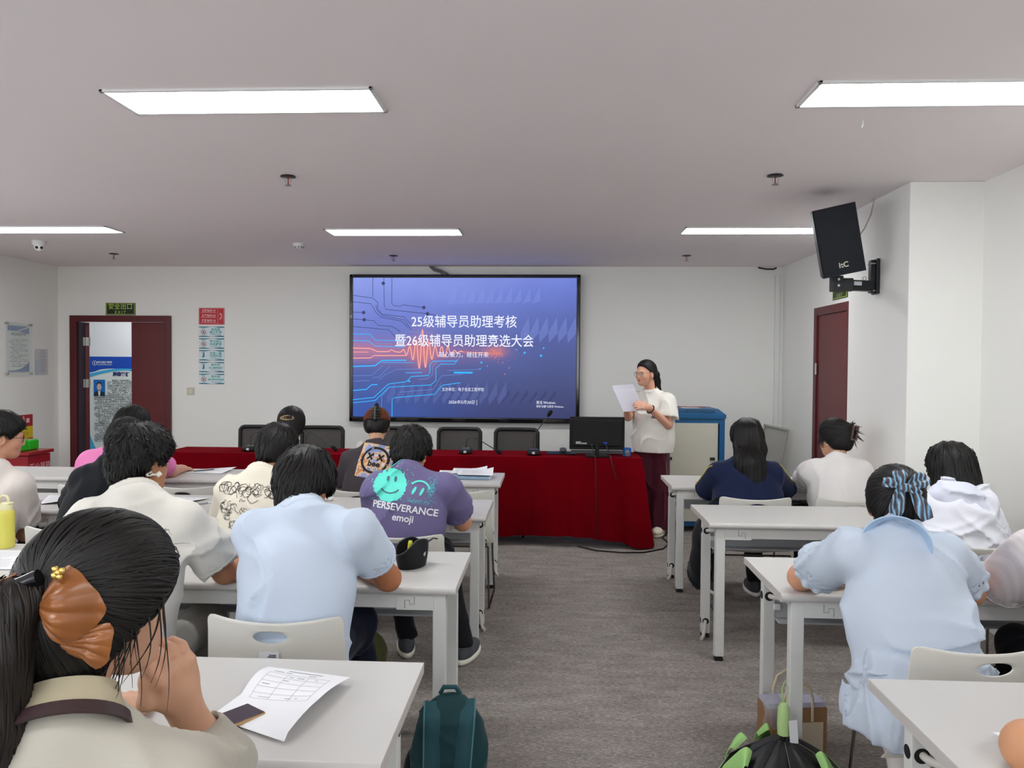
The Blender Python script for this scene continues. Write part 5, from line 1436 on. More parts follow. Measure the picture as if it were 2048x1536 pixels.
# ================================================================ things on the red table
TT = TZ + 0.0085
M_MIC = mat('mic_black', (14, 14, 16), 0.4); M_FOAM = mat('mic_foam', (12, 12, 13), 0.95, bump=0.4, bscale=400)
def mic(x, y, pts, label):
    t = thing('gooseneck_microphone', label, 'microphone', (x, y, TT), group='gooseneck conference microphones')
    b = obj('base', MB().box((0, 0, 0.024), (0.115, 0.13, 0.046), r=0.012, seg=3), M_MIC, t)
    obj('top_plate', MB().box((0, 0.01, 0.048), (0.07, 0.06, 0.004), r=0.002), mat('mic_grey', (120, 122, 126), 0.35, metal=0.6), b)
    obj('front_badge', MB().box((0, -0.0655, 0.022), (0.024, 0.002, 0.02)), mat('badge_white', (206, 206, 210), 0.4), b)
    P = np.array(pts, float)
    tt = np.linspace(0, 1, 26); kk = np.linspace(0, 1, len(P))
    Q = np.stack([np.interp(tt, kk, P[:, a]) for a in range(3)], 1)
    for _ in range(4): Q[1:-1] = (Q[:-2] + Q[1:-1] * 2 + Q[2:]) / 4
    obj('gooseneck', MB().tube(Q, 0.0042, 8), mat('gooseneck_grey', (70, 68, 68), 0.3, metal=0.8), t, smooth=60)
    d = Q[-1] - Q[-3]; d /= np.linalg.norm(d)
    obj('microphone_head', MB().tube([Q[-1] - d * 0.005, Q[-1] + d * 0.01, Q[-1] + d * 0.03, Q[-1] + d * 0.055, Q[-1] + d * 0.062], [0.006, 0.016, 0.019, 0.016, 0.004], 12), M_FOAM, t, smooth=60)
    return t
mic(-2.72, 6.86, [(0, 0, 0.05), (0.0, 0, 0.12), (0.03, 0, 0.165), (0.08, 0.0, 0.175), (0.2, 0.0, 0.13)], 'gooseneck microphone at the left end of the red table, arm bent over')
mic(-2.22, 6.90, [(0, 0, 0.05), (0.0, 0, 0.13), (0.03, 0, 0.18), (0.10, 0, 0.155), (0.24, 0.0, 0.045)], 'gooseneck microphone behind the front boys, arm bent down to the right')
mic(-0.75, 6.86, [(0, 0, 0.05), (0.0, 0, 0.10), (0.02, 0, 0.140), (0.07, 0, 0.150), (0.17, 0, 0.095), (0.27, 0, 0.035)], 'gooseneck microphone in front of the display, arm bent down to the right')
mic(-0.14, 6.84, [(0, 0, 0.05), (0.0, 0, 0.16), (0.02, 0.0, 0.20), (0.08, 0.0, 0.28), (0.125, 0.0, 0.345)], 'upright gooseneck microphone left of the monitor, pointing up')
t = thing('monitor', 'black computer monitor seen from behind on the red table', 'monitor', (0.42, 6.80, TT))
M_MON = mat('monitor_black', (11, 11, 13), 0.5, spec=0.3)
obj('panel', MB().box((0, 0.012, 0.20), (0.485, 0.02, 0.29), r=0.006).box((0, -0.008, 0.205), (0.44, 0.03, 0.24), r=0.012), M_MON, t)
obj('vent_strip', MB().box((-0.11, -0.024, 0.305), (0.17, 0.003, 0.014)).box((0.11, -0.024, 0.305), (0.17, 0.003, 0.014)), mat('vent_black', (8, 8, 9), 0.7), t)
obj('lower_frame', MB().box((0, 0.01, 0.035), (0.46, 0.015, 0.03)), mat('monitor_grey', (70, 70, 74), 0.4), t)
obj('stand', MB().box((0.0, -0.02, 0.06), (0.035, 0.03, 0.13), r=0.004), M_MON, t)
obj('base', MB().box((0, -0.04, 0.006), (0.20, 0.15, 0.010), r=0.004), M_MON, t)
obj('rating_label', MB().box((-0.165, -0.0235, 0.118), (0.045, 0.002, 0.022)).box((-0.115, -0.0235, 0.112), (0.05, 0.002, 0.012)), mat('label_grey', (176, 172, 166), 0.5), t)
obj('blue_plug', MB().box((0.072, -0.03, 0.118), (0.035, 0.02, 0.016), r=0.003), mat('vga_blue', (20, 60, 170), 0.4), t)
ed = TY0 - 6.80
for nm, pts in (('video_cable', [(0.072, -0.035, 0.11), (0.085, -0.06, 0.07), (0.10, -0.09, 0.03), (0.11, ed - 0.02, 0.004), (0.122, ed - 0.045, -0.05), (0.14, ed - 0.055, -0.12), (0.155, ed - 0.06, -0.18)]), ('power_cord', [(-0.052, -0.025, 0.11), (-0.042, -0.05, 0.07), (-0.03, -0.09, 0.02), (-0.022, ed - 0.02, 0.004), (-0.02, ed - 0.05, -0.1), (-0.018, ed - 0.07, -0.3), (-0.016, ed - 0.085, -0.55), (-0.014, ed - 0.085, -0.68)])):
    obj(nm, MB().tube(pts, 0.0045, 8), M_MIC, t, smooth=60)
tag(obj('keyboard', MB().box((0.43, 7.02, TT + 0.012), (0.42, 0.13, 0.02), r=0.005), M_MON), 'black keyboard lying behind the monitor on the red table', 'keyboard')
tag(obj('laptop_pad', MB().box((0.11, 6.98, TT + 0.004), (0.27, 0.20, 0.006), r=0.002), M_MIC), 'flat black pad lying left of the monitor', 'pad')
tag(obj('computer_mouse', MB().box((0.125, 6.98, TT + 0.028), (0.065, 0.10, 0.042), r=0.02, seg=4), mat('mouse_grey', (74, 76, 84), 0.35)), 'dark grey rounded mouse on the black pad', 'mouse')
t = thing('handheld_microphone', 'grey microphone with blue holder standing by the right end of the red table', 'microphone', (0.683, 6.83, TT))
obj('holder', MB().lathe([(0.0, 0.0), (0.036, 0.0), (0.040, 0.07), (0.034, 0.072), (0.0, 0.06)], n=24), mat('holder_blue', (20, 96, 178), 0.4), t)
obj('handle', MB().tube([(0, -0.015, 0.05), (0.0, -0.06, 0.025), (0.0, -0.085, 0.022)], [0.02, 0.021, 0.019], 14), mat('mic_handle_grey', (130, 130, 138), 0.35, metal=0.4), t)
tag(obj('white_adapter', MB().box((0.60, 7.06, TT + 0.03), (0.06, 0.05, 0.056), r=0.006), M_WPL), 'small white adapter box behind the monitor', 'adapter')
tag(obj('floor_cable', MB().tube([(0.25, 6.62, 0.012), (0.40, 6.50, 0.007), (0.62, 6.44, 0.007), (0.80, 6.46, 0.007), (0.98, 6.60, 0.007), (1.06, 6.80, 0.007), (1.04, 7.05, 0.007), (1.12, 7.3, 0.007)], 0.006, 6), M_MIC, smooth=60), 'black cable lying on the carpet around the presenter', 'cable')
JOINTS = {
    'P1': dict(hd=(-0.719, 1.200, 1.194), nk=(-0.663, 1.080, 1.069), sL=(-0.811, 1.100, 0.980), sR=(-0.537, 1.120, 0.979), eL=(-1.052, 1.300, 0.691), wL=(-1.089, 1.550, 0.680), eR=(-0.652, 1.560, 0.774), wR=(-0.708, 1.420, 0.926), pel=(-0.800, 1.020, 0.530)),
    'P5': dict(hd=(-1.480, 2.720, 1.237), nk=(-1.437, 2.600, 1.111), sL=(-1.602, 2.600, 0.986), sR=(-1.276, 2.620, 0.987), eL=(-1.792, 2.750, 0.709), wL=(-1.809, 3.000, 0.655), eR=(-1.207, 2.800, 0.744), wR=(-1.220, 3.020, 0.692), pel=(-1.470, 2.520, 0.530)),
    'P10': dict(hd=(-0.890, 2.740, 1.157), nk=(-0.843, 2.600, 1.056), sL=(-1.025, 2.580, 0.948), sR=(-0.656, 2.580, 0.955), eL=(-1.135, 2.740, 0.717), wL=(-1.070, 3.000, 0.721), eR=(-0.584, 2.760, 0.741), wR=(-0.812, 3.020, 0.721), pel=(-0.875, 2.520, 0.530)),
    'P6': dict(hd=(-1.430, 3.960, 1.154), nk=(-1.465, 3.820, 1.012), sL=(-1.612, 3.800, 0.899), sR=(-1.280, 3.820, 0.913), eL=(-1.716, 3.920, 0.672), wL=(-1.639, 4.200, 0.691), eR=(-1.245, 3.980, 0.702), wR=(-1.458, 4.250, 0.713), pel=(-1.500, 3.720, 0.530)),
    'P9': dict(hd=(-0.723, 3.980, 1.137), nk=(-0.705, 3.830, 1.029), sL=(-0.853, 3.800, 0.923), sR=(-0.521, 3.820, 0.937), eL=(-0.903, 3.920, 0.703), wL=(-0.822, 4.200, 0.705), eR=(-0.450, 3.980, 0.742), wR=(-0.555, 4.280, 0.736), pel=(-0.720, 3.740, 0.530)),
    'P4': dict(hd=(-2.275, 4.020, 1.170), nk=(-2.249, 3.860, 1.048), sL=(-2.392, 3.840, 0.945), sR=(-2.085, 3.860, 0.959), eL=(-2.625, 4.100, 0.778), wL=(-2.545, 4.300, 0.728), eR=(-2.198, 4.120, 0.781), wR=(-2.393, 4.320, 0.742), pel=(-2.360, 3.760, 0.530)),
    'P2': dict(hd=(-2.948, 4.000, 1.181), nk=(-2.922, 3.900, 1.008), sL=(-3.096, 3.900, 0.899), sR=(-2.801, 3.920, 0.892), eL=(-3.248, 4.000, 0.650), wL=(-3.291, 4.200, 0.663), eR=(-2.852, 4.020, 0.630), wR=(-3.144, 4.240, 0.643), pel=(-3.000, 3.800, 0.530)),
    'P3': dict(hd=(-2.940, 5.260, 1.142), nk=(-2.954, 5.120, 0.984), sL=(-3.133, 5.100, 0.881), sR=(-2.769, 5.140, 0.915), eL=(-3.288, 5.250, 0.719), wL=(-3.254, 5.500, 0.719), eR=(-2.734, 5.420, 0.770), wR=(-2.758, 5.620, 0.787), pel=(-3.030, 5.030, 0.530)),
    'P7': dict(hd=(-1.814, 5.320, 1.129), nk=(-1.760, 5.180, 0.958), sL=(-1.934, 5.180, 0.852), sR=(-1.586, 5.180, 0.857), eL=(-2.015, 5.300, 0.694), wL=(-1.961, 5.500, 0.719), eR=(-1.587, 5.300, 0.701), wR=(-1.776, 5.500, 0.721), pel=(-1.800, 5.060, 0.530)),
    'P8': dict(hd=(-1.197, 5.280, 1.145), nk=(-1.170, 5.130, 1.012), sL=(-1.334, 5.120, 0.902), sR=(-0.984, 5.120, 0.917), eL=(-1.411, 5.240, 0.737), wL=(-1.334, 5.500, 0.746), eR=(-0.957, 5.240, 0.754), wR=(-1.133, 5.500, 0.749), pel=(-1.220, 5.020, 0.530)),
    'P12': dict(hd=(1.307, 5.180, 1.100), nk=(1.273, 5.060, 0.944), sL=(1.101, 5.050, 0.861), sR=(1.441, 5.050, 0.866), eL=(1.050, 5.220, 0.718), wL=(1.217, 5.450, 0.743), eR=(1.580, 5.220, 0.726), wR=(1.546, 5.450, 0.741), pel=(1.285, 4.950, 0.530)),
    'P13': dict(hd=(1.882, 5.180, 1.110), nk=(1.860, 5.060, 0.962), sL=(1.715, 5.060, 0.885), sR=(2.009, 5.050, 0.890), eL=(1.704, 5.280, 0.776), wL=(1.906, 5.500, 0.781), eR=(2.114, 5.200, 0.738), wR=(2.095, 5.450, 0.766), pel=(1.880, 4.960, 0.530)),
    'P14': dict(hd=(2.013, 3.960, 1.099), nk=(1.950, 3.840, 0.959), sL=(1.799, 3.820, 0.886), sR=(2.092, 3.820, 0.903), eL=(1.844, 3.950, 0.711), wL=(2.037, 4.200, 0.740), eR=(2.223, 3.950, 0.718), wR=(2.245, 4.200, 0.743), pel=(2.000, 3.740, 0.530)),
    'P15': dict(hd=(1.208, 2.740, 1.114), nk=(1.152, 2.600, 1.012), sL=(0.999, 2.580, 0.927), sR=(1.299, 2.580, 0.933), eL=(0.962, 2.800, 0.788), wL=(1.196, 2.950, 0.746), eR=(1.470, 2.740, 0.782), wR=(1.450, 2.980, 0.758), pel=(1.180, 2.460, 0.530)),
    'P16': dict(hd=(1.847, 2.750, 1.154), nk=(1.763, 2.620, 1.040), sL=(1.597, 2.600, 0.950), sR=(1.902, 2.600, 0.956), eL=(1.620, 2.820, 0.785), wL=(1.886, 3.000, 0.752), eR=(2.119, 2.800, 0.787), wR=(2.142, 3.000, 0.767), pel=(1.860, 2.480, 0.530)),
    'P11': dict(hd=(0.865, 7.020, 1.494), nk=(0.957, 7.120, 1.323), sL=(1.037, 7.100, 1.251), sR=(0.809, 7.100, 1.263), eL=(1.050, 7.020, 1.078), wL=(0.862, 6.860, 1.225), eR=(0.689, 6.980, 1.131), wR=(0.654, 6.850, 1.223), pel=(0.950, 7.120, 0.900)),
}

# ================================================================ people
HEAD_DROP = dict(P10=0.050, P9=0.045, P6=0.050, P15=0.030, P14=0.045, P5=0.042, P12=0.015, P13=0.022, P2=0.025, P3=0.025, P4=0.040, P16=0.03)
SHOULDER_LIFT = dict(P10=0.038, P5=0.025, P9=0.018, P6=0.022, P15=0.020)
JOINTS['P10']['sL'] = (-1.010, 2.60, 0.948); JOINTS['P10']['eL'] = (-1.055, 2.86, 0.790)
for _k, _j in JOINTS.items():
    x, y, z = _j['hd']; _j['hd'] = (x, y, z - HEAD_DROP.get(_k, 0.0))
    if _k == 'P11': continue
    for _q in 'LR':
        x, y, z = _j['s' + _q]; _j['s' + _q] = (x, y, z + SHOULDER_LIFT.get(_k, 0.012))
    near = 1.535 if _j['pel'][1] < 2 else 2.80 if _j['pel'][1] < 3 else 4.10 if _j['pel'][1] < 4.5 else 5.32
    for _q in 'LR':
        if _k == 'P1' and _q == 'R': continue
        x, y, z = _j['w' + _q]; _j['w' + _q] = (x, max(y, near + 0.12), 0.775)
        x, y, z = _j['e' + _q]
        if y > near - 0.07: _j['e' + _q] = (x, y, max(z, 0.785))

def fabric(name, rgb, **kw):
    a = dict(rough=0.85, spec=0.15, sheen=0.12, noise=0.05, nscale=6.0, bump=0.45, bscale=13.0); a.update(kw)
    return mat(name, rgb, **a)
M_JEANS = fabric('black_trousers', (26, 27, 32)); M_NAVYT = fabric('navy_trousers', (24, 28, 44)); M_GREYT = fabric('grey_trousers', (150, 146, 140))

# ---- flat print shapes in XY, laid on backs with Person.decal
def rib2(curves, wd):
    mb = MB()
    for pts in curves:
        Pp = np.array(pts, float)
        T = np.gradient(Pp, axis=0); T /= np.linalg.norm(T, axis=1)[:, None] + 1e-9
        Nn = np.stack([-T[:, 1], T[:, 0]], 1) * wd / 2; n = len(Pp)
        mb.add([(a[0], a[1], 0) for a in Pp + Nn] + [(a[0], a[1], 0) for a in Pp - Nn], [(i, i + 1, n + i + 1, n + i) for i in range(n - 1)])
    return mb.mesh('print')
def disc_mesh(r, n=40, rings=6, jag=0.0, rs_=None, sx=1.0):
    rs_ = rs_ or RNG
    rad = 1 + jag * rs_.uniform(-1, 1, n)
    vs = [(0, 0, 0)] + [(sx * r * rad[k] * j / rings * math.cos(2 * PI * k / n), r * rad[k] * j / rings * math.sin(2 * PI * k / n), 0) for j in range(1, rings + 1) for k in range(n)]
    fs = [(0, 1 + k, 1 + (k + 1) % n) for k in range(n)] + [(1 + (j - 1) * n + k, 1 + j * n + k, 1 + j * n + (k + 1) % n, 1 + (j - 1) * n + (k + 1) % n) for j in range(1, rings) for k in range(n)]
    return MB().add(vs, fs).mesh('print')
def shift(me, x, y, a=0.0):
    me.transform(Matrix.Translation((x, y, 0)) @ Matrix.Rotation(a, 4, 'Z')); return me
def arc2(cx, cy, r, a0, a1, n=18, sy=1.0): return [(cx + r * math.cos(q), cy + sy * r * math.sin(q)) for q in np.linspace(a0, a1, n)]
def spray(n, rs_, cx, cy, sx_, sy_, r0, r1):
    mb = MB()
    for _ in range(n):
        x, y, r = cx + rs_.normal() * sx_, cy + rs_.normal() * sy_, rs_.uniform(r0, r1)
        mb.add([(x + r * math.cos(q), y + r * math.sin(q), 0) for q in np.linspace(0, 2 * PI, 6, endpoint=False)], [tuple(range(6))])
    return mb.mesh('print')

def glasses(s, m):
    L = s.HL
    g = MB()
    for sx in (-1, 1):
        ring = [L(sx * 0.034 + 0.026 * math.cos(q), 0.094, 0.004 + 0.021 * math.sin(q)) for q in np.linspace(0, 2 * PI, 21)]
        g.tube(ring, 0.0014, 6)
        g.tube([L(sx * 0.060, 0.092, 0.010), L(sx * 0.078, 0.045, 0.010), L(sx * 0.082, -0.005, 0.008), L(sx * 0.080, -0.022, -0.006)], 0.0014, 6)
    g.tube([L(-0.009, 0.097, 0.006), L(0, 0.100, 0.009), L(0.009, 0.097, 0.006)], 0.0014, 6)
    fr = obj('glasses', g, m, s.root, smooth=60)
    for sx in (-1, 1):
        n = 16; mb = MB(); mb.add([L(sx * 0.034 + 0.025 * math.cos(q), 0.094, 0.004 + 0.020 * math.sin(q)) for q in np.linspace(0, 2 * PI, n, endpoint=False)], [tuple(range(n))])
        obj('lens', mb, mat('glasses_lens', (235, 240, 242), 0.05, spec=0.6, alpha=0.12), fr, smooth=None)

def face_details(s, mouth=(158, 84, 78)):
    """features laid on the head's own surface, slightly proud of it"""
    def patch(name, c, a, b, off, m, parent, rot=0.0, bend=0.0, h=0.0019):
        cx, cz = c; co, si = math.cos(rot), math.sin(rot)
        def fn(P):
            q = ((P - s.J['hd']) @ s.R) / s.hs
            x, z = q[:, 0] - cx, q[:, 2] - cz
            X, Z = x * co + z * si, -x * si + z * co
            Z = Z - bend * (X / a) ** 2
            e = (np.hypot(X / a, Z / b) - 1.0) * min(a, b)
            return np.maximum(np.maximum(s.bodyf(P) - off, e), 0.03 - q[:, 1])
        ctr = s.HL(cx, 0.085, cz)
        return field_obj(name, fn, ctr - 0.045, ctr + 0.045, h, m, parent)
    EW = mat('eye_white', (216, 208, 202), 0.3); IR = mat('iris_dark', (28, 19, 16), 0.2)
    for sx in (-1, 1):
        ey = patch('eye', (sx * 0.033, 0.002), 0.0155, 0.0052, 0.0012, EW, s.root, bend=-0.001)
        patch('iris', (sx * 0.034, 0.0025), 0.0056, 0.0050, 0.0022, IR, ey)
        patch('eyelid', (sx * 0.033, 0.0075), 0.0175, 0.0018, 0.0026, HAIR, ey, bend=-0.005)
        patch('eyebrow', (sx * 0.034, 0.023), 0.0185, 0.0028, 0.0020, HAIR, s.root, rot=-sx * 0.10, bend=-0.003)
    patch('lips', (0, -0.0545), 0.0205, 0.0070, 0.0016, mat('lips', mouth, 0.4), s.root)
    patch('mouth_line', (0, -0.0540), 0.0170, 0.0012, 0.0024, mat('mouth_dark', (92, 44, 42), 0.5), s.root)

def hair_flow(s, fn, target, n, steps, step, r, lift=0.004, wob=0.18, keep=None, grav=0.0, name='hair', m=None, extra=None, lo=None, hi=None, h=0.008):
    """hair combed towards a gathering point"""
    G = np.array(target)
    def Dn(P):
        v = G - P; d = np.linalg.norm(v, axis=1)[:, None]
        return v / (d + 1e-6) * np.clip(d / 0.02, 0, 1) + np.array([0, 0, -grav])
    ro = scalp_roots(fn, s, n, keep=keep)
    ex = strands(fn, ro, Dn, steps, step, r, lift, s.rnd, wob, 0.3)
    if extra: ex = join([ex] + extra)
    return field_obj(name, fn, s.J['hd'] - 0.2 if lo is None else lo, s.J['hd'] + 0.2 if hi is None else hi, h, m or HAIR, s.root, ex)

def hang(fn, roots, s, steps, step, r, grav=(0, 0, -1.0), wob=0.12, lift=0.005, lenvar=0.35):
    g = np.array(grav)
    return strands(fn, roots, lambda P: np.repeat(g[None], len(P), 0), steps, step, r, lift, s.rnd, wob, lenvar)

# ---------------------------------------------------------------- 1 foreground woman with the brown bow
def p_foreground():
    J = JOINTS['P1']
    J['hd'] = (-0.722, 1.21, 1.160); J['nk'] = (-0.715, 1.10, 1.020); J['sL'] = (-0.890, 1.07, 0.935); J['sR'] = (-0.548, 1.10, 0.925)
    J['eL'] = (-1.00, 1.25, 0.74); J['wL'] = (-0.98, 1.65, 0.775); J['eR'] = (-0.628, 1.445, 0.785); J['wR'] = (-0.672, 1.375, 0.930); J['pel'] = (-0.79, 1.03, 0.53)
    s = Person('woman in a beige jacket with a dark ponytail and brown satin bow, hand on cheek', J, hrot=(6, -40, 6), skin_rgb=(206, 158, 130), h=0.0045, hs=1.03)
    s.body(hands={'R': dict(d=(0.04, -0.42, 0.90), n=(-0.70, 0.25, 0.15), curl=0.75, s=1.14, fcurl=(0.50, 0.60, 0.70, 0.8), tcurl=0.95), 'L': dict(curl=0.3)}, arm=0.038)
    s.legs(M_NAVYT)
    M_JKT = fabric('beige_jacket', (182, 176, 164), bump=0.25, bscale=30, noise=0.08)
    s.shirt(M_JKT, loose=0.028, sl=1.60, sr=0.058, fold=0.006, collar=False, name='jacket', h=0.007, neck_r=0.07)
    # standing collar and the dark band under it
    nk = s.J['nk']; ax = s.HL(0, -0.03, -0.05) - nk; ax /= np.linalg.norm(ax)
    def ringpt(t, r, z):
        u = np.array([1.0, 0, 0]); u -= ax * (u @ ax); u /= np.linalg.norm(u); w_ = np.cross(ax, u)
        return nk + (u * math.cos(t) + w_ * math.sin(t) * 0.92) * r + ax * z
    a0, a1 = PI * 0.46, PI * 2.54
    obj('jacket_collar', MB().sheet(lambda u, v: ringpt(a0 + (a1 - a0) * u, 0.068 + 0.016 * (1 - v) ** 1.4 + 0.002 * math.sin(u * 20), 0.004 + 0.044 * v), 40, 8, 0.004), fabric('jacket_collar_tan', (184, 172, 146), bump=0.2), s.root, smooth=70)
    obj('collar_band', MB().sheet(lambda u, v: ringpt(a0 + (a1 - a0) * u, 0.088 + 0.006 * (1 - v), -0.016 + 0.020 * v), 40, 3, 0.005), mat('dark_brown_band', (58, 40, 42), 0.5, bump=0.1), s.root, smooth=70)
    A, axx, fwv, upv = s.spine
    seam = trace(s.shirtf, np.array([A(t_) - fwv * 0.35 + axx * 0.035 for t_ in np.linspace(0.55, 0.96, 30)]), fwv, 0.001, 60)
    obj('back_seam', MB().tube(seam, 0.0022, 6), fabric('jacket_seam', (150, 145, 134)), s.root, smooth=60)
    # hair
    G = s.HL(0.045, -0.108, 0.062)
    cap = union([cap_fields(s, 0.024, 0.022, -0.125, 0.010, width=0.006), ell(s.HL(0.03, -0.075, 0.005), (0.055, 0.05, 0.065), s.R), ell(s.HL(0.015, -0.045, -0.085), (0.058, 0.045, 0.075), s.R)], 0.04)
    locks = []
    for k in range(24):                                          # loose locks in front of the ear
        fr_ = s.rnd.uniform() ** 1.3; p0 = s.HL(0.088 + 0.004 * s.rnd.uniform(-1, 1), 0.055 - fr_ * 0.075, 0.055 - 0.02 * fr_)
        e = np.array([s.rnd.uniform(-0.02, 0.02), s.rnd.uniform(-0.03, 0.01), 0]); ln_ = s.rnd.uniform(0.10, 0.19); a_ = s.rnd.uniform(0, 6)
        P = [p0 + e * q ** 2 + np.array([0.013 * math.sin(q * 3.4 + a_) - 0.013 * math.sin(a_) - 0.02 * q, -0.008 * q, -q * ln_]) for q in np.linspace(0, 1, 14)]
        mb = MB(); mb.tube(P, [s.rnd.uniform(0.0014, 0.0026) * (1 - 0.8 * q) for q in np.linspace(0, 1, 14)], 4); locks.append((np.array(mb.v), np.array([f for f in mb.f if len(f) == 4])))
    for k in range(60):                                          # fine stray hairs over the crown and nape
        t_ = s.rnd.uniform(0, 2 * PI); top = k < 34
        p0 = s.HL(0.06 * math.cos(t_), 0.07 * math.sin(t_) - 0.01, 0.118 - 0.02 * s.rnd.uniform()) if top else s.HL(0.05 * s.rnd.uniform(-1, 1.2), -0.055, -0.09)
        v = s.rnd.normal(0, 1, 3) * 0.6 + (np.array([0, 0, 0.5]) if top else np.array([0, -0.2, -1.5])); v /= np.linalg.norm(v)
        P = [p0 + v * 0.055 * q + np.array([0, 0, -0.03 * q * q]) + 0.006 * math.sin(q * 4 + k) for q in np.linspace(0, 1, 7)]
        mb = MB(); mb.tube(P, [0.0008 * (1 - 0.8 * q) for q in np.linspace(0, 1, 7)], 4); locks.append((np.array(mb.v), np.array([f for f in mb.f if len(f) == 4])))
    hair_flow(s, cap, G, 2600, 16, 0.011, 0.0019, lift=0.004, wob=0.16, extra=locks, h=0.006)
    # ponytail
    tail = [G, G + np.array([-0.030, -0.030, -0.025]), G + np.array([-0.050, -0.050, -0.09]), G + np.array([-0.050, -0.055, -0.19]), G + np.array([-0.035, -0.045, -0.32])]
    tf = chain([np.array(p) for p in tail], [0.026, 0.045, 0.056, 0.055, 0.030])
    w_ = folds(77, 0.004, 40, 6); tfn = lambda P: tf(P) + w_(P)
    T = np.array(tail); lo, hi = T.min(0) - 0.08, T.max(0) + 0.08
    ro = scalp_roots(tfn, s, 900, lo, hi)
    ex = hang(tfn, ro, s, 14, 0.016, 0.0026, (0.05, -0.02, -1), 0.14, 0.006)
    field_obj('ponytail', tfn, lo, hi, 0.007, HAIR_BROWN, s.root, ex)
    # bow: folded satin petals around a black clip
    hairf = union([cap, tfn], 0.0)
    bow = thing('hair_bow', 'large brown satin bow clipped on the foreground woman\'s ponytail', 'hair bow', tuple(G + s.o))
    M_SATIN = mat('brown_satin', (158, 96, 46), 0.30, spec=0.55, sheen=0.1, noise=0.35, nscale=14, rgb2=(112, 62, 26))
    RX, UZ = np.array([0.99, 0.10, 0.0]), np.array([0.0, 0.05, 1.0])   # bow plane faces the back of the room
    OUT = np.array([-0.12, -0.99, 0.05])
    def petal(c, pts, bulge, lean, seed, name):
        r_ = np.random.RandomState(seed); Pq = np.array(pts, float); ph = r_.uniform(0, 6)
        def fn(u, v):
            x_, y_ = 2 * u - 1, 2 * v - 1; u, v = 0.5 + 0.5 * x_ * math.sqrt(1 - 0.32 * y_ * y_), 0.5 + 0.5 * y_ * math.sqrt(1 - 0.32 * x_ * x_)
            a = Pq[0] * (1 - u) * (1 - v) + Pq[1] * u * (1 - v) + Pq[2] * u * v + Pq[3] * (1 - u) * v
            e = max(0, math.sin(PI * u)) ** 0.7 * max(0, math.sin(PI * v)) ** 0.7
            rr_ = math.hypot(u, v); th_ = math.atan2(v + 1e-6, u + 1e-6)
            pl_ = abs(math.sin(th_ * 5.2 + ph)) ** 0.8 + 0.5 * abs(math.sin(th_ * 11.0 + 2 * ph))
            b = bulge * 0.6 * e + 0.0062 * pl_ * min(1.0, rr_ * 1.6) * (1.15 - 0.5 * rr_) + 0.003 * math.sin(7 * rr_ + ph) * e
            round_ = 0.010 * e
            q = np.array(c) + RX * (a[0] + round_ * (u - .5)) + UZ * (a[1] + round_ * (v - .5))
            return q, b + lean[0] * a[0] + lean[1] * a[1]
        n_ = 44; base = np.array([fn(i / n_, j / n_)[0] for i in range(n_ + 1) for j in range(n_ + 1)]); up_ = np.array([fn(i / n_, j / n_)[1] for i in range(n_ + 1) for j in range(n_ + 1)])
        hit = trace(hairf, base + G + OUT * 0.25, -OUT, 0.0, 60)
        hgt = ((hit - base - G) @ OUT).reshape(n_ + 1, n_ + 1)
        hm = np.clip(hgt, -0.01, None); flat_ = np.polyfit(np.arange(n_ + 1), hm.mean(1), 1)
        for _ in range(12): hm = (np.pad(hm, 1, mode='edge')[:-2, 1:-1] + np.pad(hm, 1, mode='edge')[2:, 1:-1] + np.pad(hm, 1, mode='edge')[1:-1, :-2] + np.pad(hm, 1, mode='edge')[1:-1, 2:]) / 4
        hm = np.maximum(hm, np.clip(hgt, -0.01, None))
        PT = (base + OUT * (hm.ravel() + 0.006 + up_)[:, None]).reshape(n_ + 1, n_ + 1, 3)
        return obj(name, MB().sheet(lambda u, v: PT[int(round(u * n_)), int(round(v * n_))], n_, n_, 0.0025), M_SATIN, bow, smooth=75)
    petal((0, 0, 0), [(0.016, -0.022), (0.052, -0.090), (0.110, -0.034), (0.048, 0.046)], 0.022, (0.10, 0.0), 1, 'upper_petal')
    petal((0, 0, 0), [(0.038, -0.075), (0.080, -0.126), (0.104, -0.112), (0.112, -0.046)], 0.016, (0.05, 0.0), 2, 'lower_petal')
    petal((0, 0, 0), [(-0.052, -0.020), (-0.030, -0.018), (-0.022, 0.004), (-0.034, 0.026)], 0.008, (-0.1, 0.0), 3, 'side_petal')
    obj('clip', MB().tube([G * 0 + RX * x_ + UZ * (0.012 + 0.008 * math.sin(x_ * 60)) + OUT * 0.028 for x_ in np.linspace(-0.026, 0.016, 9)], 0.012, 10), M_GLOSS, bow, smooth=60)
    stud = RX * 0.047 + UZ * 0.026 + OUT * 0.030
    mb = MB()
    for a, b_ in ((0, 0), (0.006, 0.003), (-0.005, -0.004), (0.002, -0.006), (-0.004, 0.005)): mb.box(stud + RX * a + UZ * b_ + OUT * 0.004, (0.009, 0.008, 0.009), r=0.003)
    obj('gold_stud', mb, mat('gold', (226, 190, 110), 0.25, metal=0.9), bow, smooth=60)
p_foreground()

# ---------------------------------------------------------------- 2 boy at the far left edge
s = Person('boy with glasses in a cream tee at the left edge of the photo', JOINTS['P2'], hrot=(8, -52, 0), skin_rgb=(206, 152, 124), face=True)
s.body().legs(M_JEANS).shirt(fabric('cream_tee', (222, 212, 206)), loose=0.03, sl=0.74, sr=0.082)
hair_short(s, 900, length=0.06, grow=0.018, top=0.008, face=0.022, width=0.004); glasses(s, M_DARK)
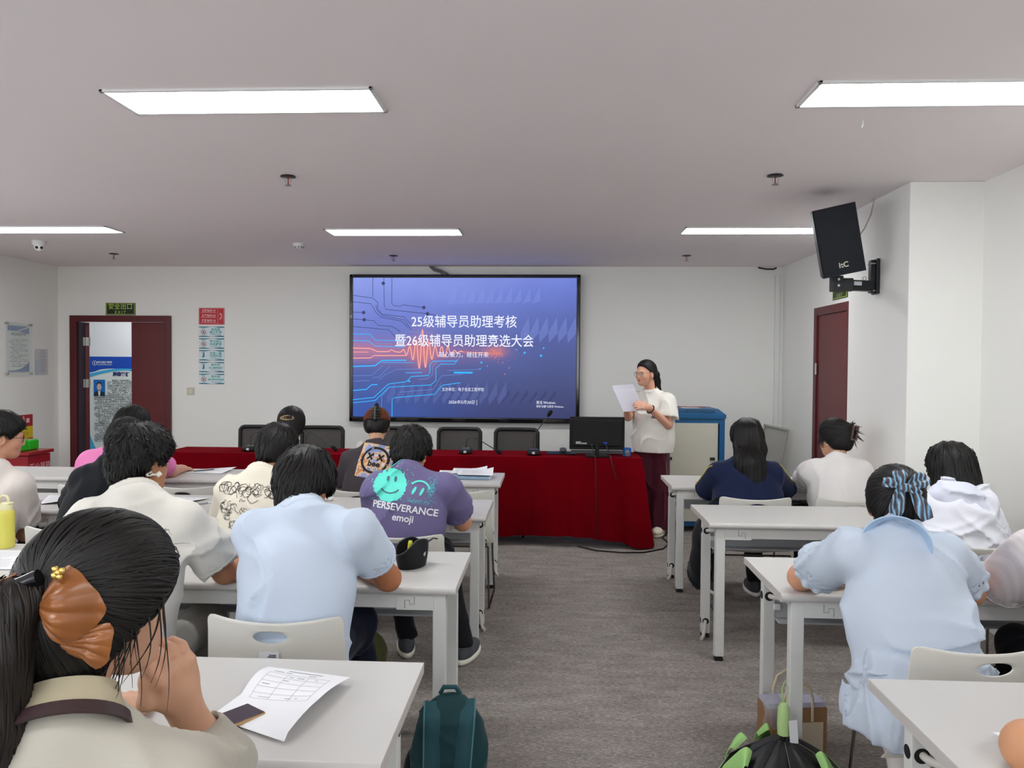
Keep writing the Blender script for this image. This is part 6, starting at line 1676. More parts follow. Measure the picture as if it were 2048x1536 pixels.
# ---------------------------------------------------------------- 3 pink shirt
s = Person('person in a pink tee leaning over the front desk at the left', JOINTS['P3'], hrot=(32, -10, 4), skin_rgb=(212, 160, 136))
s.body(hands={'R': dict(d=(0.10, 0.9, -0.12), n=(0, 0, -1), curl=0.35, s=1.0)}, arm=0.048, up=0.06).legs(M_JEANS)
s.shirt(fabric('pink_tee', (232, 132, 186)), loose=0.045, sl=0.80, sr=0.085, torso=1.15)
hair_short(s, 900, length=0.065, grow=0.024, top=0.010, wob=0.5, flick=0.03, width=0.008)
# ---------------------------------------------------------------- 4 black shirt
s = Person('person in a black shirt hunched between the pink shirt and the white tee', JOINTS['P4'], hrot=(38, -5, 0), skin_rgb=(196, 144, 116))
s.body().legs(M_JEANS).shirt(fabric('black_tee', (20, 22, 27)), loose=0.035, sl=1.0, sr=0.075, torso=1.08)
hair_short(s, 800, length=0.05)
# ---------------------------------------------------------------- 5 white tee with earphone
s = Person('boy in a white tee with a white clip earphone in his right ear', JOINTS['P5'], hrot=(10, -30, 0), skin_rgb=(190, 134, 102))
s.body(arm=0.043).legs(M_GREYT).shirt(fabric('white_tee', (226, 222, 214)), loose=0.030, sl=0.76, sr=0.084, fold=0.006)
hair_short(s, 2800, length=0.048, grow=0.020, top=0.010, nape=-0.085, wob=0.5, flick=0.030, face=0.010, width=0.002, rough=0.003, r=0.0018)
ep = thing('earphone', 'white clip earphone on the ear of the boy in the white tee', 'earphone', tuple(s.HL(0.086, -0.022, -0.03) + s.o))
obj('ear_bud', MB().lathe([(0.0, -0.010), (0.010, -0.008), (0.012, 0.0), (0.010, 0.008), (0.0, 0.010)], n=16), mat('earphone_white', (232, 226, 216), 0.3), ep, smooth=60)
e2 = s.R @ np.array([0.012, 0.028, 0.0]); obj('bridge', MB().tube([(0, 0, 0), e2 * 0.5 + np.array([0.006, -0.01, 0]), e2], 0.0035, 8), MATS['earphone_white'], ep, smooth=60)
obj('outer_pod', MB().cyl(e2 - 0.004, e2 + 0.006, 0.009, n=12), MATS['earphone_white'], ep, smooth=60)
# ---------------------------------------------------------------- 6 graffiti tee
s = Person('boy in a cream tee with black line graffiti on the back', JOINTS['P6'], hrot=(22, -8, 6), skin_rgb=(204, 150, 120))
s.body().legs(M_JEANS).shirt(fabric('cream_print_tee', (228, 220, 204)), loose=0.03, sl=0.75, sr=0.082)
hair_short(s, 1800, length=0.055, grow=0.021, top=0.010, nape=-0.085, width=0.004, occ=0.72)
rs_ = np.random.RandomState(21); cv = []
for k in range(8):                                              # a row of loose letter-like loops
    cx, cy = -0.150 + k * 0.043, 0.030 + rs_.normal() * 0.006
    for m_ in range(4):
        r = rs_.uniform(0.012, 0.030); a0 = rs_.uniform(0, 6.28); ox, oy = rs_.normal() * 0.008, rs_.normal() * 0.010
        cv.append([(cx + ox + r * (1 + 0.25 * math.sin(3 * q + k)) * math.cos(q + a0) * 0.9, cy + oy + r * (1 + 0.2 * math.cos(2 * q + k)) * math.sin(q + a0)) for q in np.linspace(0, rs_.uniform(2.5, 6.5), 26)])
for k in range(16):
    cx, cy = rs_.uniform(-0.15, -0.02), rs_.uniform(-0.14, -0.02)
    x2, y2 = cx + rs_.normal() * 0.03, cy + rs_.normal() * 0.02
    cv.append([(cx + (x2 - cx) * q + 0.006 * math.sin(q * 9), cy + (y2 - cy) * q) for q in np.linspace(0, 1, 8)])
    cv.append(arc2(cx, cy, rs_.uniform(0.008, 0.02), rs_.uniform(0, 3), rs_.uniform(3.5, 6.2)))
s.decal(rib2(cv, 0.0024), mat('print_black', (34, 32, 32), 0.7), (-0.01, 0.88), off=0.0025)
# ---------------------------------------------------------------- 7 oval hair clip
s = Person('girl with dark hair and an oval gold rimmed hair clip in the front row', JOINTS['P7'], hrot=(14, 10, 0), skin_rgb=(214, 166, 142))
s.body().legs(M_JEANS).shirt(fabric('dark_grey_top', (60, 58, 62)), loose=0.02)
G = s.HL(0, -0.10, -0.03); cap = union([cap_fields(s, 0.017, 0.020, -0.12, 0.004), cone(s.HL(0, -0.085, -0.02), s.HL(0.01, -0.085, -0.17), 0.045, 0.03)], 0.03)
hair_flow(s, cap, s.HL(0, -0.10, -0.25), 900, 9, 0.012, 0.0022, wob=0.12)
hc = thing('hair_clip', 'oval gold rimmed hair clip on dark hair in the front row', 'hair clip', tuple(s.HL(-0.012, -0.122, 0.035) + s.o))
U_, V_ = s.R @ np.array([1.0, 0, 0]), s.R @ np.array([0, 0.25, 0.97]); N_ = s.R @ np.array([0, -1.0, 0.2])
obj('rim', MB().tube([U_ * 0.045 * math.cos(q) + V_ * 0.016 * math.sin(q) + N_ * 0.008 * (1 - abs(math.cos(q))) for q in np.linspace(0, 2 * PI, 33)], 0.0032, 6), mat('pale_gold', (214, 178, 132), 0.35, metal=0.5), hc, smooth=60)
obj('inlay', MB().add([U_ * 0.043 * math.cos(q) + V_ * 0.014 * math.sin(q) + N_ * 0.004 for q in np.linspace(0, 2 * PI, 24, endpoint=False)], [tuple(range(24))]), mat('amber_inlay', (84, 62, 44), 0.3, noise=0.8, nscale=60, rgb2=(150, 120, 84)), hc, smooth=None)
# ---------------------------------------------------------------- 8 brown cap, charcoal tee with square print
s = Person('person in a charcoal tee with a square crossed-eyes face print and brown cap', JOINTS['P8'], hrot=(16, 6, 0), skin_rgb=(214, 166, 138))
s.body().legs(M_JEANS).shirt(fabric('charcoal_tee', (70, 64, 68)), loose=0.035, sl=0.9, sr=0.085, fold=0.004)
lowcap = cut(cap_fields(s, 0.010, 0.012, -0.080), plane(s.HL(0, 0, 0.02), s.R @ np.array([0, 0, 1.0])), 0.004)
field_obj('hair', lowcap, s.J['hd'] - 0.18, s.J['hd'] + 0.18, 0.008, HAIR, s.root, hang(lowcap, scalp_roots(lowcap, s, 350), s, 6, 0.008, 0.002))
cp = thing('cap', 'brown baseball cap worn by the person in the charcoal tee', 'cap', tuple(s.HL(0, -0.01, 0.03) + s.o))
off = s.HL(0, -0.01, 0.03); RR = s.R
dome = minus(cut(lambda P: ell(np.zeros(3), (0.093, 0.113, 0.098), RR)(P), plane(RR @ np.array([0, 0, -0.008]), RR @ np.array([0, 0.0, -1.0])), 0.004), ell(np.zeros(3), (0.088, 0.108, 0.093), RR), 0.002)
field_obj('crown', dome, np.full(3, -0.15), np.full(3, 0.15), 0.0055, fabric('cap_brown', (104, 56, 34)), cp)
obj('strap', MB().tube([RR @ np.array([0.091 * math.cos(q), 0.111 * math.sin(q), -0.004]) for q in np.linspace(PI * 1.1, PI * 1.9, 14)], 0.006, 6), fabric('cap_strap', (84, 44, 28)), cp, smooth=60)
brim = MB().sheet(lambda u, v: tuple(RR @ np.array([(u - .5) * 0.17 * (1 - 0.25 * v), 0.085 + 0.075 * v * math.sin(PI * (0.15 + 0.7 * u)), 0.0 - 0.015 * v + 0.015 * (1 - (2 * u - 1) ** 2)])), 12, 6, 0.004); obj('brim', brim, MATS['cap_brown'], cp, smooth=60)
tw = union([ell(s.HL(0.006, -0.112, 0.085), (0.02, 0.022, 0.05), s.R), ell(s.HL(0.004, -0.118, 0.035), (0.024, 0.022, 0.04), s.R)], 0.02)
tl = thing('claw_clip', 'black claw clip with a twist of hair on the back of the brown cap', 'hair clip', tuple(s.HL(0, -0.12, 0.05) + s.o))
d0 = s.HL(0, -0.12, 0.05)
sh_tw = lambda P: tw(P + d0)
V1, Q1 = field_mesh(sh_tw, np.full(3, -0.12), np.full(3, 0.12), 0.006); obj('hair_twist', np_mesh('hair_twist', V1, Q1), HAIR, tl, smooth=70)
mb = MB()
for z in (-0.03, -0.012, 0.006, 0.024):
    mb.tube([RR @ np.array([-0.036, -0.006, z + 0.004]), RR @ np.array([-0.016, -0.022, z]), RR @ np.array([0.016, -0.022, z]), RR @ np.array([0.036, -0.006, z - 0.003])], 0.0042, 6)
mb.tube([RR @ np.array([0, -0.024, z]) for z in np.linspace(-0.04, 0.05, 6)], 0.006, 6); obj('claw', mb, M_GLOSS, tl, smooth=60)
def patch_mat():
    m = bpy.data.materials.new('print_patch'); m.use_nodes = True; nt = m.node_tree; b = nt.nodes['Principled BSDF']; b.inputs['Roughness'].default_value = 0.8
    tc = nt.nodes.new('ShaderNodeTexCoord'); vo = nt.nodes.new('ShaderNodeTexNoise'); vo.inputs['Scale'].default_value = 16.0; vo.inputs['Detail'].default_value = 2.0; nt.links.new(tc.outputs['Object'], vo.inputs['Vector'])
    cr = nt.nodes.new('ShaderNodeValToRGB'); nt.links.new(vo.outputs['Fac'], cr.inputs['Fac']); cr.color_ramp.interpolation = 'CONSTANT'
    e = cr.color_ramp.elements; e[0].position = 0.0; e[0].color = srgb(150, 160, 206); e[1].position = 0.40; e[1].color = srgb(206, 190, 176)
    for p, c in ((0.47, (226, 190, 140)), (0.53, (200, 126, 78)), (0.57, (216, 206, 214)), (0.64, (96, 116, 160)), (0.69, (228, 196, 120))):
        k = e.new(p); k.color = srgb(*c)
    nt.links.new(cr.outputs['Color'], b.inputs['Base Color']); return m
s.decal(MB().sheet(lambda u, v: ((u - .5) * 0.22, (v - .5) * 0.235, 0), 20, 20).mesh('print'), patch_mat(), (0.015, 0.95), off=0.002, name='print_patch')
PB = mat('print_black_ink', (30, 26, 28), 0.7)
s.decal(rib2([arc2(0, 0, 0.085, 0, 2 * PI, 48)], 0.016), PB, (0.015, 0.965), off=0.0032)
s.decal(rib2([[(-0.055, 0.045), (-0.02, 0.0)], [(-0.02, 0.045), (-0.055, 0.0)], [(0.012, 0.045), (0.047, 0.0)], [(0.047, 0.045), (0.012, 0.0)]], 0.012), PB, (0.015, 0.965), off=0.0034)
s.decal(text_mesh('bee', 0.055, bold=0.002), PB, (0.015, 0.90), off=0.0036, name='lettering')
s.decal(text_mesh('s—', 0.035, bold=0.001), PB, (-0.02, 0.78), off=0.0036, name='lettering')
# ---------------------------------------------------------------- 9 purple tee
s = Person('boy in a purple tee with mint smiley faces and lettering on the back', JOINTS['P9'], hrot=(26, -14, 0), skin_rgb=(206, 150, 116))
J9 = JOINTS['P9']
s.body(arm=0.042).legs(M_JEANS, shoe=(74, 78, 84), sole=(232, 228, 214), foot=[(-0.76, 4.08, 0.10), (-0.44, 4.00, 0.10)], turn=0.25)
s.shirt(fabric('purple_tee', (112, 104, 144), noise=0.08), loose=0.034, sl=0.80, sr=0.086, fold=0.007)
hair_short(s, 2000, length=0.05, grow=0.022, top=0.012, nape=-0.080, wob=0.45, width=0.004, occ=0.70)
MINT = mat('mint_print', (98, 222, 206), 0.7); WP = mat('white_print', (226, 226, 232), 0.7); PD = mat('print_slate', (72, 92, 112), 0.7)
r9 = np.random.RandomState(9); CX, T0 = -0.020, 0.985
s.decal(shift(disc_mesh(0.082, 90, 7, 0.06, r9), -0.075, 0.01), MINT, (CX, T0), name='print_face')
s.decal(spray(260, r9, -0.075, 0.01, 0.052, 0.052, 0.0012, 0.0028), MINT, (CX, T0), name='print_spray')
s.decal(shift(disc_mesh(0.013, 16, 2, sx=0.42), -0.092, 0.042), PD, (CX, T0), off=0.004, name='print_eye'); s.decal(shift(disc_mesh(0.014, 16, 2, sx=0.45), -0.055, 0.042), PD, (CX, T0), off=0.004, name='print_eye')
s.decal(rib2([arc2(-0.073, 0.010, 0.048, PI * 1.15, PI * 1.85, 16, 0.8)], 0.006), PD, (CX, T0), off=0.004, name='print_mouth')
s.decal(rib2([arc2(0.068, 0.0, 0.048, PI * 0.05, PI * 0.80, 16, 0.9)], 0.009), MINT, (CX, T0), off=0.0022, name='print_mouth')
s.decal(shift(disc_mesh(0.021, 16, 2, sx=0.36), 0.045, -0.005, -0.35), MINT, (CX, T0), off=0.0022, name='print_eye'); s.decal(shift(disc_mesh(0.021, 16, 2, sx=0.36), 0.083, -0.008, -0.3), MINT, (CX, T0), off=0.0022, name='print_eye')
mb1 = spray(200, r9, 0.128, 0.010, 0.010, 0.032, 0.0010, 0.0030); s.decal(mb1, mat('teal_spray', (92, 170, 186), 0.7), (CX, T0), off=0.0022, name='print_spray')
s.decal(spray(120, r9, 0.07, -0.055, 0.035, 0.006, 0.0010, 0.0026), MATS['teal_spray'], (CX, T0), off=0.0022, name='print_spray')
s.decal(text_mesh('PERSEVERANCE', 0.047, bold=0.001), WP, (CX + 0.01, T0 - 0.225), off=0.0022, name='lettering', rot=-0.06)
s.decal(text_mesh('emoji', 0.047, bold=0.001), WP, (CX + 0.01, T0 - 0.335), off=0.0022, name='lettering', rot=-0.05)
# ---------------------------------------------------------------- 10 pale blue tee
s = Person('boy in a plain pale blue tee at the second row aisle desk', JOINTS['P10'], hrot=(30, -4, 3), skin_rgb=(184, 120, 84))
s.body(arm=0.045, up=0.05).legs(M_NAVYT, shoe=(70, 74, 80), foot=[(-1.02, 2.98, 0.10), (-0.72, 3.02, 0.10)])
s.shirt(fabric('pale_blue_tee', (204, 216, 234)), loose=0.036, sl=0.64, sr=0.082, fold=0.006, torso=1.06, h=0.008)
hair_short(s, 2200, length=0.060, grow=0.026, top=0.012, nape=-0.150, wob=0.22, flick=0.012, r=0.0026, face=0.030, width=0.006, occ=0.84, ears=1.30, nslope=0.9, tail=ell(s.HL(0, -0.072, -0.080), (0.046, 0.042, 0.062), s.R))
# ---------------------------------------------------------------- 11 presenter
def p_presenter():
    J = JOINTS['P11']; c = np.array([0.940, 7.10, 1.262]); rt = np.array([-0.80, 0.60, 0.0])
    J['sR'] = tuple(c + rt * 0.155); J['sL'] = tuple(c - rt * 0.155); J['nk'] = (0.930, 7.105, 1.330); J['hd'] = (0.872, 7.06, 1.500)
    J['eL'] = (1.062, 6.94, 1.045); J['wL'] = (0.868, 6.80, 1.205); J['eR'] = (0.715, 7.06, 1.105); J['wR'] = (0.690, 6.945, 1.190); J['pel'] = (0.955, 7.12, 0.88)
    s = Person('standing presenter with glasses in a white tee and maroon trousers reading papers', J, hrot=(4, 128, 0), skin_rgb=(218, 164, 138), face=True, h=0.0055, hs=0.98)
    s.body(hands={'L': dict(d=(-0.80, -0.35, 0.22), n=(-0.35, 0.6, -0.45), curl=0.40, s=0.95), 'R': dict(d=(0.10, -0.10, 0.9), n=(0.05, -1.0, -0.1), curl=0.12, s=0.95)}, arm=0.036)
    s.shirt(fabric('presenter_white_tee', (236, 232, 224)), loose=0.022, sl=0.72, sr=0.082, fold=0.005, hem=0.785, torso=1.0, dep=1.0, h=0.008, neck_r=0.07, extra=[(ecyl(s.J['pel'], 0.192, 0.158, np.stack([rt, np.cross([0, 0, 1.0], rt), np.array([0, 0, 1.0])], 1), 1.13), 0.07)])
    # wide trousers
    p = s.J['pel']; f = [ell(p, (0.135, 0.115, 0.13))]
    feet = [np.array([1.035, 7.20, 0.0]) - s.o, np.array([0.86, 7.26, 0.0]) - s.o]
    for a, hx in zip(feet, (0.075, -0.075)):
        f.append(cone(p + np.array([hx, -0.02 if hx > 0 else 0.03, -0.06]), a + np.array([0.0, 0.0, 0.10]), 0.085, 0.112))
    g = union(f, 0.06); fo = folds(31, 0.012, 22, 2.0)
    field_obj('trousers', cut(lambda P: g(P) + fo(P), plane((0, 0, 0.06), (0, 0, -1))), p + np.array([-0.32, -0.3, -0.9]), p + np.array([0.32, 0.35, 0.16]), 0.011, fabric('maroon_trousers', (92, 38, 54), sheen=0.3, rough=0.6), s.root)
    fwd = np.array([-0.35, -0.94, 0]); sd = np.array([0.94, -0.35, 0]); R = np.stack([sd, fwd, np.array([0, 0, 1.0])], 1)
    for a in feet:
        sf = cut(union([ell(a + fwd * 0.07 + np.array([0, 0, 0.045]), (0.052, 0.125, 0.050), R), ell(a + np.array([0, 0, 0.05]), (0.044, 0.06, 0.05), R)], 0.03), plane((0, 0, 0.018), (0, 0, -1)))
        sh = field_obj('shoe', sf, a - 0.24, a + np.array([0.24, 0.24, 0.14]), 0.007, mat('cream_shoe', (226, 218, 200), 0.6), s.root)
        so = cut(cut(ell(a + fwd * 0.06 + np.array([0, 0, 0.02]), (0.056, 0.135, 0.05), R), plane((0, 0, 0.028), (0, 0, 1))), plane((0, 0, 0.002), (0, 0, -1)))
        field_obj('sole', so, a - 0.24, a + np.array([0.24, 0.24, 0.14]), 0.007, mat('cream_sole', (206, 196, 176), 0.7), sh)
        obj('shoelace', MB().tube([a + fwd * 0.10 + sd * 0.03 + np.array([0, 0, 0.088]), a + fwd * 0.115 + np.array([0, 0, 0.097]), a + fwd * 0.10 - sd * 0.03 + np.array([0, 0, 0.088])], 0.003, 5), M_DARK, sh)
    G = s.HL(0.0, -0.112, 0.02)
    cap = cap_fields(s, 0.009, -0.003, -0.085, 0.004)
    tail = [s.HL(0, -0.10, 0.03), s.HL(0, -0.128, -0.02), s.HL(0.0, -0.142, -0.10), s.HL(0.0, -0.165, -0.17), s.HL(0, -0.19, -0.215)]
    tf = chain(tail, [0.034, 0.036, 0.030, 0.022, 0.006]); wt = folds(5, 0.003, 40, 5); hf = union([cap, lambda P: tf(P) + wt(P)], 0.012)
    lo, hi = s.J['hd'] - 0.28, s.J['hd'] + 0.2
    T = np.array(tail); ex = [hang(hf, scalp_roots(hf, s, 160, T.min(0) - 0.03, T.max(0) + 0.03), s, 8, 0.016, 0.0022, tuple(T[-1] - T[1]), 0.12, 0.004)]
    hair_flow(s, hf, G, 900, 9, 0.011, 0.0016, lift=0.002, wob=0.10, extra=ex, lo=lo, hi=hi, h=0.007)
    face_details(s); glasses(s, mat('thin_gold_frame', (150, 126, 104), 0.3, metal=0.8))
    bz = s.J['wL'] + (s.J['eL'] - s.J['wL']) * 0.10; dd = s.J['eL'] - s.J['wL']; dd /= np.linalg.norm(dd); u = np.cross(dd, [0, 0, 1.0]); u /= np.linalg.norm(u); v = np.cross(dd, u)
    br = thing('bracelet', 'dark bead bracelet on the presenter\'s wrist', 'bracelet', tuple(bz + s.o))
    for k in range(16):
        q = 2 * PI * k / 16; c_ = (u * math.cos(q) + v * math.sin(q)) * 0.037
        obj('bead', MB().lathe([(0.0, -0.007), (0.005, -0.005), (0.0072, 0.0), (0.005, 0.005), (0.0, 0.007)], c=c_, n=10), mat('dark_bead', (40, 24, 24), 0.3), br, smooth=60)
    A, ax, fw, up = s.spine                                           # chest emblem
    cvs = [arc2(0, 0.0, 0.020, 0.3, 2.8), arc2(0.0, -0.005, 0.012, 0, 6.28), arc2(0.010, -0.01, 0.010, 2, 6), [(-0.03, 0.032), (0.0, 0.036), (0.03, 0.030)], arc2(-0.012, -0.012, 0.010, 0, 5)]
    me = rib2(cvs, 0.005); V = np.zeros(len(me.vertices) * 3); me.vertices.foreach_get('co', V); V = V.reshape(-1, 3)
    P = A(0.66) - ax * 0.095 - V[:, :1] * ax + V[:, 1:2] * up + fw * 0.4
    me.vertices.foreach_set('co', trace(s.shirtf, P, -fw, 0.0025, 70).ravel()); me.update(); obj('print', me, PB, s.root, smooth=None)
    # papers in her hands
    a, b, c_, d_ = [np.array(q) for q in ((0.545, 6.80, 1.395), (0.735, 6.84, 1.410), (0.838, 6.86, 1.175), (0.650, 6.82, 1.165))]
    nrm = np.cross(b - a, d_ - a); nrm /= np.linalg.norm(nrm)
    t = thing('paper_stack', 'stapled white papers held up by the presenter', 'papers', tuple((a + c_) / 2))
    cc = (a + c_) / 2
    def pp(u_, v_, k): 
        q = a * (1 - u_) * (1 - v_) + b * u_ * (1 - v_) + c_ * u_ * v_ + d_ * (1 - u_) * v_
        return q - cc + nrm * (0.012 * math.sin(PI * u_) + k * 0.003 + (0.03 * max(0, 0.25 - v_) ** 1.0 if k == 0 else 0))
    for k in range(3): obj('sheet', MB().sheet(lambda u_, v_: pp(u_, v_, k), 10, 10, 0.001), mat('paper_lavender', (222, 220, 232), 0.6), t, smooth=60)
p_presenter()
# ---------------------------------------------------------------- long straight hair
def long_hair(s, pts, rs, n=1500, m=None, cap_kw=None, steps=18, step=0.018, wob=0.08, r=0.0024, zmin=None, shirt_push=True):
    cap = cap_fields(s, **(cap_kw or dict(grow=0.018, face=0.026, nape=-0.14, top=0.004)))
    cur = [cone(pts[i], pts[i + 1], rs[i], rs[i + 1]) for i in range(len(pts) - 1)]
    w_ = folds(s.seed + 3, 0.004, 45, 4)
    base = union([cap] + cur, 0.035)
    fn = lambda P: base(P) + w_(P)
    T = np.array(list(pts) + [s.J['hd'] + 0.14, s.J['hd'] - 0.14]); mx = max(rs)
    lo, hi = T.min(0) - mx - 0.02, T.max(0) + mx + 0.02
    cr = s.HL(0, -0.02, 0.13)
    def Dn(P):
        v = P - cr; v[:, 2] = np.minimum(v[:, 2], 0); v /= np.linalg.norm(v, axis=1)[:, None] + 1e-6
        k = np.clip((s.J['hd'][2] + 0.10 - P[:, 2]) / 0.12, 0, 1)[:, None]
        return v * (1 - k * 0.85) + np.array([0, 0, -1.0]) * (0.3 + k)
    ex = strands(fn, scalp_roots(fn, s, n, lo, hi), Dn, steps, step, r, 0.005, s.rnd, wob, 0.35)
    field_obj('hair', fn, lo, hi, 0.009, m or HAIR, s.root, ex)
s = Person('girl with long black hair in a navy shirt with yellow sleeve piping', JOINTS['P12'], hrot=(14, 4, 0), skin_rgb=(220, 176, 152))
s.body().legs(M_JEANS).shirt(fabric('navy_shirt', (28, 36, 66)), loose=0.045, sl=0.93, sr=0.085, torso=1.08, cm=fabric('yellow_rib', (212, 186, 70)))
for q in 'LR':
    S, E = s.J['s' + q], s.J['e' + q]; sd = np.array([-1.0 if q == 'L' else 1.0, -0.15, 0.55]); sd /= np.linalg.norm(sd)
    P0 = np.array([S + (E - S) * t_ + sd * 0.25 for t_ in np.linspace(-0.15, 0.88, 22)])
    obj('piping', MB().tube(trace(s.shirtf, P0, -sd, 0.001, 60), 0.0032, 6), MATS['yellow_rib'], s.root, smooth=60)
bk = s.spine[2]
long_hair(s, [s.HL(0, -0.05, 0.02), s.HL(0.005, -0.065, -0.08), s.J['nk'] + np.array([0.015, -0.065, -0.01]), s.J['nk'] + np.array([0.03, -0.085, -0.10]), s.J['nk'] + np.array([0.055, -0.105, -0.19]), s.J['nk'] + np.array([0.075, -0.115, -0.26])], [0.090, 0.092, 0.092, 0.080, 0.056, 0.026], n=1700)
# ---------------------------------------------------------------- 13 claw clip girl
s = Person('girl in a white tee with a twisted updo and brown rectangular claw clip', JOINTS['P13'], hrot=(10, 34, 0), skin_rgb=(214, 164, 136), face=True)
s.body().legs(M_JEANS).shirt(fabric('white_tee_soft', (230, 226, 224)), loose=0.035, sl=0.80, sr=0.075)
G = s.HL(0.015, -0.105, 0.045)
cap = union([cap_fields(s, 0.016, 0.018, -0.085, 0.006), ell(G, (0.04, 0.035, 0.05), s.R)], 0.03)
sp = []
for k in range(46):
    v = s.R @ np.array([s.rnd.uniform(0.0, 0.8), -0.75 + s.rnd.normal() * 0.25, (0.9 if k % 3 else -0.5) + s.rnd.normal() * 0.45]); v /= np.linalg.norm(v); ln = s.rnd.uniform(0.06, 0.105)
    P = [G + v * ln * q + np.array([0, 0, -0.025 * q * q]) for q in np.linspace(0, 1, 6)]
    mb = MB(); mb.tube(P, [0.0068 * (1 - 0.88 * q) for q in np.linspace(0, 1, 6)], 4); sp.append((np.array(mb.v), np.array([f for f in mb.f if len(f) == 4])))
for k in range(10):
    p0 = s.HL(-0.07, 0.05 - 0.004 * k, 0.04); P = [p0 + np.array([-0.008 * math.sin(q * 3), 0.0, -0.09 * q]) for q in np.linspace(0, 1, 7)]
    mb = MB(); mb.tube(P, [0.003 * (1 - 0.85 * q) for q in np.linspace(0, 1, 7)], 4); sp.append((np.array(mb.v), np.array([f for f in mb.f if len(f) == 4])))
hair_flow(s, cap, G, 1000, 10, 0.011, 0.002, wob=0.14, extra=sp)
cl = thing('claw_clip', 'brown rectangular claw clip in the updo of the white tee girl', 'hair clip', tuple(s.HL(0.012, -0.152, 0.030) + s.o), rot=(0.1, 0.12, 0.2))
mb = MB()
for sx in (-1, 1): mb.box((sx * 0.016, 0, 0), (0.011, 0.016, 0.098), r=0.004)
for sz in (-1, 1): mb.box((0, 0, sz * 0.044), (0.042, 0.016, 0.011), r=0.004)
obj('clip_frame', mb, mat('clip_taupe', (92, 74, 70), 0.35), cl)
# ---------------------------------------------------------------- 14 white hooded jacket
s = Person('girl with straight black hair in a white hooded jacket by the pilaster', JOINTS['P14'], hrot=(12, 6, 0), skin_rgb=(216, 170, 146))
s.body().legs(M_JEANS)
nk = s.J['nk']
s.shirt(fabric('white_jacket', (226, 227, 236), bump=0.2, bscale=24), loose=0.045, sl=1.6, sr=0.062, fold=0.007, name='jacket', collar=False)
hd = union([ell(nk + np.array([0, -0.050, -0.005]), (0.130, 0.085, 0.080)), ell(nk + np.array([0.03, -0.10, -0.10]), (0.125, 0.06, 0.10)), ell(nk + np.array([0.05, -0.115, -0.17]), (0.085, 0.045, 0.06))], 0.05)
hd = minus(hd, ell(nk + np.array([0, 0.03, 0.09]), (0.085, 0.085, 0.085)), 0.02); fo = folds(12, 0.007, 26, 20)
field_obj('hood', lambda P: hd(P) + fo(P), nk - 0.28, nk + 0.24, 0.009, fabric('hood_lavender_white', (216, 219, 234), bump=0.2, bscale=24), s.root)
long_hair(s, [s.HL(0, -0.04, 0.0), s.HL(0, -0.05, -0.07), s.HL(0.0, -0.035, -0.12)], [0.092, 0.098, 0.085], n=1300, cap_kw=dict(grow=0.022, face=0.03, nape=-0.125, top=0.004, width=0.014), steps=13, step=0.014)
P = [s.HL(0.10, -0.04, -0.08), s.HL(0.125, -0.06, -0.12), s.J['nk'] + np.array([0.155, -0.09, -0.05]), s.J['nk'] + np.array([0.165, -0.10, -0.14]), s.J['nk'] + np.array([0.19, -0.11, -0.20]), s.J['nk'] + np.array([0.20, -0.10, -0.27])]
tt = np.linspace(0, 1, 20); K_ = np.linspace(0, 1, len(P)); Q_ = np.stack([np.interp(tt, K_, np.array(P)[:, a]) for a in range(3)], 1)
for _ in range(3): Q_[1:-1] = (Q_[:-2] + 2 * Q_[1:-1] + Q_[2:]) / 4
obj('loose_lock', MB().tube(Q_, np.linspace(0.011, 0.0025, 20), 6), HAIR, s.root, smooth=60)
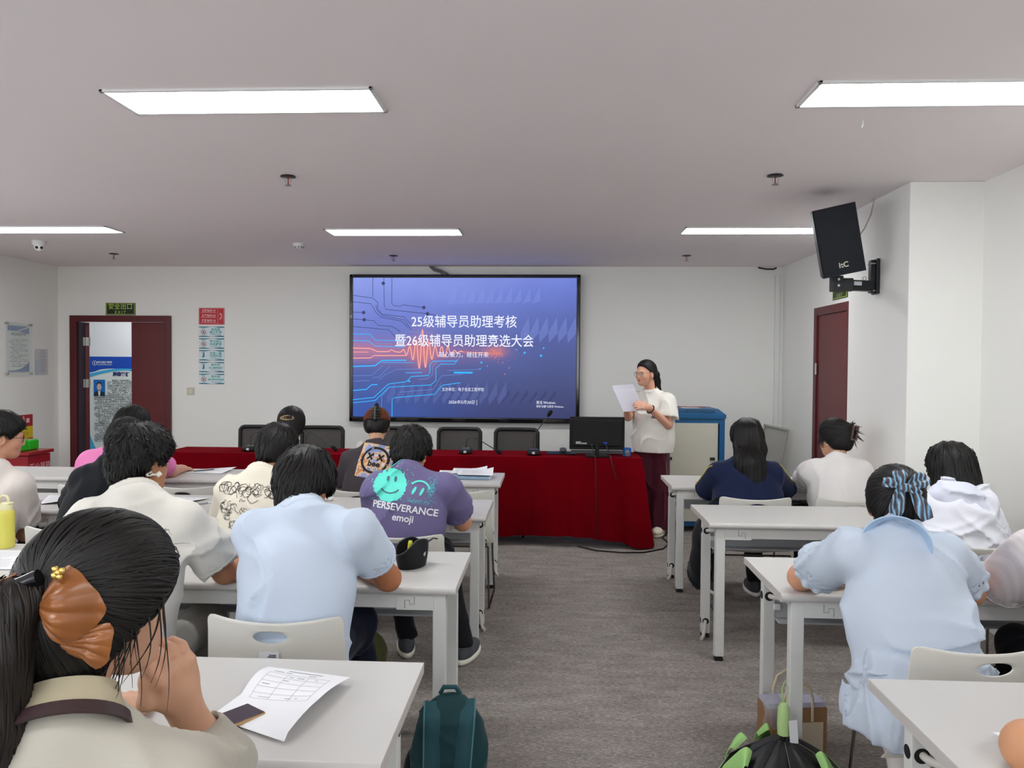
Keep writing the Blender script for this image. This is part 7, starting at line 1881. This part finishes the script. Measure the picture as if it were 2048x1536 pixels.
# ---------------------------------------------------------------- 15 pale blue blouse
def p_blouse():
    JOINTS['P15']['eL'] = (0.930, 2.865, 0.790)
    s = Person('woman in a sheer pale blue blouse with a plaid bow clip on her bun', JOINTS['P15'], hrot=(16, -16, 0), skin_rgb=(214, 158, 126), h=0.0065, face=True)
    s.body(arm=0.044, up=0.05).legs(fabric('white_skirt', (214, 208, 204)), shoe=(214, 200, 180), r=1.0, splay=0.075, kx=0.13, foot=[(1.20, 2.55, 0.10), (1.36, 2.56, 0.10)])
    M_BL = fabric('pale_blue_blouse', (196, 206, 221), bump=0.2, bscale=26)
    s.shirt(M_BL, loose=0.036, sl=0.62, sr=0.090, fold=0.008, collar=False, name='blouse', torso=1.06, h=0.008)
    p = s.J['pel']
    pf = union([cone(p + np.array([0, -0.03, 0.15]), p + np.array([0, -0.02, -0.06]), 0.178, 0.235)], 0.02); fo = folds(44, 0.009, 34, 2)
    pepl = cut(cut(lambda P: (pf(P * np.array([1, 1.12, 1])) + fo(P)), plane(p + np.array([0, 0, 0.165]), (0, 0, 1)), 0.03), plane(p + np.array([0, 0, -0.085]), (0, 0.12, -1)), 0.004)
    field_obj('peplum', pepl, p + np.array([-0.36, -0.34, -0.14]), p + np.array([0.36, 0.34, 0.2]), 0.009, M_BL, s.root)
    nk = s.J['nk']; ax = s.HL(0, -0.03, -0.05) - nk; ax /= np.linalg.norm(ax); u0 = np.array([1.0, 0, 0]); u0 -= ax * (u0 @ ax); u0 /= np.linalg.norm(u0); w0 = np.cross(ax, u0)
    a0, a1 = PI * 0.70, PI * 2.30
    def rp(t, r, z): return nk + (u0 * math.cos(t) + w0 * math.sin(t)) * r + ax * z
    obj('collar', MB().sheet(lambda u, v: rp(a0 + (a1 - a0) * u, 0.070 + 0.036 * (1 - v) ** 1.3, -0.078 + 0.052 * v), 36, 8, 0.004), fabric('blouse_collar_blue', (176, 202, 230)), s.root, smooth=70)
    for q in 'LR':                                              # gathered rolled cuffs
        S, E = s.J['s' + q], s.J['e' + q]; d = (E - S) / np.linalg.norm(E - S); c = S + (E - S) * 0.64; u = np.cross(d, [0, 0, 1.0]); u /= np.linalg.norm(u); v = np.cross(d, u)
        obj('cuff', MB().sheet(lambda a, b: c + d * (b - 0.4) * 0.045 + (u * math.cos(2 * PI * a) + v * math.sin(2 * PI * a)) * (0.068 + 0.016 * math.sin(PI * b) + 0.005 * math.sin(a * 2 * PI * 11)), 66, 6, 0.003), M_BL, s.root, smooth=70)
    G = s.HL(0.015, -0.10, 0.045)
    cap = union([cap_fields(s, 0.016, 0.010, -0.078, 0.004), ell(s.HL(0.01, -0.078, 0.055), (0.070, 0.055, 0.055), s.R)], 0.03)
    hair_flow(s, cap, G, 1500, 12, 0.011, 0.0019, wob=0.12)
    glasses(s, M_DARK)
    t = thing('hair_scrunchie', 'blue and brown plaid ribbon bow on the bun of the blouse woman', 'hair bow', tuple(s.HL(0.012, -0.130, 0.040) + s.o))
    def plaid():
        m = bpy.data.materials.new('plaid_ribbon'); m.use_nodes = True; nt = m.node_tree; b = nt.nodes['Principled BSDF']; b.inputs['Roughness'].default_value = 0.45; b.inputs['Sheen Weight'].default_value = 0.3
        tc = nt.nodes.new('ShaderNodeTexCoord'); n1 = nt.nodes.new('ShaderNodeTexWave'); n1.inputs['Scale'].default_value = 22.0; n1.inputs['Distortion'].default_value = 3.0; nt.links.new(tc.outputs['Object'], n1.inputs['Vector'])
        cr = nt.nodes.new('ShaderNodeValToRGB'); nt.links.new(n1.outputs['Fac'], cr.inputs['Fac']); e = cr.color_ramp.elements
        e[0].position = 0.2; e[0].color = srgb(62, 58, 66); e[1].position = 0.95; e[1].color = srgb(140, 190, 220)
        k = e.new(0.5); k.color = srgb(104, 92, 92); k = e.new(0.75); k.color = srgb(92, 130, 168)
        nt.links.new(cr.outputs['Color'], b.inputs['Base Color']); return m
    PL = plaid(); U, V, N = s.R @ np.array([1.0, 0, 0]), s.R @ np.array([0, 0.1, 1.0]), s.R @ np.array([0, -1.0, 0.1])
    def loop(c, a, b, wd, seed, name):
        r_ = np.random.RandomState(seed); ph = r_.uniform(0, 6)
        a, b, c = np.array(a), np.array(b), np.array(c)
        def fn(u, v):
            q = c + (b - c) * v * 0 + a * v + b * (v ** 2)
            wv = wd * (0.35 + 0.9 * v ** 0.7) * (1 - 0.45 * max(0, v - 0.7) / 0.3)
            pr = np.array([-(a + b)[1], (a + b)[0]]); pr = pr / (np.linalg.norm(pr) + 1e-9)
            x, y = q[0] + pr[0] * (u - .5) * wv, q[1] + pr[1] * (u - .5) * wv
            z = 0.014 + 0.012 * math.sin(PI * v) + 0.006 * math.sin(u * 9 + v * 4 + ph)
            return U * x + V * y + N * z
        obj(name, MB().sheet(fn, 14, 16, 0.003), PL, t, smooth=75)
    loop((-0.012, 0.004), (-0.005, 0.045), (0.0, 0.008), 0.045, 1, 'ribbon_loop'); loop((-0.012, 0.004), (-0.045, 0.012), (-0.01, 0.0), 0.035, 2, 'ribbon_loop')
    loop((0.012, 0.004), (0.045, 0.035), (0.01, 0.0), 0.050, 3, 'ribbon_loop'); loop((0.004, 0.0), (0.025, -0.008), (0.02, -0.01), 0.03, 6, 'ribbon_loop')
    loop((-0.014, -0.004), (-0.02, -0.085), (0.0, -0.012), 0.046, 4, 'ribbon_tail'); loop((0.020, -0.004), (0.035, -0.085), (0.01, -0.012), 0.046, 5, 'ribbon_tail')
    obj('ribbon_knot', MB().box(N * 0.02, (0.032, 0.026, 0.028), r=0.010, seg=3), PL, t, smooth=60)
p_blouse()
# ---------------------------------------------------------------- 16 striped shirt at the right edge
s = Person('person in a pale pink striped shirt cut off by the right edge', JOINTS['P16'], hrot=(16, 0, 0), skin_rgb=(206, 150, 120))
def stripes():
    m = bpy.data.materials.new('striped_cotton'); m.use_nodes = True; nt = m.node_tree; b = nt.nodes['Principled BSDF']; b.inputs['Roughness'].default_value = 0.85; b.inputs['Specular IOR Level'].default_value = 0.15
    tc = nt.nodes.new('ShaderNodeTexCoord'); mp = nt.nodes.new('ShaderNodeMapping'); mp.inputs['Rotation'].default_value = (0.0, 0.5, 0.0); nt.links.new(tc.outputs['Object'], mp.inputs['Vector'])
    w1 = nt.nodes.new('ShaderNodeTexWave'); w1.inputs['Scale'].default_value = 16.0; nt.links.new(mp.outputs['Vector'], w1.inputs['Vector'])
    cr = nt.nodes.new('ShaderNodeValToRGB'); nt.links.new(w1.outputs['Fac'], cr.inputs['Fac']); e = cr.color_ramp.elements
    e[0].position = 0.35; e[0].color = srgb(222, 212, 214); e[1].position = 0.65; e[1].color = srgb(228, 221, 222); nt.links.new(cr.outputs['Color'], b.inputs['Base Color']); return m
s.body().legs(M_JEANS).shirt(stripes(), loose=0.035, sl=0.97, sr=0.095)
long_hair(s, [s.HL(0, -0.05, -0.02), s.HL(-0.02, -0.07, -0.12), s.J['nk'] + np.array([-0.08, -0.05, -0.02])], [0.085, 0.08, 0.03], n=600)
# ---------------------------------------------------------------- 17 elbow at the lower right corner
s = Person('person at the lower right corner with only a bare elbow on the desk in view', dict(hd=(1.50, 1.20, 1.16), nk=(1.47, 1.08, 1.02), sL=(1.28, 1.10, 0.94), sR=(1.66, 1.10, 0.94), eL=(0.990, 1.610, 0.785), wL=(1.36, 1.66, 0.780), eR=(1.80, 1.45, 0.80), wR=(1.60, 1.72, 0.775), pel=(1.47, 1.0, 0.53)), hrot=(18, 0, 0), skin_rgb=(206, 150, 112))
s.body(arm=0.050).legs(M_JEANS).shirt(fabric('grey_tee', (120, 120, 126)), loose=0.03, sl=0.5)
hair_short(s, 300)

# ================================================================ chairs of the audience
PLACES = [('P1', 'white chair under the woman with the brown bow'), ('P2', 'white chair under the boy with glasses at the left edge'), ('P3', 'white chair under the person in pink'), ('P4', 'white chair under the person in black'),
          ('P5', 'white chair under the boy in the white tee'), ('P6', 'white chair under the boy in the graffiti tee'), ('P7', 'white chair under the girl with the oval hair clip'), ('P8', 'white chair under the person with the brown cap'),
          ('P9', 'white chair under the boy in the purple tee'), ('P10', 'white chair with asset sticker under the boy in pale blue'), ('P12', 'white chair under the girl in navy'), ('P13', 'white chair under the girl with the rectangular claw clip'),
          ('P14', 'white chair under the girl in the hooded jacket'), ('P15', 'white chair with oval hand hole under the woman in the pale blue blouse'), ('P16', 'white chair under the person in the striped shirt')]
for k, lb in PLACES:
    x, y, _ = JOINTS[k]['pel']; dx = 0.0; rz = 0.0; dy = 0.035
    if k == 'P15': dx, rz, dy = 0.075, 0.14, -0.02
    c_ = chair(x + dx, y + dy, lb, rz)
    if k in ('P10', 'P15', 'P12'): chair_sticker(c_)
chair(1.47, 1.06, 'white chair under the person at the lower right corner')
chair(-0.60, 5.08, 'empty white chair with oval hand hole at the front row desk beside the aisle', 0.0)
chair(-2.40, 5.10, 'empty white chair between the pink shirt and the oval hair clip girl', 0.0)
chair(-3.62, 5.05, 'empty white chair left of the person in pink', 0.0)

# ================================================================ papers
M_PAPER = mat('paper_white', (236, 236, 240), 0.6, noise=0.02)
def paper(name, label, quad, z=0.7435, curl=None, lines=None, seed=0, m=None, parent=None, cat='paper'):
    q = np.array(quad, float); c = q.mean(0)
    t = thing(name, label, cat, (c[0], c[1], z))
    def fn(u, v):
        p = q[0] * (1 - u) * (1 - v) + q[1] * u * (1 - v) + q[2] * u * v + q[3] * (1 - u) * v
        return (p[0] - c[0], p[1] - c[1], 0.0012 + (curl(u, v) if curl else 0.0))
    obj('sheet', MB().sheet(fn, 20, 20, 0.0006), m or M_PAPER, t, smooth=60)
    if lines:
        r_ = np.random.RandomState(seed); f = MB()
        def strip(u0, v0, u1, v1, wd):
            n = 10; P = [np.array(fn(u0 + (u1 - u0) * k / n, v0 + (v1 - v0) * k / n)) + np.array([0, 0, 0.0009]) for k in range(n + 1)]
            Pn = np.array(P); T = Pn[-1] - Pn[0]; T /= np.linalg.norm(T); Nn = np.array([-T[1], T[0], 0]) * wd / 2
            f.add(list(Pn + Nn) + list(Pn - Nn), [(i, i + 1, n + 2 + i, n + 1 + i) for i in range(n)])
        lines(strip, r_)
        obj('print', f, mat('form_ink', (150, 150, 158), 0.7), t, smooth=None)
    return t
def form(strip, r_):
    for k in range(6): strip(0.12, 0.16 + k * 0.075, 0.86, 0.16 + k * 0.075, 0.0012)
    for u in (0.12, 0.36, 0.62, 0.86): strip(u, 0.16, u, 0.535, 0.0010)
    strip(0.30, 0.07, 0.72, 0.07, 0.004)
    for k in range(14):
        u, v = r_.uniform(0.14, 0.78), r_.choice([0.12, 0.20, 0.27, 0.35, 0.42, 0.5]); strip(u, v, u + r_.uniform(0.03, 0.10), v, 0.003)
def faint(strip, r_):
    for k in range(12):
        v = 0.08 + k * 0.07; strip(0.10, v, r_.uniform(0.5, 0.9), v, 0.003)
paper('form_sheet', 'curled white form with a printed table on the nearest left desk', [(-0.737, 1.985), (-0.505, 1.930), (-0.565, 1.610), (-0.775, 1.715)], curl=lambda u, v: 0.020 * math.sin(PI * min(1, v * 2)) * (1 - u) * 0.8 + 0.030 * (u ** 2) * math.sin(PI * v * 0.9) * (1 if v < 1 else 0) + 0.028 * abs(v - 0.52) * (1 if v < 0.52 else 0.3), lines=form, seed=3)
paper('paper_sheet', 'white sheet on the nearest right desk beside the bare elbow', [(0.985, 1.735), (1.20, 1.75), (1.22, 1.45), (1.03, 1.60)], curl=lambda u, v: 0.012 * (1 - u), lines=faint, seed=4)
paper('paper_sheet', 'white sheet by the hand of the person in pink', [(-2.72, 5.80), (-2.42, 5.83), (-2.44, 5.60), (-2.78, 5.62)], curl=lambda u, v: 0.02 * u * (1 - v), lines=faint, seed=5)
paper('paper_sheet', 'white sheet in front of the person in black', [(-2.34, 4.60), (-2.06, 4.56), (-2.12, 4.28), (-2.40, 4.32)], curl=lambda u, v: 0.02 * v * u, lines=faint, seed=6)
paper('paper_sheet', 'white sheet beside the boy with glasses at the left edge', [(-3.08, 4.58), (-2.82, 4.55), (-2.80, 4.30), (-2.94, 4.28)], curl=lambda u, v: 0.02 * v * u, lines=faint, seed=7)
paper('paper_sheet', 'white sheet beside the yellow bottle on the left', [(-2.48, 3.20), (-2.20, 3.22), (-2.06, 2.92), (-2.34, 2.90)], lines=faint, seed=8)
paper('paper_sheet', 'white sheet under the arms of the girl in navy', [(1.22, 5.78), (1.44, 5.78), (1.44, 5.52), (1.22, 5.52)], lines=faint, seed=9)
paper('paper_sheet', 'white sheet in front of the claw clip girl', [(1.66, 5.76), (1.92, 5.76), (1.92, 5.48), (1.66, 5.48)], lines=faint, seed=10)
for i, (x, y) in enumerate(((-0.70, 5.66), (-0.60, 5.70), (-0.545, 5.60))):
    lb = ['curled white sheet left on the front desk of the blue binder', 'white sheet with a lifted corner behind the blue binder', 'topmost white sheet lying over the blue binder'][i]
    paper('paper_sheet', lb, [(x - 0.13, y + 0.14), (x + 0.13, y + 0.12), (x + 0.14, y - 0.10), (x - 0.12, y - 0.08)], z=0.7435 + (0.0 if i == 0 else 0.022 + 0.003 * i), curl=lambda u, v, i=i: 0.035 * max(0, u - 0.55) ** 1.5 * 2.2 * (1 - v) + 0.02 * (1 - v) * (1 if i == 0 else 0.4), lines=faint, seed=20 + i)
t = thing('binder', 'light blue binder lying flat on the front desk', 'binder', (-0.565, 5.52, 0.7425))
obj('cover', MB().box((0, 0.06, 0.0105), (0.27, 0.21, 0.020), r=0.004), mat('binder_blue', (140, 166, 190), 0.4), t)
obj('pages', MB().box((0.004, 0.064, 0.0105), (0.272, 0.20, 0.012)), M_PAPER, t)

# ================================================================ things on the desks
t = thing('smartphone', 'dark phone with gold edge lying on the nearest left desk', 'phone', (-0.722, 1.688, 0.7500), rz=-0.62)
obj('body', MB().box((0, 0, 0.004), (0.074, 0.150, 0.008), r=0.0035, seg=3), mat('phone_gold', (196, 158, 112), 0.3, metal=0.7), t)
obj('screen', MB().box((0, 0, 0.0082), (0.069, 0.145, 0.0012), r=0.0005), mat('phone_screen', (66, 56, 70), 0.15, spec=0.6), t)
t = thing('pencil_case', 'open black pencil case with a yellow highlighter inside', 'pencil case', (-0.555, 3.09, 0.7425), rz=-0.55)
t.scale = (0.9, 0.9, 0.88)
M_PC = fabric('case_black', (28, 29, 32), rough=0.6, bump=0.2)
def pc(u, v):
    a = 2 * PI * u; zz = v * 0.105
    w = 0.050 - 0.004 * v + 0.014 * math.sin(PI * v * 0.8); l = 0.095 - 0.020 * (1 - v)
    pinch = 1 - 0.35 * v * abs(math.cos(a)) ** 6
    x, y = w * math.cos(a) * pinch, l * math.sin(a)
    lip = 0.022 * v * v * math.cos(2 * a) + 0.012 * v * math.sin(a)
    return (x, y, zz + lip)
obj('pouch', MB().sheet(pc, 44, 12, 0.004), M_PC, t, smooth=70)
obj('bottom', MB().prism([(0.050 * math.cos(q), 0.075 * math.sin(q)) for q in np.linspace(0, 2 * PI, 24, endpoint=False)], 0.0, 0.006), M_PC, t)
obj('zip_edge', MB().tube([pc(u, 1.0) for u in np.linspace(0, 1, 45)], 0.0032, 6), mat('zip_dark', (52, 52, 56), 0.4), t, smooth=60)
obj('zip_pull', MB().tube([(0.02, 0.085, 0.10), (0.04, 0.10, 0.118), (0.065, 0.10, 0.118)], 0.004, 6), MATS['zip_dark'], t)
obj('side_label', MB().box((0.050, 0.03, 0.06), (0.003, 0.022, 0.012), rot=(0.5, 0, 0.3)), mat('label_pale', (196, 196, 190), 0.5), t)
tag(obj('highlighter', MB().cyl((-0.566, 3.070, 0.765), (-0.560, 3.078, 0.840), 0.0095, n=14).cyl((-0.560, 3.078, 0.840), (-0.5595, 3.079, 0.850), 0.0095, 0.007, n=14), mat('highlighter_yellow', (226, 226, 60), 0.35), smooth=50), 'yellow highlighter standing in the black pencil case', 'highlighter')
t = thing('water_bottle', 'yellow insulated bottle with cream loop lid at the left edge', 'bottle', (-2.405, 3.275, 0.7425))
obj('flask', MB().lathe([(0.0, 0.0), (0.034, 0.0), (0.037, 0.004), (0.037, 0.150), (0.034, 0.162), (0.028, 0.170), (0.0, 0.170)], n=36), mat('bottle_yellow', (212, 204, 92), 0.35, coat=0.2), t, smooth=45)
M_LIDC = mat('lid_cream', (226, 220, 176), 0.4)
ld = obj('lid', MB().lathe([(0.0, 0.168), (0.030, 0.168), (0.031, 0.188), (0.027, 0.194), (0.0, 0.194)], n=32).box((0.012, 0.0, 0.196), (0.04, 0.03, 0.01), r=0.004), M_LIDC, t, smooth=45)
obj('carry_loop', MB().tube([(-0.004 + 0.021 * math.cos(q), 0.0, 0.206 + 0.024 * math.sin(q)) for q in np.linspace(-0.5, PI + 0.5, 16)], 0.0055, 8), M_LIDC, ld, smooth=60)
t = thing('umbrella_pouch', 'folded black umbrella lying on the second row desk between the two boys', 'umbrella', (-1.40, 3.22, 0.7425), rz=0.04)
obj('sleeve', MB().tube([(-0.03, 0, 0.026), (0.0, 0, 0.027), (0.08, 0, 0.027), (0.19, 0, 0.025), (0.20, 0, 0.025)], [0.018, 0.026, 0.027, 0.025, 0.016], 14), M_PC, t, smooth=60)
obj('strap_loop', MB().tube([(-0.03, 0, 0.03), (-0.06, 0.02, 0.05), (-0.09, 0.05, 0.055), (-0.085, 0.07, 0.02), (-0.05, 0.05, 0.01)], 0.008, 8), M_PC, t, smooth=60)
t = thing('earbud_case', 'small white earbud case on the third row desk', 'case', (-1.335, 4.56, 0.7425))
obj('case_body', MB().box((0, 0, 0.015), (0.075, 0.05, 0.03), r=0.013, seg=4), mat('case_white', (230, 230, 230), 0.3), t, smooth=60)
obj('keyring_loop', MB().tube([(0.037, 0, 0.012), (0.055, 0.004, 0.012), (0.058, -0.008, 0.006), (0.04, -0.012, 0.004)], 0.004, 6), MATS['case_white'], t)
t = thing('pen', 'silver and clear pen lying on the third row desk by a sheet', 'pen', (-2.02, 4.36, 0.7425), rz=0.9)
obj('barrel', MB().cyl((-0.055, 0, 0.005), (0.045, 0, 0.005), 0.0045, n=10), mat('pen_grey', (150, 152, 158), 0.25), t); obj('cap', MB().cyl((0.04, 0, 0.005), (0.075, 0, 0.005), 0.0055, n=10), mat('pen_clear', (226, 228, 232), 0.15), t); obj('tip', MB().cyl((-0.055, 0, 0.005), (-0.068, 0, 0.004), 0.004, 0.001, n=8), M_DARK, t)
tag(obj('pencil', MB().cyl((-2.68, 5.66, 0.752), (-2.56, 5.74, 0.756), 0.0035, n=8), M_DARK), 'dark pen held over the sheet by the person in pink', 'pen')
t = thing('tissue', 'crumpled white tissue standing beside the person with the brown cap', 'tissue', (-1.40, 5.74, 0.7425))
obj('tissue_pack', MB().box((0, 0, 0.045), (0.10, 0.06, 0.09), r=0.012, seg=3), mat('tissue_wrap', (220, 216, 212), 0.5), t); obj('tissue_sheet', MB().sheet(lambda u, v: ((u - .5) * 0.10 + 0.01 * math.sin(v * 6), 0.012 * math.sin(u * 9 + v * 3), 0.085 + v * (0.14 + 0.02 * math.sin(u * 7))), 12, 10, 0.001), mat('tissue_white', (232, 230, 226), 0.8), t, smooth=70)

# ================================================================ bags on the floor
t = thing('backpack', 'dark teal backpack standing on the carpet by the second row desk', 'backpack', (-0.325, 2.52, 0.0), rz=0.10)
M_BP = fabric('backpack_teal', (26, 58, 62), rough=0.6, bump=0.3, bscale=18); M_BPS = fabric('backpack_strap', (38, 74, 82), rough=0.55, bump=0.15)
bf = union([ell((0, 0, 0.16), (0.125, 0.085, 0.20)), ell((0, 0, 0.30), (0.118, 0.075, 0.175)), ell((0.0, 0.0, 0.08), (0.128, 0.09, 0.12))], 0.06); fo = folds(3, 0.0022, 18, 10)
bf2 = cut(lambda P: bf(P) + fo(P), plane((0, 0, 0.004), (0, 0, -1)), 0.01); field_obj('bag_body', bf2, (-0.2, -0.16, -0.02), (0.2, 0.16, 0.52), 0.009, M_BP, t)
pk = ell((-0.125, 0.03, 0.14), (0.035, 0.07, 0.13)); field_obj('side_pocket', cut(pk, plane((0, 0, 0.006), (0, 0, -1))), (-0.2, -0.1, -0.02), (-0.05, 0.14, 0.32), 0.009, fabric('pocket_black', (22, 28, 30)), t)
def strap(x0, x1, name):
    P = trace(bf2, np.array([[x0 + (x1 - x0) * q, -0.3, 0.44 - 0.40 * q] for q in np.linspace(0, 1, 24)]), (0, 1, 0), 0.002, 60)
    P[0] += np.array([0, 0.03, 0.012])
    W_ = np.array([0.025, 0, 0])
    obj(name, MB().sheet(lambda u, v: P[int(round(v * 23))] + W_ * (2 * u - 1) + np.array([0, -0.010 * (1 - (2 * u - 1) ** 2), 0]), 6, 23, 0.004), M_BPS, t, smooth=70)
    obj('strap_edge', MB().tube([p + W_ * (1 if x0 > 0 else -1) + np.array([0, -0.003, 0]) for p in P], 0.0035, 6), mat('strap_piping', (70, 112, 118), 0.6), t, smooth=60)
strap(-0.055, -0.055, 'shoulder_strap'); strap(0.060, 0.025, 'shoulder_strap')
obj('top_handle', MB().tube([(-0.03, 0.01, 0.468), (-0.02, 0.0, 0.492), (0.02, 0.0, 0.492), (0.035, 0.01, 0.466)], 0.008, 8), M_BPS, t, smooth=60)
t = thing('shoulder_bag', 'black puffy bag hanging by the chair of the girl in navy', 'bag', (0.955, 4.88, 0.0))
bg = union([ell((0, 0, 0.42), (0.055, 0.12, 0.20)), ell((0, 0, 0.28), (0.065, 0.12, 0.12))], 0.06); fo2 = folds(8, 0.008, 20, 12)
field_obj('bag_body', lambda P: bg(P) + fo2(P), (-0.12, -0.2, 0.1), (0.12, 0.2, 0.68), 0.010, fabric('puffer_black', (22, 24, 28), rough=0.5), t)
obj('bag_strap', MB().tube([(-0.02, -0.05, 0.58), (0.03, -0.02, 0.68), (0.10, 0.0, 0.74), (0.13, 0.02, 0.70)], 0.012, 8), M_PC, t, smooth=60)
t = thing('olive_bag', 'olive green rounded bag on the floor by the purple tee boy\'s left foot', 'bag', (-0.93, 3.80, 0.0))  # low rounded bag, domed canvas top over a turned base
og = cut(ell((0, 0, 0.10), (0.125, 0.12, 0.13)), plane((0, 0, 0.10), (0, 0, -1)), 0.01); field_obj('bag_top', og, (-0.2, -0.2, 0.05), (0.2, 0.2, 0.3), 0.010, fabric('olive_canvas', (92, 92, 58)), t)
obj('bag_base', MB().lathe([(0.0, 0.0), (0.10, 0.0), (0.115, 0.04), (0.12, 0.105), (0.0, 0.105)], n=24), MATS['olive_canvas'], t)
# kraft shopping bag behind the right desk leg
t = thing('paper_bag', 'brown paper shopping bag with cream handles by the right desk leg', 'shopping bag', (0.985, 3.12, 0.0), rz=0.12)
M_KRAFT = mat('kraft_paper', (150, 112, 78), 0.7, noise=0.15, nscale=7); M_HANDLE = mat('cream_rope', (206, 190, 160), 0.7, bump=0.2)
bw, bd, bh = 0.24, 0.10, 0.21
f = MB()
for (cx, cy, sx, sy) in ((0, -bd / 2, bw, 0.004), (0, bd / 2, bw, 0.004), (-bw / 2, 0, 0.004, bd), (bw / 2, 0, 0.004, bd)): f.box((cx, cy, bh / 2 + 0.002), (sx, sy, bh))
f.box((0, 0, 0.003), (bw, bd, 0.005)); obj('bag_walls', f, M_KRAFT, t)
obj('white_panel', MB().box((0.02, -bd / 2 - 0.003, 0.09), (0.17, 0.002, 0.13)), mat('bag_panel', (200, 184, 162), 0.6), t)
obj('orange_spine', MB().box((-bw / 2 + 0.006, -bd / 2 - 0.003, bh / 2), (0.022, 0.003, bh - 0.01)), mat('orange_band', (190, 116, 50), 0.6), t)
obj('bag_lining', MB().box((0.0, 0.0, bh * 0.85), (bw - 0.01, bd - 0.01, bh * 0.5)), mat('lavender_tissue', (184, 182, 204), 0.7, noise=0.1, nscale=14), t)
for y in (-bd / 2 - 0.004, bd / 2 + 0.004): obj('handle', MB().tube([(-0.055, y, 0.16), (-0.055, y, 0.25), (-0.04, y, 0.30), (0.0, y, 0.325), (0.045, y, 0.30), (0.06, y, 0.25), (0.06, y, 0.16)], 0.006, 8), M_HANDLE, t, smooth=60)
obj('plastic_film', MB().sheet(lambda u, v: (-0.14 + 0.12 * u, -0.06 + 0.01 * math.sin(v * 8), 0.10 + 0.17 * v + 0.02 * math.sin(u * 9 + v * 5)), 12, 12, 0.001), mat('clear_film', (214, 214, 222), 0.15, spec=0.6, alpha=0.3), t, smooth=70)
# half open folding umbrella
t = thing('umbrella', 'black and light green folding umbrella standing half open on the carpet', 'umbrella', (0.835, 2.735, 0.0))
M_UB = mat('umbrella_black', (14, 15, 16), 0.45, noise=0.2); M_UG = mat('umbrella_green', (158, 204, 124), 0.5, noise=0.06)
obj('shaft', MB().cyl((0, 0, 0.03), (0, 0, 0.28), 0.008, n=12), M_DARK, t)
obj('handle', MB().lathe([(0.0, 0.265), (0.020, 0.265), (0.022, 0.30), (0.020, 0.36), (0.012, 0.376), (0.0, 0.378)], n=20), mat('umbrella_handle', (176, 204, 140), 0.4), t, smooth=50)
obj('wrist_loop', MB().tube([(-0.004, 0, 0.372), (-0.006, 0, 0.43), (0.004, 0, 0.458), (0.014, 0, 0.43), (0.008, 0, 0.372)], 0.0022, 6), MATS['umbrella_handle'], t, smooth=60)
obj('price_tag', MB().box((0.028, -0.024, 0.285), (0.030, 0.001, 0.085), rot=(0.05, -0.10, 0.1)), mat('tag_white', (222, 222, 226), 0.5), t)
rsu = np.random.RandomState(6)
for k in range(8):                                                        # drooping panels between the ribs, loose hems folded outwards
    a0 = 2 * PI * (k - 0.1) / 8; a1 = 2 * PI * (k + 0.9) / 8; dr_ = rsu.uniform(-0.02, 0.02); R0 = 0.21 + 0.03 * math.sin(k * 2.3)
    def fn(u, v, a0=a0, a1=a1, dr_=dr_, R0=R0, k=k):
        a = a0 + (a1 - a0) * u; r = 0.015 + (R0 - 0.05 * math.sin(PI * u)) * v
        z = 0.250 - 0.15 * v ** 1.25 + 0.055 * math.sin(PI * u) * v + dr_ * v
        return (r * math.cos(a), r * math.sin(a), max(z, 0.012))
    pnl_ = obj('canopy_panel', MB().sheet(fn, 10, 12, 0.002), M_UB, t, smooth=70)
    if k in (2, 3, 4, 7):                                              # flaps showing the green side
        def fe(u, v, fn=fn, k=k):
            p = np.array(fn(0.06 + 0.62 * u, 1.0)); q = np.array(fn(0.06 + 0.62 * u, 0.62)); w_ = 0.5 + 0.5 * math.sin(PI * u)
            return tuple(p + (q - p) * v * w_ + np.array([0, 0, 0.012 + 0.05 * math.sin(PI * v * 0.9) * w_]))
        obj('green_flap', MB().sheet(fe, 10, 8, 0.002), M_UG, pnl_, smooth=70)
    obj('green_hem', MB().tube([fn(u, 1.0) for u in np.linspace(0, 1, 11)], 0.0032, 6), M_UG, pnl_, smooth=60)
    obj('rib', MB().tube([fn(0.0, v) for v in np.linspace(0.05, 1, 8)], 0.0022, 5), M_STEEL, t, smooth=60)
